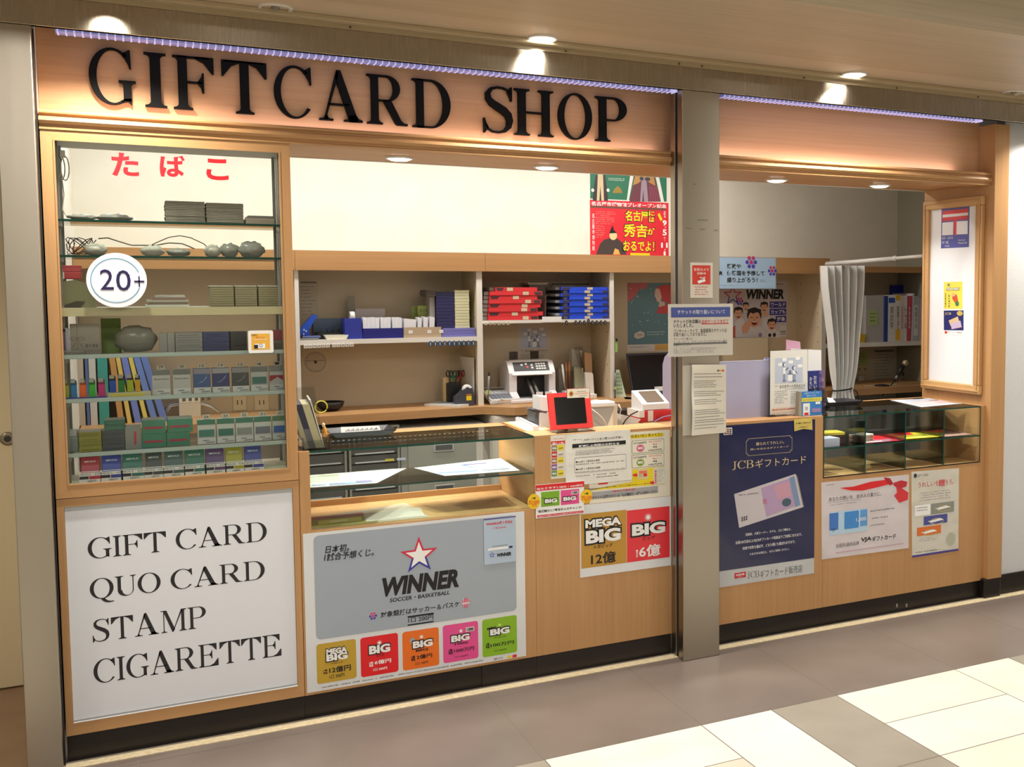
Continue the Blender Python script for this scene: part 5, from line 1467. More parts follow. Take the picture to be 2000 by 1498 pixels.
# upper shelves
def cu(x, y): return (80 + x / 3.84, 250 + y / 3.84)
def bundle(x0, x1, y0, y1, yd, dp, z, h, n, c, label, nm='paper_bundle', cat='bundle', top=None):
    b = MB(); r_ = random.Random(int(x0 * 1000))
    for i in range(n):
        s_ = r_.uniform(-.0015, .0015)
        b.box(x0 + s_, x1 + s_ * .6, yd + r_.uniform(0, .002), yd + dp, z + i * h / n, z + (i + .9) * h / n, M(*c, rough=.6), bev=.0012, seg=1)
    if top: b.box(x0 - .001, x1 - .003, yd - .001, yd + dp, z + h, z + h + .003, M(*top, rough=.5))
    return solo(b, nm, label, cat, 'bundles on the upper cabinet shelves')
Z1, Z2, Z3 = SH[0] + .0004, SH[1] + .0004, 1.5074
def xu(x0, x1, y): return at(80 + x0 / 3.84, 420, y=y).x, at(80 + x1 / 3.84, 420, y=y).x
a, e = xu(932, 1230, .10); bundle(a, e, 0, 0, .10, .12, Z1, .076, 13, (156, 148, 132), 'left grey paper bundle of two on the top glass shelf')
a, e = xu(1240, 1520, .10); bundle(a, e, 0, 0, .10, .12, Z1, .074, 13, (156, 148, 132), 'right grey paper bundle of two on the top glass shelf')
a, e = xu(1530, 1752, .12); e = min(e, .772); b = MB(); b.box(a, e, .09, .26, Z1, Z1 + .022, M(170, 158, 138, rough=.6), bev=.002, mtop=M(190, 178, 156, rough=.6)); b.box(a + .01, e, .12, .26, Z1 + .0222, Z1 + .034, M(150, 146, 140, rough=.4)); solo(b, 'flat_box', 'low tan box right of the paper bundles on the top glass shelf', 'box')
for (x0, x1), yc, hh, z, sd, lb in (((190, 420), .10, .011, Z1, 1, 'flattened pale film at the left end of the top glass shelf'), ((410, 690), .12, .014, Z1, 2, 'long pale film lying left of the paper bundles'),
                                    ((300, 480), .08, .021, Z2, 3, 'pale rounded film bundle above the age sticker'), ((740, 915), .09, .020, Z2, 4, 'white knotted film on the second glass shelf'),
                                    ((930, 1110), .10, .015, Z2, 5, 'low grey film roll at the middle of the second glass shelf'), ((1215, 1345), .08, .022, Z2, 6, 'crinkled white film left of the grey rolls'),
                                    ((1330, 1480), .12, .026, Z2, 7, 'grey film roll beside the crinkled film'), ((1470, 1670), .10, .030, Z2, 8, 'large grey domed film roll at the right of the second shelf')):
    a, e = xu(x0, x1, yc)
    b = MB(); lump(b, ((a + e) / 2, yc, z + hh * .92), ((e - a) / 2, .035, hh), M(*((206, 200, 186) if sd in (3, 4, 6) else (158, 154, 144)), rough=.25), sd, 1.4)
    solo(b, 'film_wrap', lb, 'packaging film', 'packaging film on the upper cabinet shelves')
for x0, x1, n_ in ((1270, 1450, 'left'), (1456, 1624, 'middle'), (1632, 1782, 'right')):
    a, e = at(80 + x0 / 3.84, 575, y=.08).x, at(80 + x1 / 3.84, 575, y=.08).x
    b = MB(); b.box(a, e - .001, .08, .20, Z3, Z3 + .070, M(158, 146, 112, rough=.6), bev=.002)
    for i in range(8):
        b.box(a, e - .001, .0792, .0802, Z3 + .008 * i + .003, Z3 + .008 * i + .0036, M(120, 110, 84))
    b.box(a - .002, e - .004, .078, .19, Z3 + .0702, Z3 + .0735, M(222, 216, 204, rough=.5))
    solo(b, 'ticket_block', '%s of three olive card blocks topped with white slips on the wooden shelf' % n_, 'card block', 'olive card blocks')
a, e = at(114, 560, y=.10).x, at(186, 560, y=.10).x
b = MB(); b.prism([(a, .09, Z3), (e, .09, Z3), (e - .004, .09, Z3 + .07), (a + .05, .09, Z3 + .092), (a + .004, .09, Z3 + .085)], (0, .10, 0), M(132, 126, 92, rough=.6)); b.prism([(a + .004, .088, Z3 + .004), (a + .05, .088, Z3 + .022), (a + .075, .088, Z3 + .020), (a + .06, .088, Z3)], (0, .004, 0), M(70, 60, 46, rough=.6)); solo(b, 'paper_sack', 'folded olive paper sack at the left end of the wooden shelf', 'sack')
b = MB(); a, e = at(117, 520, y=.12).x, at(158, 520, y=.12).x; b.box(a, e, .10, .20, Z3 + .095, Z3 + .118, M(202, 66, 72, rough=.45), bev=.002); b.box(a, a + .012, .0994, .1, Z3 + .095, Z3 + .118, WHI); b.box(a + .004, e, .10, .20, Z3 + .1184, Z3 + .140, M(200, 70, 76, rough=.45), bev=.002, mtop=WHI); solo(b, 'red_carton', 'red and white carton lying on the olive paper sack', 'carton')
a, e = at(283, 575, y=.16).x, at(368, 575, y=.16).x
b = MB()
for i, (c, dx) in enumerate((((214, 208, 196), 0), ((120, 100, 84), .012), ((186, 176, 160), .004), ((150, 120, 104), .02), ((206, 200, 190), .03))):
    b.box(a + dx, e - dx * .4, .10 + .004 * i, .27, Z3 + .008 * i, Z3 + .008 * i + .0076, M(*c, rough=.5))
solo(b, 'leaflet_pile', 'small pile of brown and white leaflets beside the age sticker', 'leaflets')
# cables
b = MB()
for k in range(3):
    pts = [(XL + .040 + .010 * k + .006 * math.sin(i * .9 + k), .09 + .01 * k, 1.985 - .045 * abs(math.sin(math.pi * i / 10)) - .006 * k) for i in range(11)]
    b.tube([(XL + .036 + .012 * k + .012 * math.sin(2 * math.pi * i / 16), .085, 1.965 - .040 * math.cos(2 * math.pi * i / 16)) for i in range(16)], .0022, M(206, 200, 188, rough=.4), 6, closed=True)
b.box(XL + .026, XL + .040, .075, .10, 2.0, 2.022, M(206, 200, 188, rough=.4)); b.box(XL + .048, XL + .062, .075, .10, 2.0, 2.022, M(206, 200, 188, rough=.4))
b.tube([(XL + .050, .09, 1.93), (XL + .054, .09, 1.88), (XL + .048, .09, 1.83), (XL + .060, .085, 1.806), (XL + .09, .08, 1.801)], .0018, M(200, 194, 182, rough=.4), 6)
solo(b, 'lamp_cord', 'white looped cord with plugs in the top left corner of the cabinet', 'cord')
b = MB()
rr = random.Random(2)
for k in range(5):
    a0 = rr.uniform(0, 3)
    b.tube([(.165 + .045 * math.cos(a0 + .55 * i) * (1 - .04 * i), .22 + .03 * math.sin(.4 * i + k), Z2 + .035 + .028 * math.sin(a0 + .7 * i + k)) for i in range(14)], .0016, M(70, 64, 62, rough=.5), 6)
solo(b, 'dark_cable', 'tangled dark cables at the back left of the second glass shelf', 'cable')
b = MB(); b.tube([at(80 + x / 3.84, 250 + y / 3.84, y=.26) for x, y in ((780, 905), (860, 862), (960, 820), (1040, 808), (1120, 822), (1220, 868), (1260, 905))], .0018, M(110, 100, 92, rough=.5), 6); solo(b, 'grey_cable', 'single grey cable arching over the second glass shelf', 'cable')
b = MB(); b.tube([at(80 + x / 3.84, 250 + y / 3.84, y=.27) for x, y in ((430, 830), (500, 824), (580, 850), (680, 880), (860, 880), (960, 862), (1060, 868), (1150, 905))], .0024, M(214, 208, 196, rough=.45), 6); solo(b, 'white_cable', 'loose white cable along the back of the second glass shelf', 'cable')
# ================================================================ things behind the counter
def R4(x0, y0, x1, y1, y, zb=None):
    """front rectangle (x0, x1, z0, z1) at depth y that covers a pixel rectangle; zb sets it down on a surface"""
    mx, my = (x0 + x1) / 2, (y0 + y1) / 2
    z0, z1 = at(mx, y1, y=y).z, at(mx, y0, y=y).z
    if zb is not None: z0 = zb
    return at(x0, my, y=y).x, at(x1, my, y=y).x, z0, z1
def pbox(b, px, y, d, m, zb=None, bev=0.0, **k):
    a, e, z0, z1 = R4(*px, y, zb)
    b.box(a, e, y, y + d, z0, z1, m, bev, **k)
    return a, e, z0, z1
ZS1, ZS2, ZS3 = 1.3094, 1.3954, 1.2114
ZDK = ZD + .0004
BLUEP = M(26, 78, 190, rough=.3); COB = M(38, 52, 150, rough=.35); BLK = M(24, 24, 26, rough=.45); GRY = M(120, 120, 118, rough=.45); OFFW = M(222, 220, 214, rough=.45)

# ---- left bay, upper shelf
t = thing('hole_punch', 'bright blue two-hole punch with its lever raised at the left end of the shelf', 'hole punch', (*at(600, 655, y=1.72).xy, ZS1))
a, e, z0, z1 = R4(586, 618, 626, 658, 1.70, ZS1)
b = MB(); b.box(a, e - .01, 1.70, 1.80, z0, z0 + .010, GRY, .002); b.box(a + .01, e, 1.702, 1.79, z0 + .010, z0 + .020, BLUEP, .003); b.build('base', t)
b = MB(); b.prism([(a, 1.72, z0 + .02), (a + .045, 1.72, z0 + .02), (a + .05, 1.72, z0 + .055), (a + .02, 1.72, z0 + .065), (a, 1.72, z0 + .045)], (0, .05, 0), BLUEP); b.build('body', t)
b = MB(); b.prism([(a + .004, 1.712, z0 + .035), (a + .030, 1.712, z0 + .030), (a + .088, 1.712, z0 + .125), (a + .074, 1.712, z0 + .128), (a + .060, 1.712, z0 + .120), (a + .004, 1.712, z0 + .055)], (0, .066, 0), BLUEP); b.build('lever', t)
b = MB()
for i, (dx, dz) in enumerate(((.018, .03), (.030, .045), (.020, .052))): b.lathe((a + dx, 1.7115, z0 + dz), [(.004, 0), (.004, .0015)], M(200, 204, 210, rough=.3), 12, (0, -1, 0))
b.build('rivet', t)
b = MB(); pbox(b, (612, 622, 676, 648), 1.90, .06, M(96, 120, 150, rough=.4), ZS1, .002); solo(b, 'storage_box', 'dull blue long box at the back of the shelf behind the tape dispenser', 'box')
b = MB(); a, e, z0, z1 = R4(618, 643, 672, 656, 1.78, ZS1)
b.box(a, e, 1.78, 1.86, z0, z0 + .004, BLK)
for x0, x1, y0, y1 in ((a, e, 1.78, 1.783), (a, e, 1.857, 1.86), (a, a + .003, 1.78, 1.86), (e - .003, e, 1.78, 1.86)): b.box(x0, x1, y0, y1, z0 + .004, z0 + .034, BLK)
for i in range(4): b.tube([(a + .02 + .035 * i, 1.80, z0 + .006), (a + .03 + .03 * i, 1.83, z0 + .045 + .006 * (i % 2))], .0025, M(60, 66, 72, rough=.3), 6)
solo(b, 'pen_tray', 'black open pen tray behind the cream dish', 'tray')
b = MB(); a, e, z0, z1 = R4(634, 652, 681, 660, 1.70, ZS1)
b.prism([(a + .012, 1.70, z0), (e - .012, 1.70, z0), (e, 1.70, z0 + .022), (a, 1.70, z0 + .022)], (0, .07, 0), M(228, 224, 206, rough=.4)); solo(b, 'cream_dish', 'shallow cream dish on the shelf before the blue tape dispenser', 'dish')
t = thing('tape_dispenser', 'blue tape dispenser with a white roll on the upper left shelf', 'tape dispenser', (*at(690, 660, y=1.74).xy, ZS1))
a, e, z0, z1 = R4(673, 622, 708, 660, 1.71, ZS1)
b = MB(); b.prism([(a + .004, 1.71, z0), (e, 1.71, z0), (e - .006, 1.71, z1), (a, 1.71, z1)], (0, .10, 0), COB); b.build('body', t)
c_ = ((a + e) / 2, 1.75, z1 + .010)
b = MB(); b.lathe((c_[0] - .012, c_[1], c_[2]), [(.018, 0), (.026, 0), (.026, .024), (.018, .024), (.018, 0)], OFFW, 24, (1, 0, 0), caps=False); b.build('tape_roll', t)
t = thing('card_box', 'deep blue open box holding bundles of white cards on the upper left shelf', 'box', (*at(748, 660, y=1.74).xy, ZS1))
b = MB(); pbox(b, (709, 641, 788, 660), 1.71, .003, M(28, 34, 118, rough=.25), ZS1); a, e, z0, z1 = R4(709, 641, 788, 660, 1.71, ZS1)
b.box(a, e, 1.81, 1.813, z0, z1, COB); b.box(a, a + .003, 1.713, 1.81, z0, z1, COB); b.box(e - .003, e, 1.713, 1.81, z0, z1, COB); b.box(a, e, 1.713, 1.81, z0, z0 + .003, COB); b.build('tray', t)
for x0, x1, n_, w_ in ((708.5, 741, 'left', 4), (743, 763, 'middle', 3), (766, 785, 'right', 6)):
    a, e, z0, z1 = R4(x0, 620, x1, 643, 1.716, ZS1 + .0035)
    b = MB()
    for i in range(w_):
        b.box(a + (e - a) * i / w_ + .0006, a + (e - a) * (i + 1) / w_, 1.716, 1.80, z0, z1 - .002 * (i % 2), M(226, 228, 236, rough=.5))
    solo(b, 'card_bundle', '%s bundle of white cards in the deep blue box' % n_, 'cards', 'white card bundles')
t = thing('parts_carton', 'brown cardboard tray with small white labels right of the deep blue box', 'box', (*at(826, 660, y=1.74).xy, ZS1))
a, e, z0, z1 = R4(789, 639, 862, 659.5, 1.70, ZS1); KR = M(178, 156, 128, rough=.65)
b = MB(); b.box(a, e, 1.70, 1.703, z0, z1, KR); b.box(a, e, 1.81, 1.813, z0, z1, KR); b.box(a, a + .003, 1.703, 1.81, z0, z1, KR); b.box(e - .003, e, 1.703, 1.81, z0, z1, KR); b.box(a, e, 1.703, 1.81, z0, z0 + .003, KR); b.build('tray', t)
b = MB()
for k in (.12, .62, .94): b.box(a + (e - a) * k, a + (e - a) * k + .022, 1.6990, 1.70, z0 + .022, z0 + .040, OFFW)
b.build('paper_label', t)
for i, (x0, x1, y0) in enumerate(((788, 813, 622), (815, 824, 619), (826, 836, 618), (838, 849, 618))):
    a, e, z0, z1 = R4(x0, y0, x1, 640, 1.72, ZS1 + .004)
    b = MB(); b.prism([(a, 1.72, z0), (e - .004, 1.72, z0), (e, 1.72, z1 - .006), (a + .004, 1.72, z1)], (0, .07, 0), M(222, 222, 228, rough=.5))
    solo(b, 'envelope_bundle', '%s white envelope bundle standing in the cardboard tray' % ('wide leftmost', 'second', 'third', 'rightmost')[i], 'envelopes', 'envelope bundles in the cardboard tray')
for x0, x1, y0, n_, tx in ((803, 818, 598, 'darker', None), (816, 845, 597, 'lighter', 'ちょ券')):
    a, e, z0, z1 = R4(x0, y0, x1, 640, 1.83 - (.02 if tx else 0), ZS1)
    p = Print('y', 1.83 - (.02 if tx else 0), .002); p.paper_uv(a, e, z0, z1, M(150, 166, 80, rough=.5) if tx else M(120, 132, 60, rough=.5))
    if tx: p.text_uv('5,11期', a + .012, e - .02, z1 - .035, z1 - .018, INK, .0)
    p.thing('green_card', '%s green handwritten card standing behind the envelope bundles' % n_, 'card', 'green cards')
b = MB(); a, e, z0, z1 = R4(694, 603, 752, 622, 1.90, ZS1)
for i in range(5): b.box(a, e - .004 * i, 1.90 + .008 * i, 1.907 + .008 * i, z0, z1 - .004 * i, M(206, 200, 200, rough=.5))
solo(b, 'form_stack', 'pale upright stack of forms behind the deep blue box', 'forms')
# stacks of boxes
a, e, z0, z1 = R4(863, 641, 930, 656, 1.70, ZS1)
for i, n_ in enumerate(('bottom', 'middle', 'top')):
    h = (z1 - z0) / 3
    b = MB(); b.box(a + .003 * i, e - .002 * i, 1.70, 1.92, z0 + i * h + .0002, z0 + (i + 1) * h - .0004, M(112, 112, 182, rough=.4), .001, mtop=M(150, 150, 200)); solo(b, 'envelope_box', '%s periwinkle flat box under the navy and cream box towers' % n_, 'box', 'periwinkle flat boxes')
zt = z1
for x0, x1, n, c, cn, y in ((852, 888, 11, (36, 36, 84), 'navy', 1.72), (888.5, 917, 13, (206, 204, 166), 'cream', 1.716)):
    a, e, z0, z1 = R4(x0, 570 if n == 11 else 566.5, x1, 640, y, (zt if n == 13 else zt))
    h = (z1 - z0) / n
    for i in range(n):
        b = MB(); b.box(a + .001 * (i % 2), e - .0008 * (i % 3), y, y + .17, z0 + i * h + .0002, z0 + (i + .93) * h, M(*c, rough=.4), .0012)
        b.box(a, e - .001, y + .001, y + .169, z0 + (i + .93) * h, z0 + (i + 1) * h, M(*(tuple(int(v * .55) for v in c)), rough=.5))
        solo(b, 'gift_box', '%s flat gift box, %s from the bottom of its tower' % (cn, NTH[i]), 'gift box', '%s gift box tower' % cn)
a, e, z0, z1 = R4(834, 566, 853, 570, 1.72)
for i, (dx, w_) in enumerate(((0, .10), (-.004, .09), (0, .085))):
    b = MB(); b.box(a + dx, a + dx + .055, 1.725, 1.88, z1 - .012 * (i + 1), z1 - .012 * i - .0012, M(90, 80, 72, rough=.5)); 
    solo(b, 'grey_book', '%s of three dark books jutting left of the navy tower' % ('top', 'middle', 'bottom')[i], 'book', 'dark books beside the navy tower')
b = MB(); a2, e2, z02, z12 = R4(837, 583, 851, 641, 1.74, ZS1); b.box(a2 + .008, e2 - .004, 1.74, 1.88, ZS1, z1 - .0375, M(150, 144, 136, rough=.5), .001); solo(b, 'grey_file_box', 'grey upright file box under the dark books', 'file box')
# wall papers
YW = YB - .0125
def note(px, y, m, label, rows=6, ink=GREYI, nm='wall_note', cat='note', head=None, group=None, seed=1):
    p = Print('y', y); p.paper((px[0], px[1]), (px[2], px[3]), m)
    w, h = px[2] - px[0], px[3] - px[1]
    if head: p.rect((px[0] + w * .1, px[1] + h * .06), (px[2] - w * .1, px[1] + h * .1), ink, 2)
    if rows: p.lines((px[0] + w * .12, px[1] + h * .16), (px[2] - w * .12, px[3] - h * .1), rows, ink, seed=seed, fill=.35)
    return p.thing(nm, label, cat, group)
note((583, 545, 622, 628), YW, M(196, 186, 166, rough=.5), 'faded typed sheet pinned at the left of the upper left bay', 9, M(120, 112, 104), head=1)
note((631, 556, 676, 584), YW, M(206, 196, 170, rough=.3), 'blank pale card on the back board above the blue box', 0)
note((875, 679, 903, 715), YW, M(206, 192, 162, rough=.5), 'handwritten beige note at the lower right of the left bay', 7, M(130, 116, 96))
note((679, 578, 694, 622), YW - .06, M(150, 146, 130, rough=.5), 'narrow grey card standing behind the tape dispenser', 0)
# clip tags hanging along the shelf edges
def clip(px, py, w, h, m, m2, label, group, zlip, y=1.6865):
    q = at(px, py, y=y)
    b = MB()
    if m2 is None:
        b.box(q.x - w, q.x + w, y - .005, y, q.z - h, q.z + h, m, .0035); b.box(q.x - w * .5, q.x + w * .5, y - .0058, y - .005, q.z - h * .2, q.z + h * .6, M(170, 160, 150))
    else:
        b.prism([(q.x + w * math.cos(k * math.pi / 8), y - .005, q.z + h * math.sin(k * math.pi / 8)) for k in range(16)], (0, .005, 0), m)
        b.prism([(q.x + w * .22 * math.cos(k * math.pi / 8), y - .0058, q.z + h * .62 * math.sin(k * math.pi / 8)) for k in range(16)], (0, .0008, 0), m2)
    b.box(q.x - .0025, q.x + .0025, y - .003, y - .001, q.z + h * .5, max(zlip, q.z + h), m)
    return solo(b, 'clip_tag', label, 'clip tag', group)
for i in range(11):
    px = 597 + 8.7 * i + (3 if i > 5 else 0)
    clip(px, 677 - .35 * i, .0095, .0095, OFFW, None, '%s white square clip tag from the left under the upper left shelf' % NTH[i], 'white clip tags', 1.29)
for i in range(10):
    clip(840.5 + 9.3 * i, 671.5 - .15 * i, .0085, .0145, M(40, 80, 120, rough=.3), M(200, 210, 220), '%s blue oval clip tag from the left under the upper left shelf' % NTH[i], 'blue oval clip tags', 1.29)
for i in range(9):
    px = 1106 if i == 0 else 1124.5 + 8.15 * (i - 1)
    clip(px, 630 - (3 if i == 4 else 0), .0078, .013, M(30, 34, 44, rough=.3), M(150, 156, 160), '%s black oval clip tag from the left under the blue files' % NTH[i], 'black oval clip tags', 1.383)
for i in range(6):
    clip(949 + 8.6 * i, 632, .0085, .008, OFFW if i == 0 else M(190, 180, 160), None, '%s beige clip tag from the left under the red files' % NTH[i], 'beige clip tags', 1.383)

# ---- left bay, worktop
p = Print('y', YW); u0, u1, v0, v1 = p.box2((590, 683), (642, 731))
r_ = (u1 - u0) / 2; cx_, cz_ = (u0 + u1) / 2, (v0 + v1) / 2
p.mb.prism([p.p3(u, v, 0) for u, v in arcpts(cx_, cz_, r_, r_, 0, 350, 35)], (0, .003, 0), M(214, 198, 164, rough=.4))
p.poly_uv(arcpts(cx_, cz_, r_ * .92, r_ * .92, 0, 350, 35), M(196, 182, 156, rough=.4), 1); p.poly_uv(arcpts(cx_, cz_, r_ * .12, r_ * .12, 0, 330, 11), M(70, 56, 50), 3)
for k in range(24):
    a_ = math.radians(15 * k); p.poly_uv([(cx_ + r_ * .78 * math.cos(a_ + d) * s_, cz_ + r_ * .78 * math.sin(a_ + d) * s_) for d, s_ in ((0, .94), (.14, .94), (.14, 1.02), (0, 1.02))], GREYI, 2)
p.rect_uv(cx_ - r_ * .7, cx_ + r_ * .7, cz_ + r_ * .1, cz_ + r_ * .14, GREYI, 2); p.lines_ = None
p.thing('date_disc', 'round beige date calculating disc hung on the back board', 'disc')
t = thing('scissors_pot', 'black pot of scissors with black, green and red handles on the worktop', 'pot', (*at(888, 784, y=1.85).xy, ZDK))
a, e, z0, z1 = R4(875, 748, 902, 785, 1.80, ZDK)
b = MB(); b.box(a, e, 1.80, 1.86, z0, z1, BLK, .006); b.build('pot', t)
b = MB(); a_, e_, z0_, z1_ = R4(866, 737, 876, 785, 1.84, ZDK); b.box(a_, e_, 1.84, 1.87, z0_, z1_, M(214, 190, 140, rough=.6)); solo(b, 'envelope_wad', 'buff upright envelope beside the scissors pot', 'envelope')
for i, (px, c) in enumerate(((877, (30, 28, 28)), (885, (40, 120, 80)), (891, (30, 28, 28)), (898, (180, 56, 44)), (902, (30, 28, 28)))):
    q = at(px, 735, y=1.83); b = MB()
    for s_ in (-1, 1):
        b.tube([(q.x + s_ * .009 + .009 * math.cos(2 * math.pi * k / 12), 1.82 + .004 * i, q.z + (.008 if i % 2 else .016) + .016 * math.sin(2 * math.pi * k / 12)) for k in range(12)], .0035, M(*c, rough=.4), 6, closed=True)
    b.tube([(q.x, 1.82 + .004 * i, q.z), ((a + e) / 2 + (q.x - (a + e) / 2) * .7, 1.83, z1 - .012)], .003, M(*c, rough=.4), 6)
    b.build('scissors_handle', t)
t = thing('desk_tape_cutter', 'dark grey tape cutter with yellow label and white roll by the left divider', 'tape dispenser', (*at(908, 793, y=1.70).xy, ZDK))
a, e, z0, z1 = R4(891, 760, 926, 794, 1.68, ZDK)
b = MB(); b.prism([(a, 1.68, z0), (e - .002, 1.68, z0), (e, 1.68, z0 + .03), (e - .008, 1.68, z1 + .004), (a + .045, 1.68, z1), (a + .025, 1.68, z0 + .07), (a, 1.68, z0 + .05)], (0, .06, 0), M(62, 64, 76, rough=.4)); b.build('body', t)
q = at(912, 758, y=1.70); b = MB(); b.lathe((q.x, 1.69, q.z - .006), [(.012, 0), (.026, 0), (.026, .024), (.012, .024), (.012, 0)], OFFW, 24, (0, 1, 0), caps=False); b.build('tape_roll', t)
b = MB(); a2, e2, z02, z12 = R4(911, 773, 921, 782, 1.679); b.box(a2, e2, 1.679, 1.68, z02, z12, YEL); b.box(a2, e2, 1.679, 1.68, z12 + .004, z12 + .009, M(220, 120, 40)); b.build('yellow_label', t)
t = thing('clipped_pad', 'white paper pad with a black bulldog clip on the worktop', 'paper pad', (*at(865, 790, y=1.74).xy, ZDK))
def zq(px, py, z): q = at(px, py, z=z); return (q.x, q.y)
b = MB(); q = [(1.69, 1.80), (1.835, 1.63), (1.93, 1.70), (1.80, 1.90)]
for i in range(5): b.prism([(x, y, ZDK + .0025 * i) for x, y in q], (0, 0, .0022), OFFW)
b.build('paper', t)
p = Print('z', ZDK + .0132); p.lines_ = 0
for i in range(6):
    k = .12 + .12 * i
    p.poly_uv([(1.69 + .145 * u + .11 * k + .01, 1.80 - .17 * u + .09 * k) for u in (.12, .8)] + [(1.69 + .145 * u + .11 * (k + .05) + .01, 1.80 - .17 * u + .09 * (k + .05)) for u in (.8, .12)], M(150, 170, 200), 1)
p.part('print', t)
b = MB(); b.obox((1.87, 1.795, ZDK + .0125), .05, .02, .012, (0, 0, math.radians(-40)), BLK, .002); b.build('bulldog_clip', t)
t = thing('black_bowl', 'black shallow bowl at the left of the worktop with a yellow coil in front', 'bowl', (1.185, 1.80, ZDK))
b = MB(); b.lathe((1.20, 1.80, ZDK), [(.035, 0), (.062, .022), (.072, .048), (.068, .048), (.055, .018), (.002, .008)], BLK, 24); b.build('body', t)
b = MB(); q = at(627, 784, y=1.70); b.tube([(q.x + .030 * math.cos(2 * math.pi * k / 20), 1.70, ZDK + .034 + .030 * math.sin(2 * math.pi * k / 20)) for k in range(20)], .0036, M(222, 220, 90, rough=.35), 8, closed=True); solo(b, 'yellow_coil', 'yellow wrist coil standing before the black bowl', 'key coil')
b = MB(); a, e = at(921, 750, y=1.80).x, at(936, 750, y=1.74).x
b.sheet(lambda u, v: (1.948 - .022 * math.sin(u * 1.6) * (.5 + v), 1.72 + .16 * u, ZDK + .26 * v), 8, 6, M(206, 204, 196, rough=.3)); solo(b, 'leaning_sheet', 'curved white sheet leaning on the left divider behind the tape cutter', 'paper')
b = MB(); b.sheet(lambda u, v: (1.9565, 1.74 + .18 * u, 1.16 + .13 * v), 2, 2, M(204, 186, 148, rough=.5)); solo(b, 'divider_note', 'buff note stuck on the left face of the divider under the shelf', 'note')

# ---- middle bay, upper shelf: red and blue flat files
def filebox(px, y, d, z0, z1, c, label, group, tagx, lip):
    a, e = at(px[0], 590, y=y).x, at(px[1], 590, y=y).x
    t = thing('flat_file', label, 'flat file', ((a + e) / 2, y + d / 2, z0), group)
    b = MB(); b.box(a, e, y + .004, y + d, z0, z1, M(*c, rough=.35), .0012); b.build('case', t)
    b = MB(); b.box(a - .026, a - .0006, y + .03, y + d, z0 + .0015, z1 - .001, M(150, 152, 150, rough=.3)); b.build('page_edge', t)
    b = MB(); w = e - a
    if lip: b.prism([(a + .002, y + .0035, z1 - .003), (a + w * .20, y + .0035, z1 - .003), (a + w * .16, y + .0035, z0 + .003), (a + .010, y + .0035, z0 + .003)], (0, .001, 0), M(64, 44, 50, rough=.5))
    else: b.prism([(e - w * .16, y + .0035, z1 - .003), (e - .002, y + .0035, z1 - .003), (e - .008, y + .0035, z0 + .003), (e - w * .14, y + .0035, z0 + .003)], (0, .001, 0), M(64, 50, 56, rough=.5))
    b.build('finger_notch', t)
    b = MB(); x = a + w * tagx; b.box(x, x + .034, y + .0025, y + .004, z0 + .002, z1 - .001, M(206, 190, 160, rough=.5)); b.build('label_tag', t)
n = 8; zt = at(1006, 561, y=1.70).z; h = (zt - ZS2) / n
tg = [.68, .42, .66, .63, .68, .48, .62, .27]
for i in range(n):
    k = n - 1 - i
    filebox((958.5 - .7 * k + (10 if k == 0 else 0), 1050 + [2, 11, 0, 6, 8, 0, 10, 0][i]), 1.692 + .004 * (i % 2), .26, ZS2 + .0004 + i * h, ZS2 + (i + .97) * h, (216, 52, 58), 'red flat file, %s from the bottom of the red pile' % NTH[i], 'red flat files', tg[i], i % 2)
n = 10; zt = at(1150, 560.5, y=1.70).z; h = (zt - ZS2) / n
for i in range(n):
    k = n - 1 - i
    filebox(((1113 if i % 2 == 0 else 1097), 1188 if i % 2 else 1189), 1.692 + .004 * (i % 2), .26, ZS2 + .0004 + i * h, ZS2 + (i + .97) * h, (34, 78, 216), 'blue flat file, %s from the bottom of the blue pile' % NTH[i], 'blue flat files', .38 if i % 2 == 0 else .55, i % 2)
b = MB(); a, e, z0, z1 = R4(1034, 552, 1066, 622, 1.86, ZS2); b.box(a, e, 1.86, 1.97, z0, z1 - .012, M(110, 100, 92, rough=.5)); b.box(a - .01, e + .01, 1.855, 1.97, z1 - .012, z1, M(196, 184, 164, rough=.5)); solo(b, 'card_file_box', 'dark box with pale lid between the red and blue files', 'box')
p = Print('y', YW - .02, .003); a, e, z0, z1 = R4(1079, 554, 1151, 622, YW - .02, ZS2); p.paper_uv(a, e, z0, z1, M(198, 188, 172, rough=.45)); p.rect_uv(a, e, z1 - .006, z1, BLK, 1); p.rect_uv(a + .03, a + .08, z1 - .045, z1 - .03, M(60, 54, 50), 1); p.thing('bordered_board', 'pale board with black top edge standing behind the blue files', 'board')
b = MB(); b.sheet(lambda u, v: (at(1061 + 2 * v, 615, y=1.75).x + .012 * math.sin(u * 3), 1.71 + .16 * u, ZS2 + .002 + .14 * v * (1 - .2 * u)), 6, 6, M(196, 200, 200, rough=.2)); solo(b, 'clear_folder', 'clear grey folder leaning right of the red files', 'folder')
p = Print('y', 1.6862); p.paper((1059, 618.5), (1097, 628.5), M(236, 236, 234, rough=.4)); p.thing('blank_strip', 'blank white paper strip taped on the shelf edge between the file piles', 'strip')

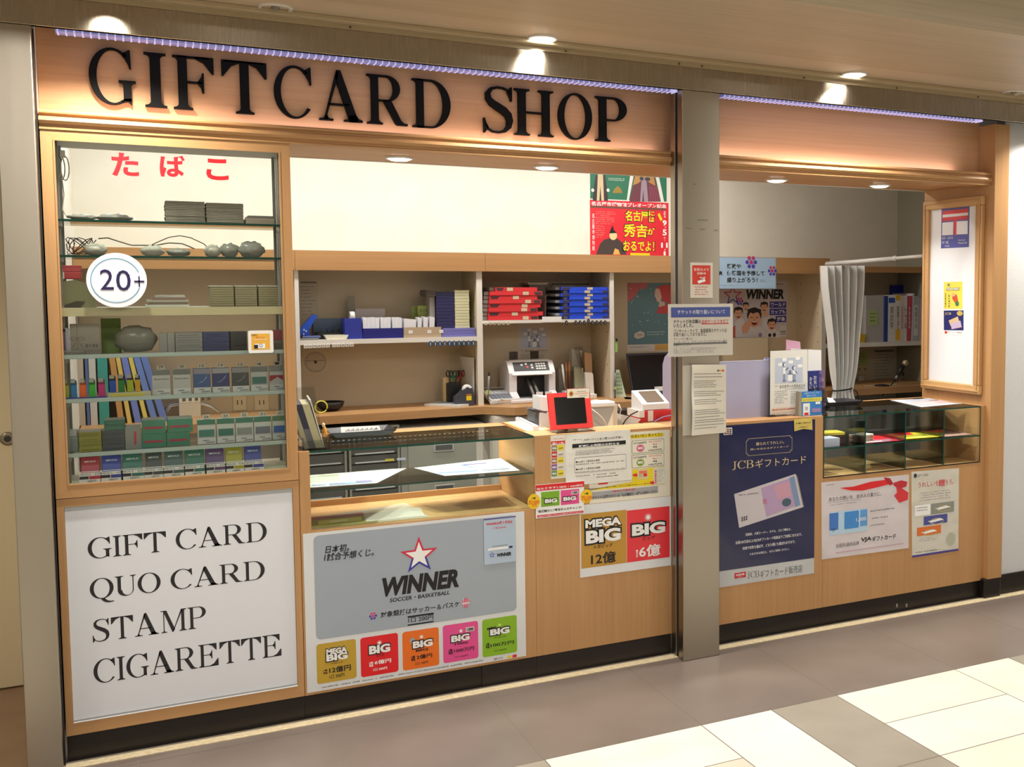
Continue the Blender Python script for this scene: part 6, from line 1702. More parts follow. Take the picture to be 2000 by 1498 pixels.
# ---- middle bay, worktop
def harassment(p, px, s=1.0, wm=None, small=True):
    x0, y0, x1, y1 = px; w, h = x1 - x0, y1 - y0
    f_ = lambda u, v: (x0 + w * u, y0 + h * v)
    B1 = M(188, 196, 214, rough=.4); B2 = M(96, 108, 140, rough=.45)
    p.rect(f_(.13, .12), f_(.87, .50), B1, 1)
    for u, v in ((.38, .14), (.55, .18), (.74, .12), (.27, .22), (.80, .24)):
        p.rect(f_(u - .06, v - .025), f_(u + .06, v + .025), WHI, 2, .004)
    # two line-drawn people at a desk
    for u, hd, body in ((.36, .22, (.34, .27, .41, .37)), (.62, .27, (.60, .31, .68, .37))):
        p.oval(f_(u - .04, hd - .03), f_(u + .05, hd + .03), B2, 3); p.oval(f_(u, hd - .018), f_(u + .05, hd + .024), WHI, 4)
        p.rect(f_(body[0], body[1]), f_(body[2], body[3]), WHI, 3); p.rect(f_(body[0] + .005, body[3]), f_(body[2] - .005, .47), M(140, 150, 176, rough=.5), 3); p.rect(f_(body[0] - .01, .47), f_(body[2] + .01, .485), B2, 4)
    p.poly([f_(.40, .30), f_(.48, .26), f_(.485, .275), f_(.41, .32)], B2, 4); p.poly([f_(.66, .31), f_(.73, .35), f_(.72, .36), f_(.66, .33)], B2, 4)
    p.rect(f_(.47, .37), f_(.59, .48), WHI, 3); p.rect(f_(.46, .36), f_(.60, .375), B2, 4); p.oval(f_(.50, .31), f_(.56, .36), B2, 3)
    p.text('カスタマーハラスメント', f_(.24, .545), f_(.93, .575), INK, .02, 3, .1)
    p.lines(f_(.12, .555), f_(.22, .575), 1, INK, ragged=0)
    p.lines(f_(.40, .60), f_(.92, .61), 1, GREYI, ragged=0); p.lines(f_(.12, .64), f_(.48, .84), 7, GREYI, seed=3); p.lines(f_(.55, .64), f_(.92, .84), 7, GREYI, seed=5)
    if small: p.rect(f_(.04, .91), f_(.96, .955), M(226, 206, 186), 2); p.lines(f_(.06, .92), f_(.94, .945), 1, M(150, 60, 60), ragged=0)
p = Print('y', YW); p.paper((1009, 631), (1075, 727), M(206, 196, 180, rough=.5)); harassment(p, (1009, 631, 1075, 727), small=False); p.thing('harassment_poster', 'customer harassment poster on the back board above the banknote counter', 'poster')
t = thing('banknote_counter', 'white banknote counting machine with black keypad on the worktop', 'banknote counter', (2.35, 1.80, ZDK))
a, e, z0, z1 = R4(993, 715, 1091, 786, 1.70, ZDK)
w = e - a; CASE = M(222, 218, 220, rough=.35)
b = MB()
prof = [(1.66, z0), (1.90, z0), (1.90, z0 + .20), (1.84, z0 + .235), (1.78, z0 + .235), (1.735, z0 + .175)]
for x0, x1 in ((a + .012, a + .055), (e - .05, e - .012)):
    b.prism([(x0, y, z) for y, z in [(1.665, z0 + .02), (1.90, z0 + .02), (1.90, z0 + .20), (1.84, z0 + .23), (1.77, z0 + .23), (1.72, z0 + .165), (1.72, z0 + .06), (1.665, z0 + .03)]], (x1 - x0, 0, 0), CASE)
b.box(a, e, 1.655, 1.90, z0, z0 + .022, CASE, .006)
b.prism([(a + .03, y, z) for y, z in [(1.712, z0 + .155), (1.722, z0 + .150), (1.84, z0 + .16), (1.90, z0 + .16), (1.90, z0 + .20), (1.84, z0 + .235), (1.775, z0 + .235)]], (w - .06, 0, 0), CASE)
b.build('case', t)
b = MB(); b.box(a + .055, e - .05, 1.80, 1.81, z0 + .02, z0 + .16, BLK); b.box(a + .055, e - .05, 1.73, 1.80, z0 + .022, z0 + .026, GRY); b.build('note_bay', t)
b = MB()
def face_k(u, v, o=.0008):   # point on the sloping top face
    A = Vector((a + .03, 1.712, z0 + .155)); return A + Vector(((w - .06) * u, .063 * v - o * .8, .080 * v + o * .6))
b.face([face_k(.06, .25), face_k(.95, .25), face_k(.95, .85), face_k(.06, .85)], BLK)
for u, v in ((.25, .6), (.36, .66), (.38, .45), (.50, .58), (.5, .40)): b.face([face_k(u, v, .002), face_k(u + .05, v, .002), face_k(u + .05, v + .12, .002), face_k(u, v + .12, .002)], OFFW if (u, v) != (.38, .45) else RED)
for i in range(4):
    for j in range(3): b.face([face_k(.62 + .065 * i, .34 + .16 * j, .002), face_k(.67 + .065 * i, .34 + .16 * j, .002), face_k(.67 + .065 * i, .44 + .16 * j, .002), face_k(.62 + .065 * i, .44 + .16 * j, .002)], OFFW)
b.build('keypad', t)
for x in (a + w * .47, a + w * .57):
    b = MB(); b.tube([(x, 1.79, z0 + .12), (x, 1.74, z0 + .09), (x + .006, 1.70, z0 + .045), (x + .01, 1.685, z0 + .025)], .009, M(96, 92, 84, rough=.4), 8); b.build('feed_roller', t)
for x in (a + w * .50, a + w * .68):
    b = MB(); b.box(x, x + .04, 1.66, 1.664, z0 + .020, z0 + .06, M(232, 228, 230, rough=.3), .0015); b.build('stop_plate', t)
for x in (a + .055, e - .115):
    b = MB(); b.box(x, x + .05, 1.85, 1.853, z0 + .225, z0 + .28, clear('smoke_plastic', (.42, .40, .38), .8) if x < a + .06 else bpy.data.materials['smoke_plastic']); b.build('hopper_guide', t)
t = thing('desk_calculator', 'white desk calculator with grey keys left of the banknote counter', 'calculator', (2.14, 1.72, ZDK))
R_ = Matrix.Rotation(math.radians(14), 3, 'X')
def cal(u, v, o): return Vector((2.022 + .145 * u, 1.665, ZDK + .008)) + R_ @ Vector((0, .21 * v, o))
b = MB()
c8 = [cal(0, 0, 0), cal(1, 0, 0), cal(1, 1, 0), cal(0, 1, 0)]
b.prism(c8, R_ @ Vector((0, 0, .02)), M(226, 224, 222, rough=.4)); b.prism([(2.03, 1.86, ZDK), (2.185, 1.86, ZDK), (2.185, 1.87, ZDK + .055), (2.03, 1.87, ZDK + .055)], (0, .004, 0), M(200, 198, 194)); b.prism([(2.03, 1.665, ZDK), (2.185, 1.665, ZDK), (2.185, 1.67, ZDK + .01), (2.03, 1.67, ZDK + .01)], (0, .004, 0), M(200, 198, 194))
b.build('case', t)
b = MB(); b.face([cal(.08, .74, .0206), cal(.92, .74, .0206), cal(.92, .94, .0206), cal(.08, .94, .0206)], M(120, 122, 104, rough=.2)); b.build('display', t)
b = MB()
for i in range(6):
    for j in range(5):
        m_ = M(206, 208, 214, rough=.4) if j > 2 else M(120, 126, 138, rough=.4)
        b.prism([cal(.06 + .15 * i, .06 + .13 * j, .0202), cal(.18 + .15 * i, .06 + .13 * j, .0202), cal(.18 + .15 * i, .155 + .13 * j, .0202), cal(.06 + .15 * i, .155 + .13 * j, .0202)], R_ @ Vector((0, 0, .004)), m_)
b.build('keys', t)
t = thing('divider_pen', 'grey pen on a white coiled cord clipped at the foot of the left divider', 'pen', (2.0, 1.66, ZDK))
b = MB(); b.tube([(2.008, 1.672, ZDK + .03), (2.016, 1.672, ZDK + .16)], .006, M(120, 122, 122, rough=.35), 8); b.tube([(2.0155, 1.672, ZDK + .16), (2.018, 1.672, ZDK + .185)], .004, BLK, 8); b.build('barrel', t)
b = MB(); b.box(2.0, 2.022, 1.667, 1.683, ZDK + .06, ZDK + .082, M(190, 206, 140, rough=.4), .002); b.build('holder', t)
b = MB(); b.tube([(2.02 + .0010 * k + .009 * math.cos(k * .9), 1.655 - .0004 * k, ZDK + .010 + .009 * math.sin(k * .9) + .0003 * k) for k in range(60)], .0028, OFFW, 6); b.build('coiled_cord', t)
# leaflet holders on the right of the middle bay
for nm, cat, px, y, d, c, label in (
    ('leaflet_holder', 'holder', (1142, 688, 1158, 775), 1.80, .08, (186, 150, 112), 'tan leaflet holder at the right of the middle bay'),
    ('leaflet_holder', 'holder', (1117, 682, 1141, 772), 1.84, .05, (206, 202, 188), 'tall pale leaflet holder behind the pen cup'),
    ('leaflet_holder', 'holder', (1121, 716, 1142, 772), 1.78, .05, (184, 186, 156), 'olive grey leaflet pack in front of the tall holder'),
    ('leaflet_holder', 'holder', (1091, 720, 1106, 750), 1.84, .05, (176, 172, 158), 'grey leaflet pack beside the banknote counter'),
    ('envelope_pack', 'envelopes', (1143, 727, 1161, 772), 1.76, .03, (228, 224, 216), 'white envelopes leaning before the tan holder')):
    a, e, z0, z1 = R4(*px, y, ZDK)
    b = MB(); k = 4
    for i in range(k): b.prism([(a + (e - a) * .1 * (k - i) / k, y + d * i / k, z0), (e, y + d * i / k, z0), (e - (e - a) * .14, y + d * i / k, z1 - .01 * (k - i) / k), (a, y + d * i / k, z1)], (0, d / k * .85, 0), M(*(max(0, v - 8 * (i % 2)) for v in c), rough=.5))
    solo(b, nm, label, cat, 'leaflet holders')
b = MB(); a, e, z0, z1 = R4(1094, 765, 1120, 776, 1.74, ZDK); b.box(a, e + .02, 1.74, 1.79, z0, z0 + .04, M(110, 120, 190, rough=.4), .003); b.prism([(a + .02, 1.738, z0 + .02), (e + .03, 1.738, z0 + .03), (e + .03, 1.738, z0 + .055), (a + .03, 1.738, z0 + .05)], (0, .05, 0), OFFW); solo(b, 'tissue_wad', 'blue and white wrapped pad between counter machine and leaflet holders', 'pad')
t = thing('pen_cup', 'clear pen cup with a white pen and brown stamps beside the leaflet holders', 'pen cup', (*at(1110, 760, y=1.76).xy, ZDK))
a, e, z0, z1 = R4(1104, 725, 1118, 765, 1.75, ZDK)
b = MB(); b.box(a, e, 1.75, 1.79, z0, z1, clear('clear_plastic', (.86, .87, .86), .9)); b.build('cup', t)
b = MB(); b.tube([(a + .01, 1.77, z0 + .03), (a - .012, 1.765, z1 + .04)], .006, OFFW, 8); b.build('pen', t)
b = MB(); b.tube([(e - .012, 1.77, z0 + .03), (e - .010, 1.77, z1 + .055)], .008, M(150, 90, 50, rough=.4), 8); b.tube([(e - .026, 1.775, z0 + .03), (e - .028, 1.775, z1 + .05)], .006, M(176, 120, 70, rough=.4), 8); b.build('stamp', t)
b = MB(); a, e, z0, z1 = R4(1136, 769, 1166, 778, 1.72, ZDK); b.box(a, e, 1.72, 1.84, z0, z0 + .026, M(226, 222, 216, rough=.4), .003); solo(b, 'white_base_tray', 'low white tray in front of the leaflet holders', 'tray')
b = MB(); b.sheet(lambda u, v: (2.62 + .10 * u - .09 * v * (1 - .4 * u), 1.72 + .20 * u, ZDK + .30 * v), 4, 6, bpy.data.materials['clear_plastic']); solo(b, 'clear_plate', 'clear plastic plate leaning left of the third divider', 'plate')

# ---- third bay: laptop and notices
p = Print('y', YW); p.paper((1225.4, 552.3), (1330, 683.7), M(98, 138, 150, rough=.5))
p.poly([(1226, 553), (1268, 553), (1262, 562), (1248, 566), (1240, 580), (1226, 590)], M(196, 106, 110, rough=.5), 1)
HAIR = M(206, 78, 84, rough=.5); SKIN = M(224, 196, 178, rough=.5)
p.poly([(1281, 562), (1292, 557), (1306, 556), (1318, 562), (1322, 590), (1314, 600), (1300, 590), (1290, 584), (1287, 570)], HAIR, 3); p.poly([(1279, 568), (1281, 563), (1288, 564), (1292, 580), (1290, 590), (1283, 589), (1281, 582), (1278, 578)], SKIN, 4); p.poly([(1288, 588), (1298, 590), (1300, 604), (1286, 600)], SKIN, 3)
p.poly([(1281, 612), (1286, 600), (1300, 596), (1330, 596), (1330, 613)], HAIR, 4)
rr = random.Random(9)
for k in range(46):
    x, y = rr.uniform(1230, 1325), rr.uniform(556, 636)
    if x > 1276 and y < 612: continue
    s_ = rr.uniform(.6, 1.5); p.oval((x, y), (x + s_ * 1.6, y + s_ * 1.6), WHI if k % 4 else M(206, 90, 100), 2, 8)
p.poly([(1239, 652), (1250, 646), (1259, 650), (1258, 658), (1246, 662), (1239, 659)], M(214, 206, 196), 2); p.text('招待券', (1244, 652), (1254, 656), M(120, 90, 80), .0); p.lines((1264, 647), (1300, 656), 2, M(200, 214, 218), seed=3, ragged=.1)
p.rect((1225.4, 673.5), (1330, 683.7), OFFW, 1); p.rect((1279, 672.5), (1330, 682.5), M(220, 176, 90, rough=.5), 2); p.lines((1230, 677), (1268, 680), 1, GREYI, ragged=.1)
p.thing('teal_poster', 'teal poster of a red-haired figure in profile on the back board above the laptop', 'poster')
t = thing('laptop', 'open black laptop on the worktop left of the steel pillar', 'laptop', (3.06, 1.76, ZDK))
b = MB(); b.box(2.93, 3.27, 1.55, 1.78, ZDK, ZDK + .018, M(34, 36, 42, rough=.4), .004); b.build('base', t)
b = MB()
for i in range(13):
    for j in range(5): b.box(2.945 + .0245 * i, 2.966 + .0245 * i, 1.64 + .024 * j, 1.66 + .024 * j, ZDK + .0182, ZDK + .0198, M(22, 22, 26, rough=.5))
b.build('keyboard', t)
a, e, z0, z1 = R4(1211, 696, 1320, 762, 1.80)
b = MB(); b.prism([(2.93, 1.785, ZDK + .012), (3.27, 1.785, ZDK + .012), (3.262, 1.85, ZDK + .245), (2.918, 1.85, ZDK + .245)], (0, .008, .002), M(30, 30, 34, rough=.4)); b.build('lid', t)
b = MB(); b.prism([(2.94, 1.7855, ZDK + .03), (3.26, 1.7855, ZDK + .03), (3.252, 1.846, ZDK + .236), (2.93, 1.846, ZDK + .236)], (0, -.001, 0), M(18, 18, 22, rough=.12)); b.build('screen', t)
b = MB(); b.obox((3.10, 1.775, ZDK + .02), .055, .002, .026, (math.radians(-12), 0, 0), M(232, 230, 220, rough=.5)); solo(b, 'white_stub', 'small white stub propped at the foot of the laptop screen', 'stub')
p = Print('z', ZDK + .0006); p.poly_uv([(2.80, 1.60), (2.90, 1.50), (2.95, 1.56), (2.84, 1.72)], M(190, 214, 150, rough=.5), 0); p.mb.prism([(2.80, 1.60, ZDK), (2.90, 1.50, ZDK), (2.95, 1.56, ZDK), (2.84, 1.72, ZDK)], (0, 0, .0006), M(190, 214, 150, rough=.5)); p.thing('green_slip', 'pale green slip lying on the worktop before the laptop', 'slip')
t = thing('table_calendar', 'green and white gridded table calendar standing by the third divider', 'calendar', (2.82, 1.72, ZDK))
b = MB(); b.prism([(2.785, 1.72, ZDK), (2.85, 1.70, ZDK), (2.826, 1.745, ZDK + .16), (2.785, 1.76, ZDK + .16)], (0, .004, 0), M(214, 222, 196, rough=.5)); b.build('sheet', t)
b = MB()
for i in range(4):
    for j in range(6): b.box(2.79 + .0105 * i, 2.798 + .0105 * i, 1.7145 + .006 * j - .004 * i, 1.716 + .006 * j - .004 * i, ZDK + .02 + .022 * j, ZDK + .035 + .022 * j, M(150, 180, 140))
b.build('grid_print', t)
b = MB(); b.box(2.775, 2.79, 1.683, 1.687, 1.20, 1.27, M(150, 196, 110, rough=.5)); b.box(2.777, 2.788, 1.679, 1.683, 1.262, 1.28, BLK); solo(b, 'green_clip_note', 'green note clipped on the third divider above the calendar', 'note')
b = MB(); b.tube([(2.768, 1.676, ZDK + .04), (2.770, 1.676, ZDK + .15)], .006, M(120, 122, 122, rough=.35), 8); b.tube([(2.770, 1.676, ZDK + .15), (2.772, 1.676, ZDK + .175)], .0035, BLK, 8); b.box(2.760, 2.780, 1.670, 1.6845, ZDK + .05, ZDK + .07, M(190, 206, 140, rough=.4), .002); b.tube([(2.768, 1.676, ZDK + .0), (2.768, 1.676, ZDK + .045)], .004, M(90, 80, 70), 6); solo(b, 'clipped_pen', 'grey pen in a holder on the foot of the third divider', 'pen')
b = MB(); b.prism([(q_[0], .93, q_[1]) for q_ in [(at(1295, 790, y=.93).x, .93), (at(1340, 790, y=.93).x, .93), (at(1340, 720, y=.93).x, 1.205), (at(1306, 702, y=.93).x, 1.235), (at(1299, 708, y=.93).x, 1.215), (at(1295, 722, y=.93).x, 1.175)]], (0, .006, 0), M(176, 172, 196, rough=.2)); b.box(at(1292, 790, y=.93).x, at(1340, 790, y=.93).x, .88, .98, .92, .932, M(170, 166, 190, rough=.3)); solo(b, 'lavender_screen', 'small rounded lavender screen peeking out left of the steel pillar', 'screen')

# staff ledges behind the two plain counters
for nm, x0, x1, lb in (('staff_desk', 1.7205, 2.46, 'inner desk board behind the lottery counter'), ('staff_desk', 2.47, 3.068, 'inner desk board behind the navy poster counter')):
    t = thing(nm, lb, 'desk', ((x0 + x1) / 2, .45, 0))
    b = MB(); b.box(x0, x1, .152, .98, .895, .918, M(176, 140, 100, rough=.5)); b.build('board', t)
    for x in (x0 + .02, x1 - .05):
        b = MB(); b.box(x, x + .03, .86, .97, .0006, .895, LAMW); b.build('leg', t)
ZI = .9184
t = thing('ticket_tablet', 'red framed tablet with black screen on the lottery counter', 'tablet', (1.86, .08, .986))
R_ = Matrix.Rotation(math.radians(-14), 3, 'X')
a, e = at(1074, 810, y=.06).x, at(1156, 810, y=.06).x
zb = .990
def tb(u, v, o): return Vector((a, .045, zb + .008)) + R_ @ Vector(((e - a) * u, -o, .150 * v))
b = MB(); b.prism([tb(0, 0, 0), tb(1, 0, 0), tb(1, 1, 0), tb(0, 1, 0)], R_ @ Vector((0, .016, 0)), M(224, 52, 46, rough=.35)); 
b.build('case', t)
b = MB(); b.prism([tb(.13, .13, .0004), tb(.86, .13, .0004), tb(.86, .88, .0004), tb(.13, .88, .0004)], R_ @ Vector((0, -.0006, 0)), M(14, 14, 14, rough=.15)); b.build('screen', t)
b = MB(); b.box(a + .01, e - .005, .01, .14, .986, .9895, bpy.data.materials['clear_plastic']); b.box(a + .06, a + .075, .055, .10, .9895, 1.02, bpy.data.materials['clear_plastic']); b.build('stand', t)
p = Print('y', .075, .003); a2, e2, z0, z1 = R4(1107, 758.5, 1151.5, 779.5, .075); p.paper_uv(a2, e2, z0, z1, M(170, 60, 56, rough=.4)); p.rect_uv(a2 + .0015, e2 - .0015, z0 + .0015, z1 - .0015, M(230, 224, 206, rough=.4), 1)
p.oval((1111, 764), (1120, 774), M(190, 160, 60), 2); p.oval((1113, 766), (1118, 772), M(160, 60, 50), 3); p.lines((1127, 763.5), (1145, 766), 1, INK, ragged=0); p.lines((1123, 767.5), (1149, 770), 1, RED, ragged=0); p.lines((1132, 772), (1147, 774.5), 1, INK, ragged=0)
p.mb.box((a2 + e2) / 2 - .004, (a2 + e2) / 2 + .004, .0785, .084, zb + .10, z0 + .004, bpy.data.materials['clear_plastic'])
p.thing('tablet_card', 'small red-edged card standing above the red tablet', 'card')
t = thing('ticket_terminal', 'white and dark grey printer terminal left of the red tablet', 'printer', (1.80, .32, ZI))
a, e, z0, z1 = R4(1046, 800, 1076, 841, .25, ZI)
b = MB(); b.box(a + .018, e + .03, .25, .36, z0, z1 - .01, M(206, 208, 206, rough=.35), .005); b.build('body', t)
b = MB(); b.box(a, a + .018, .26, .36, z0, z1 - .006, M(90, 92, 92, rough=.4), .003); b.prism([(a - .008, .25, z1), (a + .05, .25, z1 - .018), (a + .05, .25, z1 - .010), (a - .004, .25, z1 + .006)], (0, .10, 0), M(84, 84, 86, rough=.4)); b.build('side_cover', t)
b = MB(); b.prism([(a + .022, .25, z1 - .004), (e + .02, .25, z1 - .012), (e + .02, .25, z1 + .048), (a + .022, .25, z1 + .056)], (0, .10, 0), M(224, 224, 222, rough=.35)); b.build('printer_head', t)
t = thing('register_terminal', 'grey backed register terminal with white top right of the red tablet', 'terminal', (2.05, .45, ZI))
a, e, z0, z1 = R4(1140, 785, 1201, 835, .42, ZI)
b = MB(); b.prism([(a, .42, z0), (e - .05, .42, z0), (e - .004, .42, z1 - .035), (e - .004, .42, z1 - .02), (a, .42, z1 - .02)], (0, .05, 0), M(158, 160, 158, rough=.4)); b.build('back_shell', t)
b = MB(); b.box(a, e, .415, .50, z1 - .024, z1, M(224, 230, 234, rough=.3), .006); b.build('top_cover', t)
b = MB(); b.tube([at(x, y, y=.40) for x, y in ((1156, 799), (1168, 808), (1178, 818), (1185, 832))], .0022, OFFW, 6); solo(b, 'white_cable', 'thin white cord hanging before the register terminal', 'cord')
b = MB(); a, e, z0, z1 = R4(1197, 790, 1206, 832, .55, ZI); b.box(a, e, .55, .80, z0, z1, M(222, 214, 196, rough=.5)); solo(b, 'side_board', 'narrow cream upright panel right of the register terminal', 'panel')
b = MB(); b.prism([(1.748, .15, .986), (1.772, .15, .986), (1.800, .47, .986), (1.776, .47, .986)], (0, 0, .018), M(224, 228, 232, rough=.35)); b.prism([(1.75, .16, 1.0042), (1.758, .16, 1.0042), (1.786, .46, 1.0042), (1.778, .46, 1.0042)], (0, 0, .004), M(180, 190, 204, rough=.3)); 
b.prism([(1.725, .152, .9857), (1.80, .152, .9857), (1.81, .48, .9857), (1.745, .48, .9857)], (0, 0, .0004), OFFW)
solo(b, 'long_white_case', 'long white case lying along the top at the left end of the lottery counter', 'case')
b = MB(); b.box(1.7205, 1.83, .152, .484, .965, .9855, WOODY); solo(b, 'side_shelf', 'beech side shelf joining showcase and lottery counter', 'shelf')
t = thing('paper_carton', 'white papers jammed in a bin behind the lottery counter', 'papers', (2.25, .60, ZI))
a, e, z0, z1 = R4(1212, 808, 1252, 832, .58, ZI)
b = MB(); b.prism([(a, .58, z0), (e - .03, .58, z0), (e, .58, z1 - .03), (a + .003, .58, z1)], (0, .06, 0), M(226, 226, 226, rough=.5)); b.build('papers', t)
b = MB(); b.tube([(a + .004, .60, z1 - .004), (a + .012, .60, z1 + .02), (a + .003, .61, z1 + .045)], .004, OFFW, 6); b.build('strap', t)
b = MB(); b.tube([at(x, y, y=.56) for x, y in ((1214, 833), (1222, 820), (1232, 810), (1246, 803))], .0032, BLK, 6); solo(b, 'black_cable', 'black cord curving over the white papers behind the counter', 'cord')
b = MB(); a, e, z0, z1 = R4(1205, 797, 1245, 832, .85, ZI); b.box(a, e, .85, .96, z0, z1 - .01, M(52, 38, 32, rough=.6)); solo(b, 'brown_box', 'dark brown box behind the white papers', 'box')
t = thing('red_reel_box', 'red box with white bands under the card terminal', 'box', (2.42, .70, ZI))
a, e, z0, z1 = R4(1249, 801, 1312, 825, .66, ZI)
b = MB(); b.box(a, e, .66, .80, z0, z1, M(206, 44, 50, rough=.35), .004); b.build('carton', t)
b = MB(); w = e - a; b.box(a - .002, a + w * .14, .655, .803, z0 + .025, z1 + .002, OFFW); b.box(a + w * .26, a + w * .42, .6588, .66, z0 + .004, z1, OFFW); b.build('white_band', t)
p = Print('y', .6595); p.text_uv('レジ', a + w * .52, a + w * .66, z0 + .01, z0 + .04, M(150, 26, 32), .0); p.part('print', t)
t = thing('card_terminal', 'white wedge card terminal with brown screen resting on the red box', 'card terminal', (2.42, .70, z1 + .0005))
b = MB(); zz = z1 + .0025
b.prism([(a + .02, y, z) for y, z in [(.665, zz), (.80, zz), (.80, zz + .085), (.665, zz + .028)]], (w - .03, 0, 0), M(230, 230, 230, rough=.3)); b.build('case', t)
b = MB(); b.face([(a + .05, .68, zz + .036), (e - .03, .68, zz + .036), (e - .03, .785, zz + .0805), (a + .05, .785, zz + .0805)], M(112, 92, 74, rough=.25)); b.build('screen', t)
b = MB(); b.tube([at(x, y, y=.64) for x, y in ((1272, 829), (1282, 821), (1296, 814), (1312, 811))], .003, M(150, 150, 206, rough=.4), 6); solo(b, 'violet_cord', 'violet cord running before the red box', 'cord')

# ---- museum poster above the shelving
p = Print('y', YB - .0012)
q0, q1 = at(1152, 338, y=YB), at(1305, 497, y=YB)
MG = M(36, 110, 84, rough=.45); MR = M(212, 40, 54, rough=.45)
p.paper_uv(q0.x, q0.x + .522, 1.725, 2.40, M(222, 216, 208, rough=.5))
p.rect((1152, 300), (1302, 394), MG, 1); p.rect((1152, 390), (1306, 520), MR, 1.4)
def doll(x, y0, robe, inner, sleeve):
    p.poly([(x - 9, y0), (x + 9, y0), (x + 13, y0 + 26), (x + 15, y0 + 50), (x - 15, y0 + 50), (x - 13, y0 + 26)], robe, 2)
    p.poly([(x - 5, y0 - 2), (x + 5, y0 - 2), (x + 7, y0 + 50), (x + 2, y0 + 50), (x, y0 + 20), (x - 2, y0 + 50), (x - 7, y0 + 50)], inner, 3)
    p.oval((x - 18, y0 + 26), (x - 12, y0 + 33), sleeve, 3); p.oval((x + 12, y0 + 26), (x + 18, y0 + 33), sleeve, 3)
doll(1172.5, 342, M(52, 44, 44, rough=.5), M(206, 186, 150, rough=.5), M(226, 220, 214))
p.poly([(1239, 340), (1279, 340), (1281, 360), (1290, 394), (1229, 394), (1237, 360)], M(104, 52, 64, rough=.5), 2)
p.poly([(1241, 340), (1276, 340), (1280, 363), (1270, 358), (1262, 352), (1254, 352), (1246, 358), (1236, 362)], M(176, 130, 70, rough=.5), 3)
p.poly([(1253, 348), (1262, 348), (1266, 394), (1258, 394), (1256, 370), (1254, 394), (1250, 394)], M(150, 136, 150, rough=.5), 4); p.oval((1249, 345), (1257, 353), M(60, 56, 70), 5); p.oval((1259, 346), (1270, 354), M(60, 56, 70), 5)
for k in range(6): p.poly([(1268 + 3 * k, 364), (1269.2 + 3 * k, 364), (1271 + 3.6 * k, 394), (1269.5 + 3.6 * k, 394)], M(150, 70, 96), 4)
p.poly([(1231, 340), (1238, 340), (1228, 392), (1224, 392), (1228, 362)], OFFW, 2); p.poly([(1279, 340), (1286, 340), (1297, 394), (1291, 394), (1284, 362)], OFFW, 2)
p.lines((1188, 347), (1221, 355), 2, M(220, 230, 210), seed=3, ragged=.1); p.text('ひく駅', (1188, 330), (1221, 343), YEL, .02); p.poly([(1196, 377), (1200, 369), (1206, 363), (1212, 368), (1216, 377)], M(150, 120, 50), 2)
p.text('名古屋市博物館プレオープン記念', (1154.5, 393), (1301.5, 407), WHI, .02, 4)
p.rect((1153, 405.5), (1300, 407), M(110, 70, 60), 3)
for s_, a, c in (('名古屋', (1221, 411), (1266, 433)), ('に', (1267, 412), (1278.5, 422)), ('は', (1267.5, 423.5), (1278, 434)), ('秀吉', (1218, 437), (1264, 464)), ('が', (1264, 445), (1279, 459)), ('おるでよ！', (1217, 470), (1278, 491))):
    outlined(p, s_, a, c, M(236, 224, 50, rough=.4), BLK, 1.6)
p.rect((1231, 494), (1269, 500), YEL, 3, .002)
p.stack('名古屋市博物館', (1156, 416), (1161.5, 490), WHI, .0); p.lines((1163, 412), (1203, 440), 7, M(236, 130, 120), seed=4, ragged=.3); p.lines((1163, 440), (1186, 466), 6, M(236, 130, 120), seed=6, ragged=.4)
# a seated robed man, drawn plainly
p.poly([(1164, 497), (1172, 476), (1180, 468), (1192, 465), (1206, 466), (1215, 474), (1220, 486), (1224, 497)], M(66, 56, 54, rough=.5), 3); p.oval((1190, 451), (1205, 469), M(232, 200, 150, rough=.5), 4); p.poly([(1190, 456), (1192, 450), (1196, 440), (1199, 450), (1205, 455)], BLK, 5); p.poly([(1197, 497), (1201, 485), (1208, 488), (1211, 497)], M(226, 170, 90, rough=.5), 4)
p.poly([(1284, 419), (1288, 416), (1294, 429), (1290, 432)], YEL, 3); p.stack('2024', (1296, 412), (1300, 426), WHI, .0); p.text('9', (1294, 430), (1302, 441), WHI, .03); p.text('/', (1298, 442), (1301, 446), WHI, .02); p.text('5', (1294, 448), (1302, 460), WHI, .03); p.stack('木ー', (1296, 462), (1300, 471), WHI, .0); p.text('11', (1291, 474), (1304, 484), WHI, .04); p.text('/', (1297, 486), (1300, 490), WHI, .02); p.text('1', (1296, 491), (1300, 499), WHI, .04)
p.thing('museum_poster', 'red and green museum exhibition poster on the white wall above the shelving', 'poster')

# ---- right bays
YB1 = YF - .0190
p = Print('y', YB1, .002); p.paper((1380, 501.6), (1515.4, 563.8), M(168, 196, 222, rough=.35)); p.rect((1380, 503), (1513.5, 562.4), M(178, 208, 236, rough=.3), 1)
p.text('勝敗や', (1419.5, 515), (1447, 525), INK, .02); p.text('優勝国を予想して', (1419.5, 528.5), (1493, 538.5), INK, .02); p.text('盛り上がろう！', (1419.5, 541.5), (1479, 551.5), INK, .02); p.text('WINNER', (1368, 529.5), (1411.5, 537), INK, .05, 3, .1)
p.lines((1484, 546), (1497, 552), 2, GREYI, seed=2); p.lines((1406, 556.5), (1448, 558.5), 1, GREYI, ragged=.1)
ballmark(p, (1453, 498), (1481, 526), M(196, 60, 120, rough=.4), M(84, 70, 190, rough=.4), 4); ballmark(p, (1499, 517), (1517, 541), M(206, 60, 110, rough=.4), M(84, 70, 190, rough=.4), 4)
p.thing('victory_banner', 'pale blue banner with soccer balls hung on the shelving band right of the pillar', 'banner')
p = Print('y', YW); p.paper((1405, 548), (1537.5, 659), M(206, 200, 204, rough=.45))
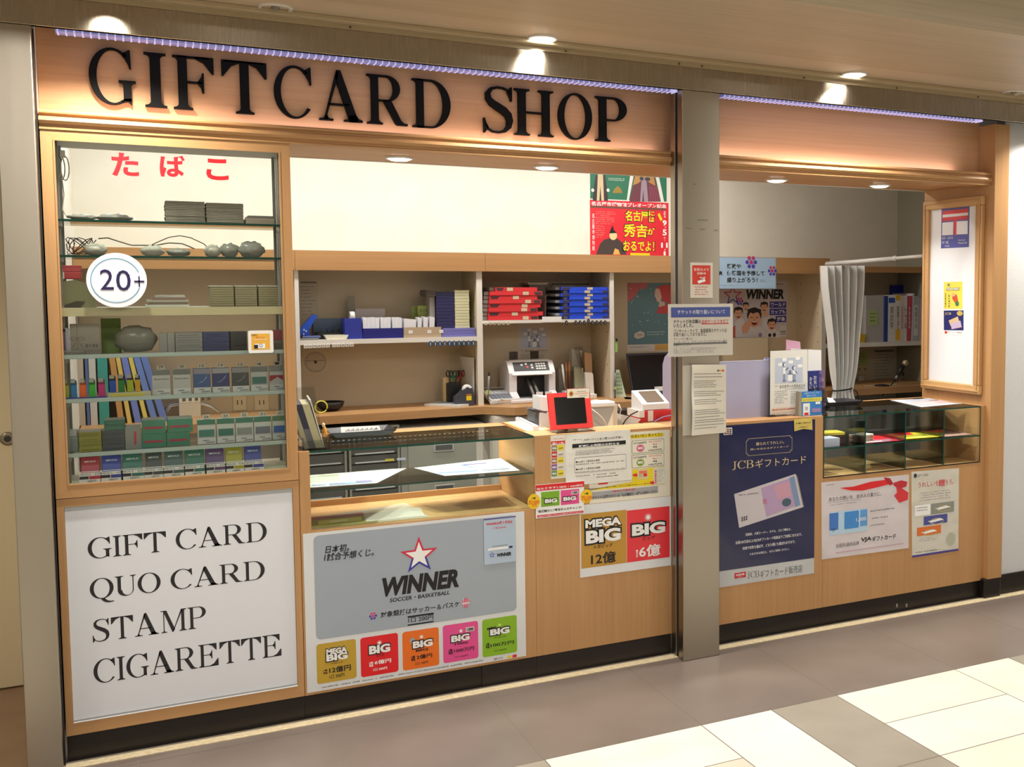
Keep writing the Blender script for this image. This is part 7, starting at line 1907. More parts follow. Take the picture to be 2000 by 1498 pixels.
p.star((1431, 577), .075, M(196, 60, 90, rough=.4), 2, .4, .72, M(60, 60, 160, rough=.4)); p.text('WINNER', (1455, 565), (1531, 584), INK, .05, 3, .12); ballmark(p, (1437, 580), (1452, 597), PINK, INDIGO, 4); p.lines((1517, 553), (1530, 558), 1, INK, ragged=0)
BV = M(58, 60, 150, rough=.4)
for s_, a, c in (('ワールド', (1503, 589), (1535.5, 601)), ('カップも', (1503, 603), (1535.5, 615)), ('対象', (1515, 617), (1535.5, 629))):
    p.rect(a, c, BV, 2); p.text(s_, (a[0] + 2.5, a[1] + 2), (c[0] - 2, c[1] - 2), WHI, .02, 3)
SK = M(226, 172, 140, rough=.5); SHW = M(224, 220, 224, rough=.5); HB = M(40, 30, 28, rough=.5)
def mug(x, y, r, l, mouth=True):
    p.oval((x - r * .95, y - r * 1.35), (x + r * .95, y + r * .6), HB, l); p.oval((x - r * .8, y - r * .95), (x + r * .8, y + r * 1.2), SK, l + .5)
    p.poly([(x - r * .8, y - r * .2), (x - r * .7, y - r * .9), (x - r * .2, y - r * .55), (x + r * .2, y - r * .7), (x + r * .75, y - r * .8), (x + r * .8, y - r * .2), (x + r * .9, y - r * 1.1), (x, y - r * 1.4), (x - r * .9, y - r * 1.1)], HB, l + .8)
    for s_ in (-1, 1): p.rect((x + s_ * r * .35 - r * .14, y - r * .12), (x + s_ * r * .35 + r * .14, y - r * .02), HB, l + 1)
    p.poly([(x - r * .06, y + r * .05), (x + r * .06, y + r * .05), (x + r * .12, y + r * .3), (x - r * .12, y + r * .3)], M(206, 148, 116), l + 1)
    if mouth: p.oval((x - r * .36, y + r * .42), (x + r * .36, y + r * .92), M(120, 30, 34), l + 1); p.rect((x - r * .26, y + r * .46), (x + r * .26, y + r * .58), WHI, l + 1.2)
p.poly([(1428, 659), (1430, 640), (1440, 632), (1452, 640), (1456, 659)], M(206, 90, 80, rough=.5), 2); p.poly([(1436, 659), (1436, 628), (1448, 620), (1460, 634), (1462, 659)], SHW, 2.2); p.poly([(1452, 659), (1456, 644), (1468, 636), (1482, 636), (1494, 644), (1498, 659)], SHW, 4); p.poly([(1488, 640), (1490, 622), (1502, 616), (1508, 628), (1506, 650)], SHW, 2.4); p.poly([(1494, 659), (1498, 646), (1512, 640), (1522, 650), (1522, 659)], SHW, 5)
mug(1442, 612, 9.5, 2.6); mug(1456.5, 599, 6.5, 2.4); mug(1492.5, 600, 8, 2.6); mug(1473, 621, 15, 4.4); mug(1507, 634, 9, 5.4)
p.poly([(1448, 640), (1454, 630), (1462, 628), (1466, 636), (1460, 650), (1450, 652)], SK, 5.2); p.poly([(1486, 614), (1492, 606), (1498, 608), (1498, 620)], SK, 4.2); p.oval((1481, 650), (1488, 658), M(160, 130, 170), 5); p.oval((1500, 651), (1506, 658), HB, 6.8); p.oval((1509, 650), (1515, 658), HB, 6.8)
p.rect((1523, 636), (1536, 657), OFFW, 2); p.rect((1524, 646), (1535, 650), LGREY, 3); p.rect((1524, 652), (1535, 653), GREYI, 3)
p.thing('world_cup_poster', 'WINNER poster of five shouting men in white shirts under the blue banner', 'poster')
b = MB(); a, e, z0, z1 = R4(1412, 660, 1500, 712, YW - .05, ZDK); b.box(a, e, YW - .05, YW - .012, ZDK, z1, M(222, 214, 188, rough=.5), .002); solo(b, 'cream_board', 'cream upright board on the worktop below the shouting men', 'board')
LAV = clear('lavender_acrylic', (.66, .64, .80), 1.3, .05)
b = MB(); a = at(1400, 760, y=.10).x; e = at(1508, 760, y=.10).x; zt = at(1460, 704, y=.10).z
b.box(a, e, .10, .105, .987, zt, M(172, 170, 198, rough=.16, spec=.8)); b.box(a, e, .0995, .0998, zt - .004, zt, M(196, 194, 216, rough=.2)); solo(b, 'lavender_partition', 'glossy lavender acrylic partition on the counter right of the steel pillar', 'partition')
b = MB(); b.prism([(x, .115, z) for x, z in [(at(1488, 720, y=.115).x, .988), (at(1510, 720, y=.115).x, .988), (at(1510, 720, y=.115).x, 1.255), (at(1495, 720, y=.115).x, 1.255), (at(1489, 720, y=.115).x, 1.235)]], (0, .004, 0), M(150, 148, 186, rough=.2)); solo(b, 'lavender_end_plate', 'darker rounded lavender plate behind the left edge of the harassment stand', 'plate')
t = thing('harassment_stand', 'clear stand holding the customer harassment sheet on the navy poster counter', 'sign stand', (2.99, .08, .987))
p = Print('y', .072); p.quad([(1504, 810), (1577.5, 807), (1576.8, 683), (1504.5, 685.5)], M(222, 220, 214, rough=.45)); harassment(p, (1504.5, 685, 1577, 808)); p.part('sheet', t)
b = MB(); a, e, z0, z1 = R4(1503, 683, 1579, 811, .069, .9875); b.box(a, e, .0735, .0755, z0, z1, bpy.data.materials['clear_plastic']); b.box(a, e, .067, .13, .9875, .990, bpy.data.materials['clear_plastic']); b.build('acrylic', t)
t = thing('mobile_card_stand', 'small blue and yellow mobile card stand at the counter edge by the gold tag', 'stand', (3.04, .04, .987))
p = Print('y', .022, .002); a, e, z0, z1 = R4(1566, 764, 1605, 812, .022, .9875); p.paper_uv(a, e, z0, z1, M(56, 128, 200, rough=.35)); hh = z1 - z0; w = e - a
p.rect_uv(a, e, z0 + hh * .58, z0 + hh * .74, M(222, 214, 90, rough=.4), 1); p.text_uv('JCBギフトカードの', a + w * .12, e - w * .15, z0 + hh * .88, z0 + hh * .97, WHI, .0); p.text_uv('新サービス', a + w * .25, e - w * .3, z0 + hh * .78, z0 + hh * .86, WHI, .0); p.text_uv('もバイルギフトカード', a + w * .06, e - w * .08, z0 + hh * .61, z0 + hh * .71, NAVYI, .0)
p.rect_uv(a + w * .06, a + w * .40, z0 + hh * .02, z0 + hh * .52, WHI, 2); p.rect_uv(a + w * .12, a + w * .33, z0 + hh * .04, z0 + hh * .14, RED, 3); p.rect_uv(a + w * .16, a + w * .30, z0 + hh * .24, z0 + hh * .38, M(176, 184, 180), 3); p.rect_uv(a + w * .5, e - w * .06, z0 + hh * .14, z0 + hh * .30, M(150, 130, 180), 3); p.rect_uv(a + w * .68, e - w * .08, z0 + hh * .46, z0 + hh * .56, WHI, 3)
p.part('front_card', t)
b = MB(); b.prism([(a - .012, .03, .9875), (a, .0225, .9875), (a, .0225, z1), (a - .006, .03, z1)], (0, .03, 0), M(170, 164, 150, rough=.5)); b.box(a, e, .0245, .05, .9875, .992, M(170, 164, 150, rough=.5)); b.build('support', t)
t = thing('navy_leaflet_rack', 'clear rack of navy congratulation leaflets behind the mobile card stand', 'leaflet rack', (3.07, .10, .987))
p = Print('y', .085, .012); a, e, z0, z1 = R4(1578, 724, 1610, 812, .085, .9875); p.paper_uv(a, e, z0, z1, M(44, 50, 120, rough=.35)); w = e - a; hh = z1 - z0; p.rect_uv(a + w * .68, e, z0, z1, M(110, 90, 130, rough=.4), 1)
for k in range(9): p.oval((1600 + (k * 5) % 9, 730 + 8 * k), (1605 + (k * 5) % 9, 737 + 8 * k), M(150, 120, 130) if k % 2 else M(70, 60, 110), 2)
p.stack('お祝いや', (1589, 733), (1594.5, 768), WHI, .0); p.stack('お礼に', (1581, 736), (1586, 760), WHI, .0); p.part('leaflet', t)
b = MB(); b.box(a - .003, e + .003, .080, .083, .9875, z0 + hh * .6, bpy.data.materials['clear_plastic']); b.box(a - .003, e + .003, .083, .12, .9875, .990, bpy.data.materials['clear_plastic']); b.build('rack', t)
for px, y, m_, lb, nm in (((1546, 680, 1606, 740), .20, M(222, 222, 222, rough=.4), 'blank white upright sheet behind the navy leaflets', 'upright_sheet'), ((1537, 663, 1575, 720), .30, M(206, 160, 184, rough=.5), 'pink upright sheet behind the harassment stand', 'upright_sheet'), ((1573, 703, 1583, 740), .16, M(226, 226, 228, rough=.4), 'narrow white strip sheet right of the harassment stand', 'upright_sheet')):
    a, e, z0, z1 = R4(*px, y, .9185 if y > .155 else .9875)
    b = MB(); b.prism([(a, y, z0), (e, y, z0), (e - (.03 if y == .30 else 0), y + .01, z1 - .012), (a + .002, y + .01, z1)], (0, .002, 0), m_); b.box(a, e, y, y + .04, z0, z0 + .004, m_); solo(b, nm, lb, 'sheet')

# books and bottles on the right shelf
def spine(x0, x1, y0, c, label, bands=(), text=None, tcol=INK, nm='binder', cat='binder', y=1.70, d=.22, lean=0):
    a, e, z0, z1 = R4(x0, y0, x1, 666, y, ZS3 + .0004)
    t = thing(nm, label, cat, ((a + e) / 2, y + d / 2, z0), 'files on the right shelf')
    b = MB(); b.prism([(a, y, z0), (e, y, z0), (e + lean, y, z1), (a + lean, y, z1)], (0, d, 0), M(*c, rough=.4)); b.build('cover', t)
    p = Print('y', y); w = e - a; h = z1 - z0
    for v0, v1, cc_ in bands: p.rect_uv(a + w * .06 + lean * v0, e - w * .06 + lean * v0, z0 + h * v0, z0 + h * v1, M(*cc_, rough=.4), 1)
    if text:
        n = len(text); hh = h * .5 / n
        for i, ch in enumerate(text):
            zc = z0 + h * .76 - i * hh
            p.text_uv('｜' if ch == 'ー' else ch, a + w * .25 + lean * .5, e - w * .25 + lean * .5, zc - hh * .9, zc, tcol, .0, 2)
    if bands or text: p.part('spine_print', t)
    else: p.mb.bm.free()
    return t
b = MB(); a, e, z0, z1 = R4(1691, 577, 1727, 666, 1.71, ZS3 + .0004); b.box(a, e - .001, 1.71, 1.90, z0, z1, M(176, 172, 168, rough=.25), .002); solo(b, 'grey_document_case', 'large grey translucent document case left of the blue binder', 'document case', 'files on the right shelf')
note((1697, 606.5, 1714, 635), 1.7085, M(168, 190, 120, rough=.5), 'green memo stuck on the grey document case', 3, INK, 'green_memo', 'memo')
spine(1727.5, 1734, 578, (40, 62, 130), 'narrow blue binder beside the grey document case')
spine(1734.5, 1748.5, 577, (222, 222, 220), 'white binder with a blue square on its spine', ((.84, .95, (44, 84, 180)),), '貸試帯', GREYI)
spine(1749, 1758.5, 576, (226, 222, 212), 'white manual with yellow bands on its spine', ((.88, .99, (226, 180, 40)), (.02, .26, (226, 180, 40))), '販売機器マニュアル')
spine(1759, 1765, 577, (226, 206, 200), 'white booklet with red writing on its spine', (), '文具商品券取扱店名簿', M(190, 60, 60), 'booklet', 'booklet')
spine(1765.5, 1771.5, 577, (224, 224, 222), 'plain white booklet with a short black title', (), 'トゥ編', INK, 'booklet', 'booklet')
spine(1772, 1779, 578, (196, 72, 92), 'crimson booklet leaning among the white ones', ((.0, .98, (206, 74, 92)),), '手続書類帳', WHI, 'booklet', 'booklet', lean=.008)
spine(1780, 1783.5, 573, (206, 204, 202), 'thin grey folder right of the crimson booklet', nm='folder', cat='folder', lean=.01)
spine(1784, 1793.5, 578, (176, 182, 190), 'grey binder with white label near the right panel', ((.12, .80, (222, 222, 226)),), '機関手紙', M(90, 90, 110), lean=.004)
spine(1794, 1800, 582, (206, 190, 190), 'pinkish folder next to the right panel', nm='folder', cat='folder', lean=.004)
b = MB(); a, e, z0, z1 = R4(1746, 557, 1806, 640, 1.93, ZS3 + .0004); b.box(a, e, 1.925, 1.985, z0, z1, M(36, 52, 168, rough=.35), .003); solo(b, 'tall_blue_file', 'tall royal blue file standing behind the white binders', 'file')
t = thing('sanitizer_bottle', 'clear blue pump bottle of sanitizer on the right shelf by the curtain', 'bottle', (*at(1682, 655, y=1.78).xy, ZS3))
a, e, z0, z1 = R4(1673, 624, 1691, 655, 1.78, ZS3 + .0004); c_ = ((a + e) / 2, 1.82)
b = MB(); b.lathe((c_[0], c_[1], z0), [(.028, 0), (.031, .01), (.031, z1 - z0 - .02), (.012, z1 - z0), (.010, z1 - z0 + .006)], M(176, 196, 214, rough=.2), 20); b.build('bottle', t)
b = MB(); b.lathe((c_[0], c_[1], z0 + .02), [(.0315, 0), (.0315, .045)], M(90, 130, 176, rough=.4), 20, caps=False); b.build('label', t)
b = MB(); b.lathe((c_[0], c_[1], z1 + .006), [(.011, 0), (.011, .012), (.004, .014), (.004, .026)], OFFW, 14); b.tube([(c_[0] + .004, c_[1], z1 + .033), (c_[0] - .016, c_[1], z1 + .031)], .005, OFFW, 8); b.build('pump', t)
b = MB(); a, e, z0, z1 = R4(1668, 653, 1691, 669, 1.70, ZS3 + .0004); b.prism([(a, 1.70, z0), (e - .008, 1.70, z0), (e, 1.70, z1), (a, 1.70, z1)], (0, .06, 0), M(206, 170, 40, rough=.35)); solo(b, 'yellow_tub', 'yellow tub in front of the sanitizer bottle', 'tub')
b = MB(); q = at(1697, 659, y=1.74)
b.tube([(q.x + .016 * math.cos(k * .8), 1.74 + .01 * math.sin(k * .5), ZS3 + .018 + .014 * math.sin(k * .8)) for k in range(24)], .002, OFFW, 6); b.box(q.x + .018, q.x + .055, 1.73, 1.755, ZS3 + .0006, ZS3 + .020, OFFW, .003); b.box(q.x + .055, q.x + .07, 1.735, 1.75, ZS3 + .006, ZS3 + .014, M(200, 200, 198)); solo(b, 'usb_charger', 'white charger with its coiled cable beside the yellow tub', 'charger')
b = MB(); a, e, z0, z1 = R4(1613, 638, 1622, 672, 1.72, ZS3 + .0004); b.box(a, e, 1.72, 1.90, z0, z1, M(226, 116, 62, rough=.45)); solo(b, 'orange_file', 'orange file half hidden behind the curtain on the right shelf', 'file')
b = MB(); a, e, z0, z1 = R4(1611, 758, 1640, 776, 1.72, ZDK); b.box(a, e, 1.72, 1.85, z0, z1, M(206, 136, 84, rough=.5)); solo(b, 'tan_box', 'tan box on the worktop behind the curtain foot', 'box')
# lower right bay
note((1703, 679, 1749, 757), YW, M(200, 194, 176, rough=.5), 'typed list on the back board behind the microphone', 10, M(120, 114, 108), head=1, seed=4)
note((1675, 687, 1696, 712), YW - .002, M(176, 190, 120, rough=.5), 'green handwritten memo above the wall outlet', 4, INK, 'green_memo', 'memo', seed=2)
t = thing('wall_outlet', 'beige double wall outlet with plug below the green memo', 'outlet', at(1683, 722, y=YW))
b = MB(); pbox(b, (1670, 713, 1697, 732), YW - .006, .006, M(206, 190, 154, rough=.5), None, .002); b.build('plate', t)
b = MB()
for px in (1679, 1690): pbox(b, (px - 1.2, 719, px - .3, 723), YW - .0068, .001, BLK); pbox(b, (px + .5, 719, px + 1.3, 723), YW - .0068, .001, BLK)
b.build('socket', t)
b = MB(); q = at(1682, 742, y=YW - .03); b.box(q.x - .022, q.x + .022, YW - .04, YW - .002, q.z - .03, q.z + .03, M(206, 200, 184, rough=.5), .008); b.tube([(q.x - .02, YW - .02, q.z - .01), (q.x - .07, YW - .02, q.z - .02), (q.x - .10, YW - .02, q.z + .005), (q.x - .06, YW - .02, q.z + .02), (q.x - .02, YW - .02, q.z + .01)], .006, M(206, 200, 184, rough=.5), 8); b.tube([(q.x + .02, YW - .02, q.z), (q.x + .09, YW - .02, q.z - .004)], .003, M(200, 194, 178), 6); solo(b, 'plug_tap', 'white plug and cord hanging from the wall outlet', 'plug')
t = thing('digital_clock', 'white digital clock with grey display on the worktop behind the microphone', 'clock', (*at(1723, 779, y=1.60).xy, ZDK))
a, e, z0, z1 = R4(1690, 758, 1756, 779, 1.60)
b = MB(); b.prism([(a + .004, 1.60, ZDK), (e, 1.60, ZDK), (e - .004, 1.63, z1), (a, 1.63, z1)], (0, .03, 0), M(222, 216, 210, rough=.4)); b.build('case', t)
b = MB(); dz = (z1 - ZDK); f0 = lambda u, v, o: (a + (e - a) * u, 1.60 + .03 * v - o, ZDK + dz * v)
b.face([f0(.26, .10, .0008), f0(.83, .10, .0008), f0(.81, .72, .0008), f0(.25, .72, .0008)], M(140, 144, 132, rough=.3)); b.build('display', t)
b = MB(); vs, fs = sans('0:21', .03); xx = [v[0] for v in vs]; yy = [v[1] for v in vs]
q = [b.bm.verts.new(f0(.38 + .24 * (x - min(xx)) / (max(xx) - min(xx)), .16 + .46 * (y - min(yy)) / (max(yy) - min(yy)), .0014)) for x, y in vs]
for f_ in fs:
    try: b.bm.faces.new([q[i] for i in f_]).material_index = b.mi(BLK)
    except ValueError: pass
b.build('digits', t)
t = thing('microphone', 'handheld microphone on a thin gooseneck stand at the right of the worktop', 'microphone', (*at(1722, 778, y=1.56).xy, ZDK))
YM = 1.56
P_ = lambda x, y: at(x, y, y=YM)
b = MB(); q = P_(1768, 709); b.ball(q, .021, M(196, 178, 140, rough=.35, metal=.5), 16, 12); b.build('grille', t)
b = MB(); b.tube([P_(1764, 715), P_(1760, 722), P_(1753, 733)], [.018, .015, .011], BLK, 12); b.tube([P_(1762, 727), P_(1765, 731), P_(1763, 734)], .008, BLK, 8); b.build('handle', t)
b = MB(); b.tube([P_(1753, 733), P_(1749, 740)], .009, M(160, 160, 158, rough=.3, metal=.6), 10); b.tube([P_(1749, 740), P_(1746, 745)], .006, BLK, 8); b.tube([P_(1746, 745), P_(1735, 758), P_(1724, 773)], .0035, M(30, 30, 32, rough=.4), 8); q = P_(1724, 773); b.tube([q, (q.x - .006, YM, ZDK + .004)], .004, BLK, 8); b.build('gooseneck', t)
b = MB(); b.lathe((q.x - .006, YM, ZDK), [(.05, 0), (.05, .006), (.012, .012)], BLK, 24); b.build('base', t)
b = MB(); b.tube([P_(1763, 733), P_(1756, 742), P_(1750, 755), P_(1748, 772), P_(1747, 779)], .002, M(150, 146, 140, rough=.4), 6); b.build('cable', t)

# curtain on its rod
t = thing('curtain_rod', 'white extension rod holding the curtain behind the right counter', 'curtain rod', (4.13, 1.05, 1.73))
A, B_ = at(1614, 516, y=1.52), at(1808, 499.5, y=.55)
b = MB(); b.tube([A, A.lerp(B_, .72)], .0125, OFFW, 12); b.build('outer_tube', t)
b = MB(); b.tube([A.lerp(B_, .70), B_], .0095, OFFW, 12); q = A.lerp(B_, .72); b.ball(q, .016, OFFW, 10, 8); b.build('inner_tube', t)
CURT = M(226, 226, 222, rough=.7)
t = thing('white_curtain', 'white curtain gathered and tied with a black cord beside the right shelf', 'curtain', (*at(1642, 780, y=1.35).xy, .70))
def W_at(v):     # pixel left and right edge, row
    rows = [(519, 1605, 1680), (560, 1607, 1679), (610, 1613, 1675), (660, 1619, 1670), (700, 1622, 1667), (740, 1626, 1662), (758, 1628, 1660), (764, 1628.5, 1659), (790, 1624, 1664), (830, 1617, 1672), (868, 1611, 1676)]
    for (y0, l0, r0), (y1, l1, r1) in zip(rows, rows[1:]):
        if v <= y1:
            k = (v - y0) / (y1 - y0); return l0 + (l1 - l0) * k, r0 + (r1 - r0) * k
    return rows[-1][1:]
def cf(u, v):
    py = 519 + (868 - 519) * v
    l, r = W_at(py)
    tie = math.exp(-((py - 761) / 22) ** 2)
    fold = (math.cos(u * 2 * math.pi * 5.5 + .6 * math.sin(v * 4)) * (.026 - .016 * tie) + math.sin(u * 2 * math.pi * 11) * .006)
    q = at(l + (r - l) * u, py, y=1.36)
    return (q.x + .004 * math.sin(u * 40), 1.36 - .02 * u + fold, q.z)
b = MB(); b.sheet(cf, 110, 40, CURT); b.build('cloth', t)
b = MB(); l, r = W_at(761); n_ = 24
ql, qr = at(l, 761, y=1.36), at(r, 759, y=1.36); cx_ = (ql.x + qr.x) / 2; rx = (qr.x - ql.x) / 2 + .008
b.tube([(cx_ + rx * math.cos(2 * math.pi * k / n_), 1.355 + .040 * math.sin(2 * math.pi * k / n_), ql.z + .006 * math.cos(2 * math.pi * k / n_)) for k in range(n_)], .005, BLK, 8, closed=True)
b.tube([(cx_ + rx, 1.33, ql.z), (cx_ + rx + .02, 1.32, ql.z - .02), (cx_ + rx + .03, 1.32, ql.z - .06), (cx_ + rx + .026, 1.32, ql.z - .09)], .004, BLK, 8); b.build('tie_cord', t)
for k in range(9):
    px = 1614 + 6.6 * k; q = A.lerp(B_, .01 + .030 * k)
    b = MB(); b.tube([(q.x + .002 * math.cos(2 * math.pi * j / 14), q.y + .018 * math.cos(2 * math.pi * j / 14), q.z - .004 + .019 * math.sin(2 * math.pi * j / 14)) for j in range(14)], .0022, M(176, 176, 172, rough=.35), 6, closed=True); b.build('curtain_ring', t)

# ---- things on and in the showcases
t = thing('brochure_stand', 'clear stand of slim brochures at the left end of the showcase top', 'brochure stand', (.875, .08, .986))
CP_ = bpy.data.materials['clear_plastic']
ya_, yb_ = .05, .16
b = MB(); b.box(.838, .93, .03, .034, .986, 1.02, CP_); b.box(.838, .841, .034, .16, .986, 1.03, CP_); b.box(.927, .93, .034, .16, .986, 1.03, CP_); b.box(.838, .93, .034, .16, .986, .989, CP_); b.prism([(.832, .155, .989), (.930, .155, .989), (.905, .20, 1.20), (.812, .20, 1.20)], (0, .003, 0), CP_); b.build('clear_case', t)
for i, (x, w, c, top) in enumerate(((.846, .018, (150, 146, 120), 1.145), (.864, .020, (40, 42, 62), 1.150), (.885, .026, (166, 162, 128), 1.150), (.912, .004, (200, 200, 196), 1.165))):
    b = MB(); k = -.042
    b.prism([(x, .05, .9895), (x + w, .05, .9895), (x + w + k, .06, top), (x + k, .06, top)], (0, .085, .01), M(*c, rough=.4))
    if i == 1: b.prism([(x + .0002, .0492, .990), (x + w - .0002, .0492, .990), (x + w + k * .45, .0532, 1.06), (x + k * .45, .0532, 1.06)], (0, .0006, 0), M(90, 90, 96, rough=.4))
    solo(b, 'brochure', ('olive brochure at the left', 'black and grey brochure', 'wide sage brochure', 'thin white brochure at the right')[i] + ' leaning in the clear stand', 'brochure', 'slim brochures in the clear stand')
b = MB(); q = at(634, 838, y=.22); b.ball((q.x, .22, .986 + .030), (.010, .010, .030), M(226, 150, 40, rough=.4), 10, 8); b.ball((q.x - .004, .218, .986 + .064), (.006, .006, .010), M(240, 220, 180, rough=.4), 8, 6); solo(b, 'orange_figurine', 'small orange figurine beside the brochure stand', 'figurine')
def cashtray(cx, cy, z, w, d, label, ang=0):
    b = MB()
    t = thing('cash_tray', label, 'cash tray', (cx, cy, z))
    b.prism([(cx - w * .42, cy - d * .40, z), (cx + w * .42, cy - d * .40, z), (cx + w * .42, cy + d * .40, z), (cx - w * .42, cy + d * .40, z)], (0, 0, .003), M(34, 34, 40, rough=.35))
    for p0, p1, o0, o1 in (((-.42, -.40), (.42, -.40), (-.5, -.5), (.5, -.5)), ((.42, -.40), (.42, .40), (.5, -.5), (.5, .5)), ((.42, .40), (-.42, .40), (.5, .5), (-.5, .5)), ((-.42, .40), (-.42, -.40), (-.5, .5), (-.5, -.5))):
        b.prism([(cx + p0[0] * w, cy + p0[1] * d, z), (cx + p1[0] * w, cy + p1[1] * d, z), (cx + o1[0] * w, cy + o1[1] * d, z + .020), (cx + o0[0] * w, cy + o0[1] * d, z + .020)][::1], (0, 0, .002), M(34, 34, 40, rough=.35))
    b.build('dish', t)
    return t
cashtray(1.10, .375, .986, .25, .17, 'black cash tray with a white slip on the left showcase')
p = Print('z', .986 + .0046, .0006); p.paper_uv(1.03, 1.155, .335, .40, OFFW); p.lines_ = 0
p.mb.prism([(1.03, .395, .991), (1.185, .395, .991), (1.18, .405, 1.012), (1.03, .405, 1.016)], (0, .001, 0), OFFW)
for k in range(22): p.mb.box(1.045 + .006 * k, 1.049 + .006 * k, .3935, .3945, .998, 1.002 + .003 * (k % 3), M(120, 120, 130))
p.thing('tray_slip', 'white printed slip lying in the left cash tray', 'slip')
cashtray(3.44, .385, .983, .20, .15, 'black cash tray at the left end of the right glass case')
b = MB(); b.prism([(3.37, .36, .9872), (3.42, .36, .9872), (3.415, .40, 1.015), (3.385, .40, 1.02)], (0, .004, 0), OFFW); solo(b, 'receipt_curl', 'curled white receipt in the right cash tray', 'receipt')
# leaflets lying on glass
def flyer(pts, z, m, label, extra=(), nm='leaflet', cat='leaflet', group=None, thick=.0015):
    """leaflet lying at height z; pts and extras in (x, y)"""
    p = Print('z', z + thick, thick)
    p.mb.prism([(x, y, z) for x, y in pts], (0, 0, thick), m)
    o, ex, ey = Vector(pts[0]), Vector(pts[1]) - Vector(pts[0]), Vector(pts[3]) - Vector(pts[0])
    for k, (u0, v0, u1, v1, mm) in enumerate(extra):
        p.poly_uv([tuple(o + ex * u + ey * v) for u, v in ((u0, v0), (u1, v0), (u1, v1), (u0, v1))], mm, 1 + .5 * k)
    return p.thing(nm, label, cat, group)
LB = M(196, 214, 226, rough=.3); LG = M(206, 218, 200, rough=.3); PW_ = M(232, 234, 236, rough=.3); SB = M(110, 140, 190, rough=.35); VI = M(110, 106, 160, rough=.35)
flyer([(.862, .075), (1.10, .055), (1.27, .335), (.885, .35)], .8395, PW_, 'pale green and blue leaflet spread at the left of the glass shelf', ((.02, .3, .5, .96, LG), (.5, .3, .97, .96, M(222, 232, 236, rough=.3)), (.3, .05, .62, .2, SB), (.05, .1, .26, .2, M(170, 190, 214)), (.52, .06, .95, .2, M(150, 190, 214)), (.70, .08, .94, .24, VI)))
flyer([(1.365, .085), (1.66, .065), (1.685, .40), (1.30, .325)], .8395, PW_, 'blue and white leaflet spread at the right of the glass shelf', ((.02, .35, .5, .95, LB), (.02, .2, .55, .33, SB), (.55, .3, .98, .97, M(226, 228, 236, rough=.3)), (.60, .55, .66, .97, SB), (.68, .62, .95, .9, M(226, 206, 186)), (.62, .2, .98, .34, M(150, 160, 176)), (.66, .9, .98, .99, VI)))
flyer([(.866, .04), (1.29, .045), (1.27, .35), (.89, .25)], .6925, M(206, 196, 176, rough=.25), 'flower picture leaflet on the wooden showcase floor', ((.0, .0, .55, .75, M(150, 140, 70, rough=.4)), (.0, .72, .45, .98, M(150, 70, 84, rough=.4)), (.05, .25, .42, .6, M(206, 206, 90, rough=.4)), (.15, .35, .3, .5, M(236, 232, 180)), (.45, .1, .97, .9, M(222, 214, 200, rough=.25))))
flyer([(3.735, .09), (4.02, .115), (3.93, .40), (3.80, .42)], .983, M(226, 222, 226, rough=.3), 'pink and white flyer on top of the right glass case', ((.1, .15, .9, .55, M(206, 182, 186, rough=.3)), (.15, .6, .85, .85, M(190, 196, 214, rough=.3)), (.2, .25, .6, .4, M(226, 206, 200))))
ZG = .8354
flyer([(3.345, .04), (3.56, .03), (3.74, .25), (3.47, .23)], ZG, M(206, 60, 76, rough=.35), 'red flyer with white lower edge on the glass shelf of the right case', ((.0, .0, .75, .3, M(150, 110, 130)), (.05, .02, .5, .14, PW_), (.3, .5, .98, .95, RED)))
flyer([(3.575, .045), (3.80, .03), (3.93, .20), (3.64, .24)], ZG + .0022, M(226, 214, 60, rough=.35), 'yellow flyer overlapping the red one in the right glass case', ((.05, .55, .55, .97, RED), (.15, .25, .8, .5, M(150, 150, 40)), (.3, .1, .9, .2, M(236, 226, 130))))
flyer([(3.815, .035), (4.015, .03), (4.02, .26), (3.86, .30)], ZG, M(206, 170, 160, rough=.35), 'dark brown picture flyer at the right end of the glass shelf', ((.12, .22, .9, .92, M(110, 80, 76, rough=.4)), (.2, .35, .6, .8, M(70, 56, 60, rough=.4))))
b = MB()
for i in range(8): b.obox((3.375, .10, ZG + .0045 * i), .10, .07, .0042, (0, 0, math.radians(12 + 4 * (i % 3))), M(170, 142, 120, rough=.5) if i < 7 else M(232, 226, 206, rough=.4))
solo(b, 'folded_leaflets', 'pile of brown folded leaflets in the first cell of the right glass case', 'leaflets')
b = MB()
for i in range(10): b.box(3.105 + .0006 * (i % 2), 3.20, .03, .11, ZG + .0038 * i, ZG + .0038 * i + .0034, M(176, 182, 200, rough=.4))
solo(b, 'grey_leaflet_stack', 'grey blue leaflet block at the left corner of the right glass case', 'leaflets')
b = MB()
for i in range(8): b.obox((3.24, .17, ZG + .006 * i), .12, .09, .0055, (0, 0, math.radians(-14 + 5 * (i % 2))), M(84, 56, 54, rough=.5) if i < 6 else M(206, 190, 70, rough=.4))
solo(b, 'dark_leaflet_stack', 'dark brown leaflet stack topped with yellow at the back of the right case', 'leaflets')
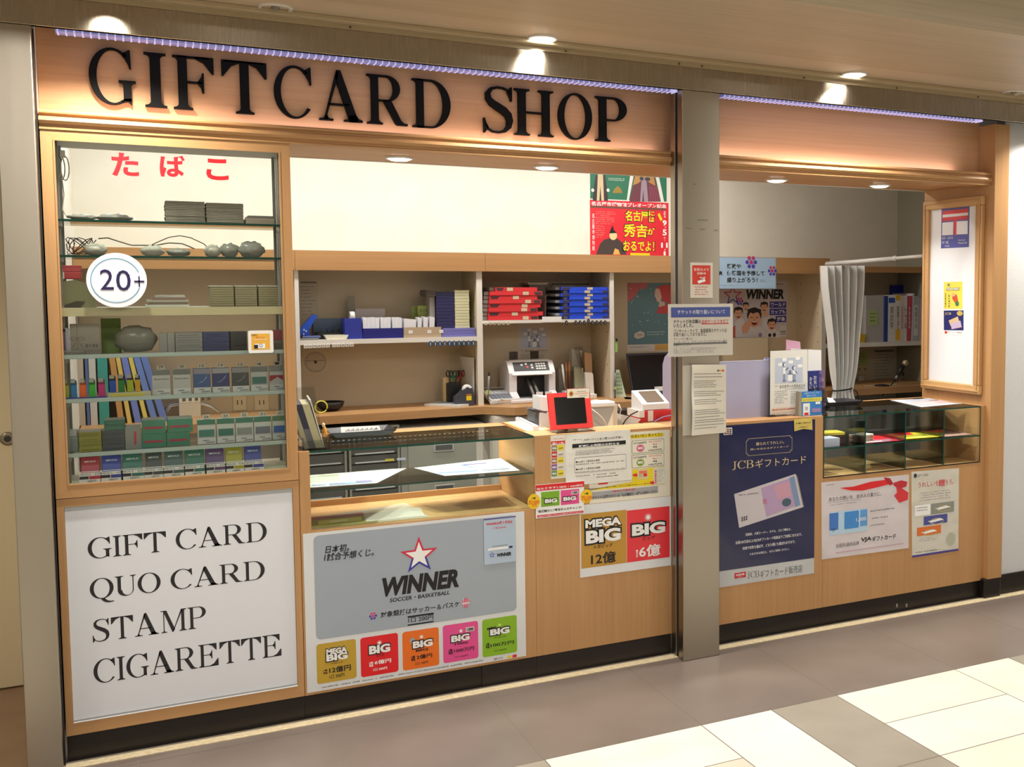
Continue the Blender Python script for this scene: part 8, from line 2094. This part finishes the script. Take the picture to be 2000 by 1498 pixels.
# binders standing on the worktop behind the cigarette cabinet
for i, (x0, x1, c, ln, lb) in enumerate(((121, 146, (206, 202, 190), 0, 'pale folder at the far left'), (150, 166, (190, 180, 164), 0, 'beige binder'), (169, 175, (84, 112, 170), 0, 'thin blue binder'), (176, 190, (206, 206, 206), 0, 'white binder'), (193, 213, (60, 158, 150), 0, 'teal binder'), (216, 228, (196, 150, 90), .03, 'tan book'), (229, 238, (222, 196, 110), .04, 'yellow book'), (239, 252, (116, 136, 214), .05, 'first light blue binder'), (253, 262, (220, 206, 110), .06, 'white and yellow book'), (263, 276, (110, 140, 214), .07, 'second light blue binder'), (277, 290, (104, 132, 206), .08, 'third light blue binder'))):
    a, e, z0, z1 = R4(x0, 694, x1, 880, 1.72, ZDK)
    b = MB(); b.prism([(a + ln, 1.72, ZDK), (e + ln - .001, 1.72, ZDK), (e - .001, 1.72, z1), (a, 1.72, z1)], (0, .22, 0), M(*c, rough=.4)); solo(b, 'desk_binder', lb + ' on the worktop seen through the cigarette cabinet', 'binder', 'binders behind the cigarette cabinet')
b = MB(); a, e, z0, z1 = R4(350, 793, 392, 806, 1.86, ZDK); b.box(a, e, 1.86, 1.92, 1.0, 1.045, M(222, 214, 190, rough=.5), .003)
for i in range(5): b.box(a + .016 + .028 * i, a + .03 + .028 * i, 1.8592, 1.86, 1.01, 1.035, M(90, 84, 76))
b.box(a, e, 1.86, 1.92, ZDK, 1.0, M(206, 196, 170, rough=.5)); solo(b, 'power_strip_box', 'cream power strip on a block behind the cigarette cabinet', 'power strip')
for px, n_ in (((455, 783, 481, 800), 'left'), ((497, 783, 525, 800), 'right')):
    a, e, z0, z1 = R4(px[0], 770, px[2], 802, YW - .006)
    t = thing('wall_outlet', '%s beige wall outlet plate glimpsed through the cigarette cabinet' % n_, 'outlet', ((a + e) / 2, YW - .003, z0))
    b = MB(); b.box(a, e, YW - .006, YW, z0, z1, M(222, 210, 176, rough=.5), .002); b.build('plate', t)
    b = MB(); xm, zm = (a + e) / 2, (z0 + z1) / 2
    for dx in (-.012, .008): b.box(xm + dx, xm + dx + .004, YW - .0068, YW - .006, zm - .012, zm + .012, BLK)
    b.build('socket', t)
b = MB()
for k in range(3): b.tube([at(x + 2 * k, y + 3 * k, y=1.90) for x, y in ((322, 800), (330, 788), (352, 784), (372, 792), (392, 784), (410, 790), (424, 800))], .0026, OFFW if k else GRY, 6)
solo(b, 'tangled_wires', 'tangled white and grey wires behind the lower pack shelves', 'wires')
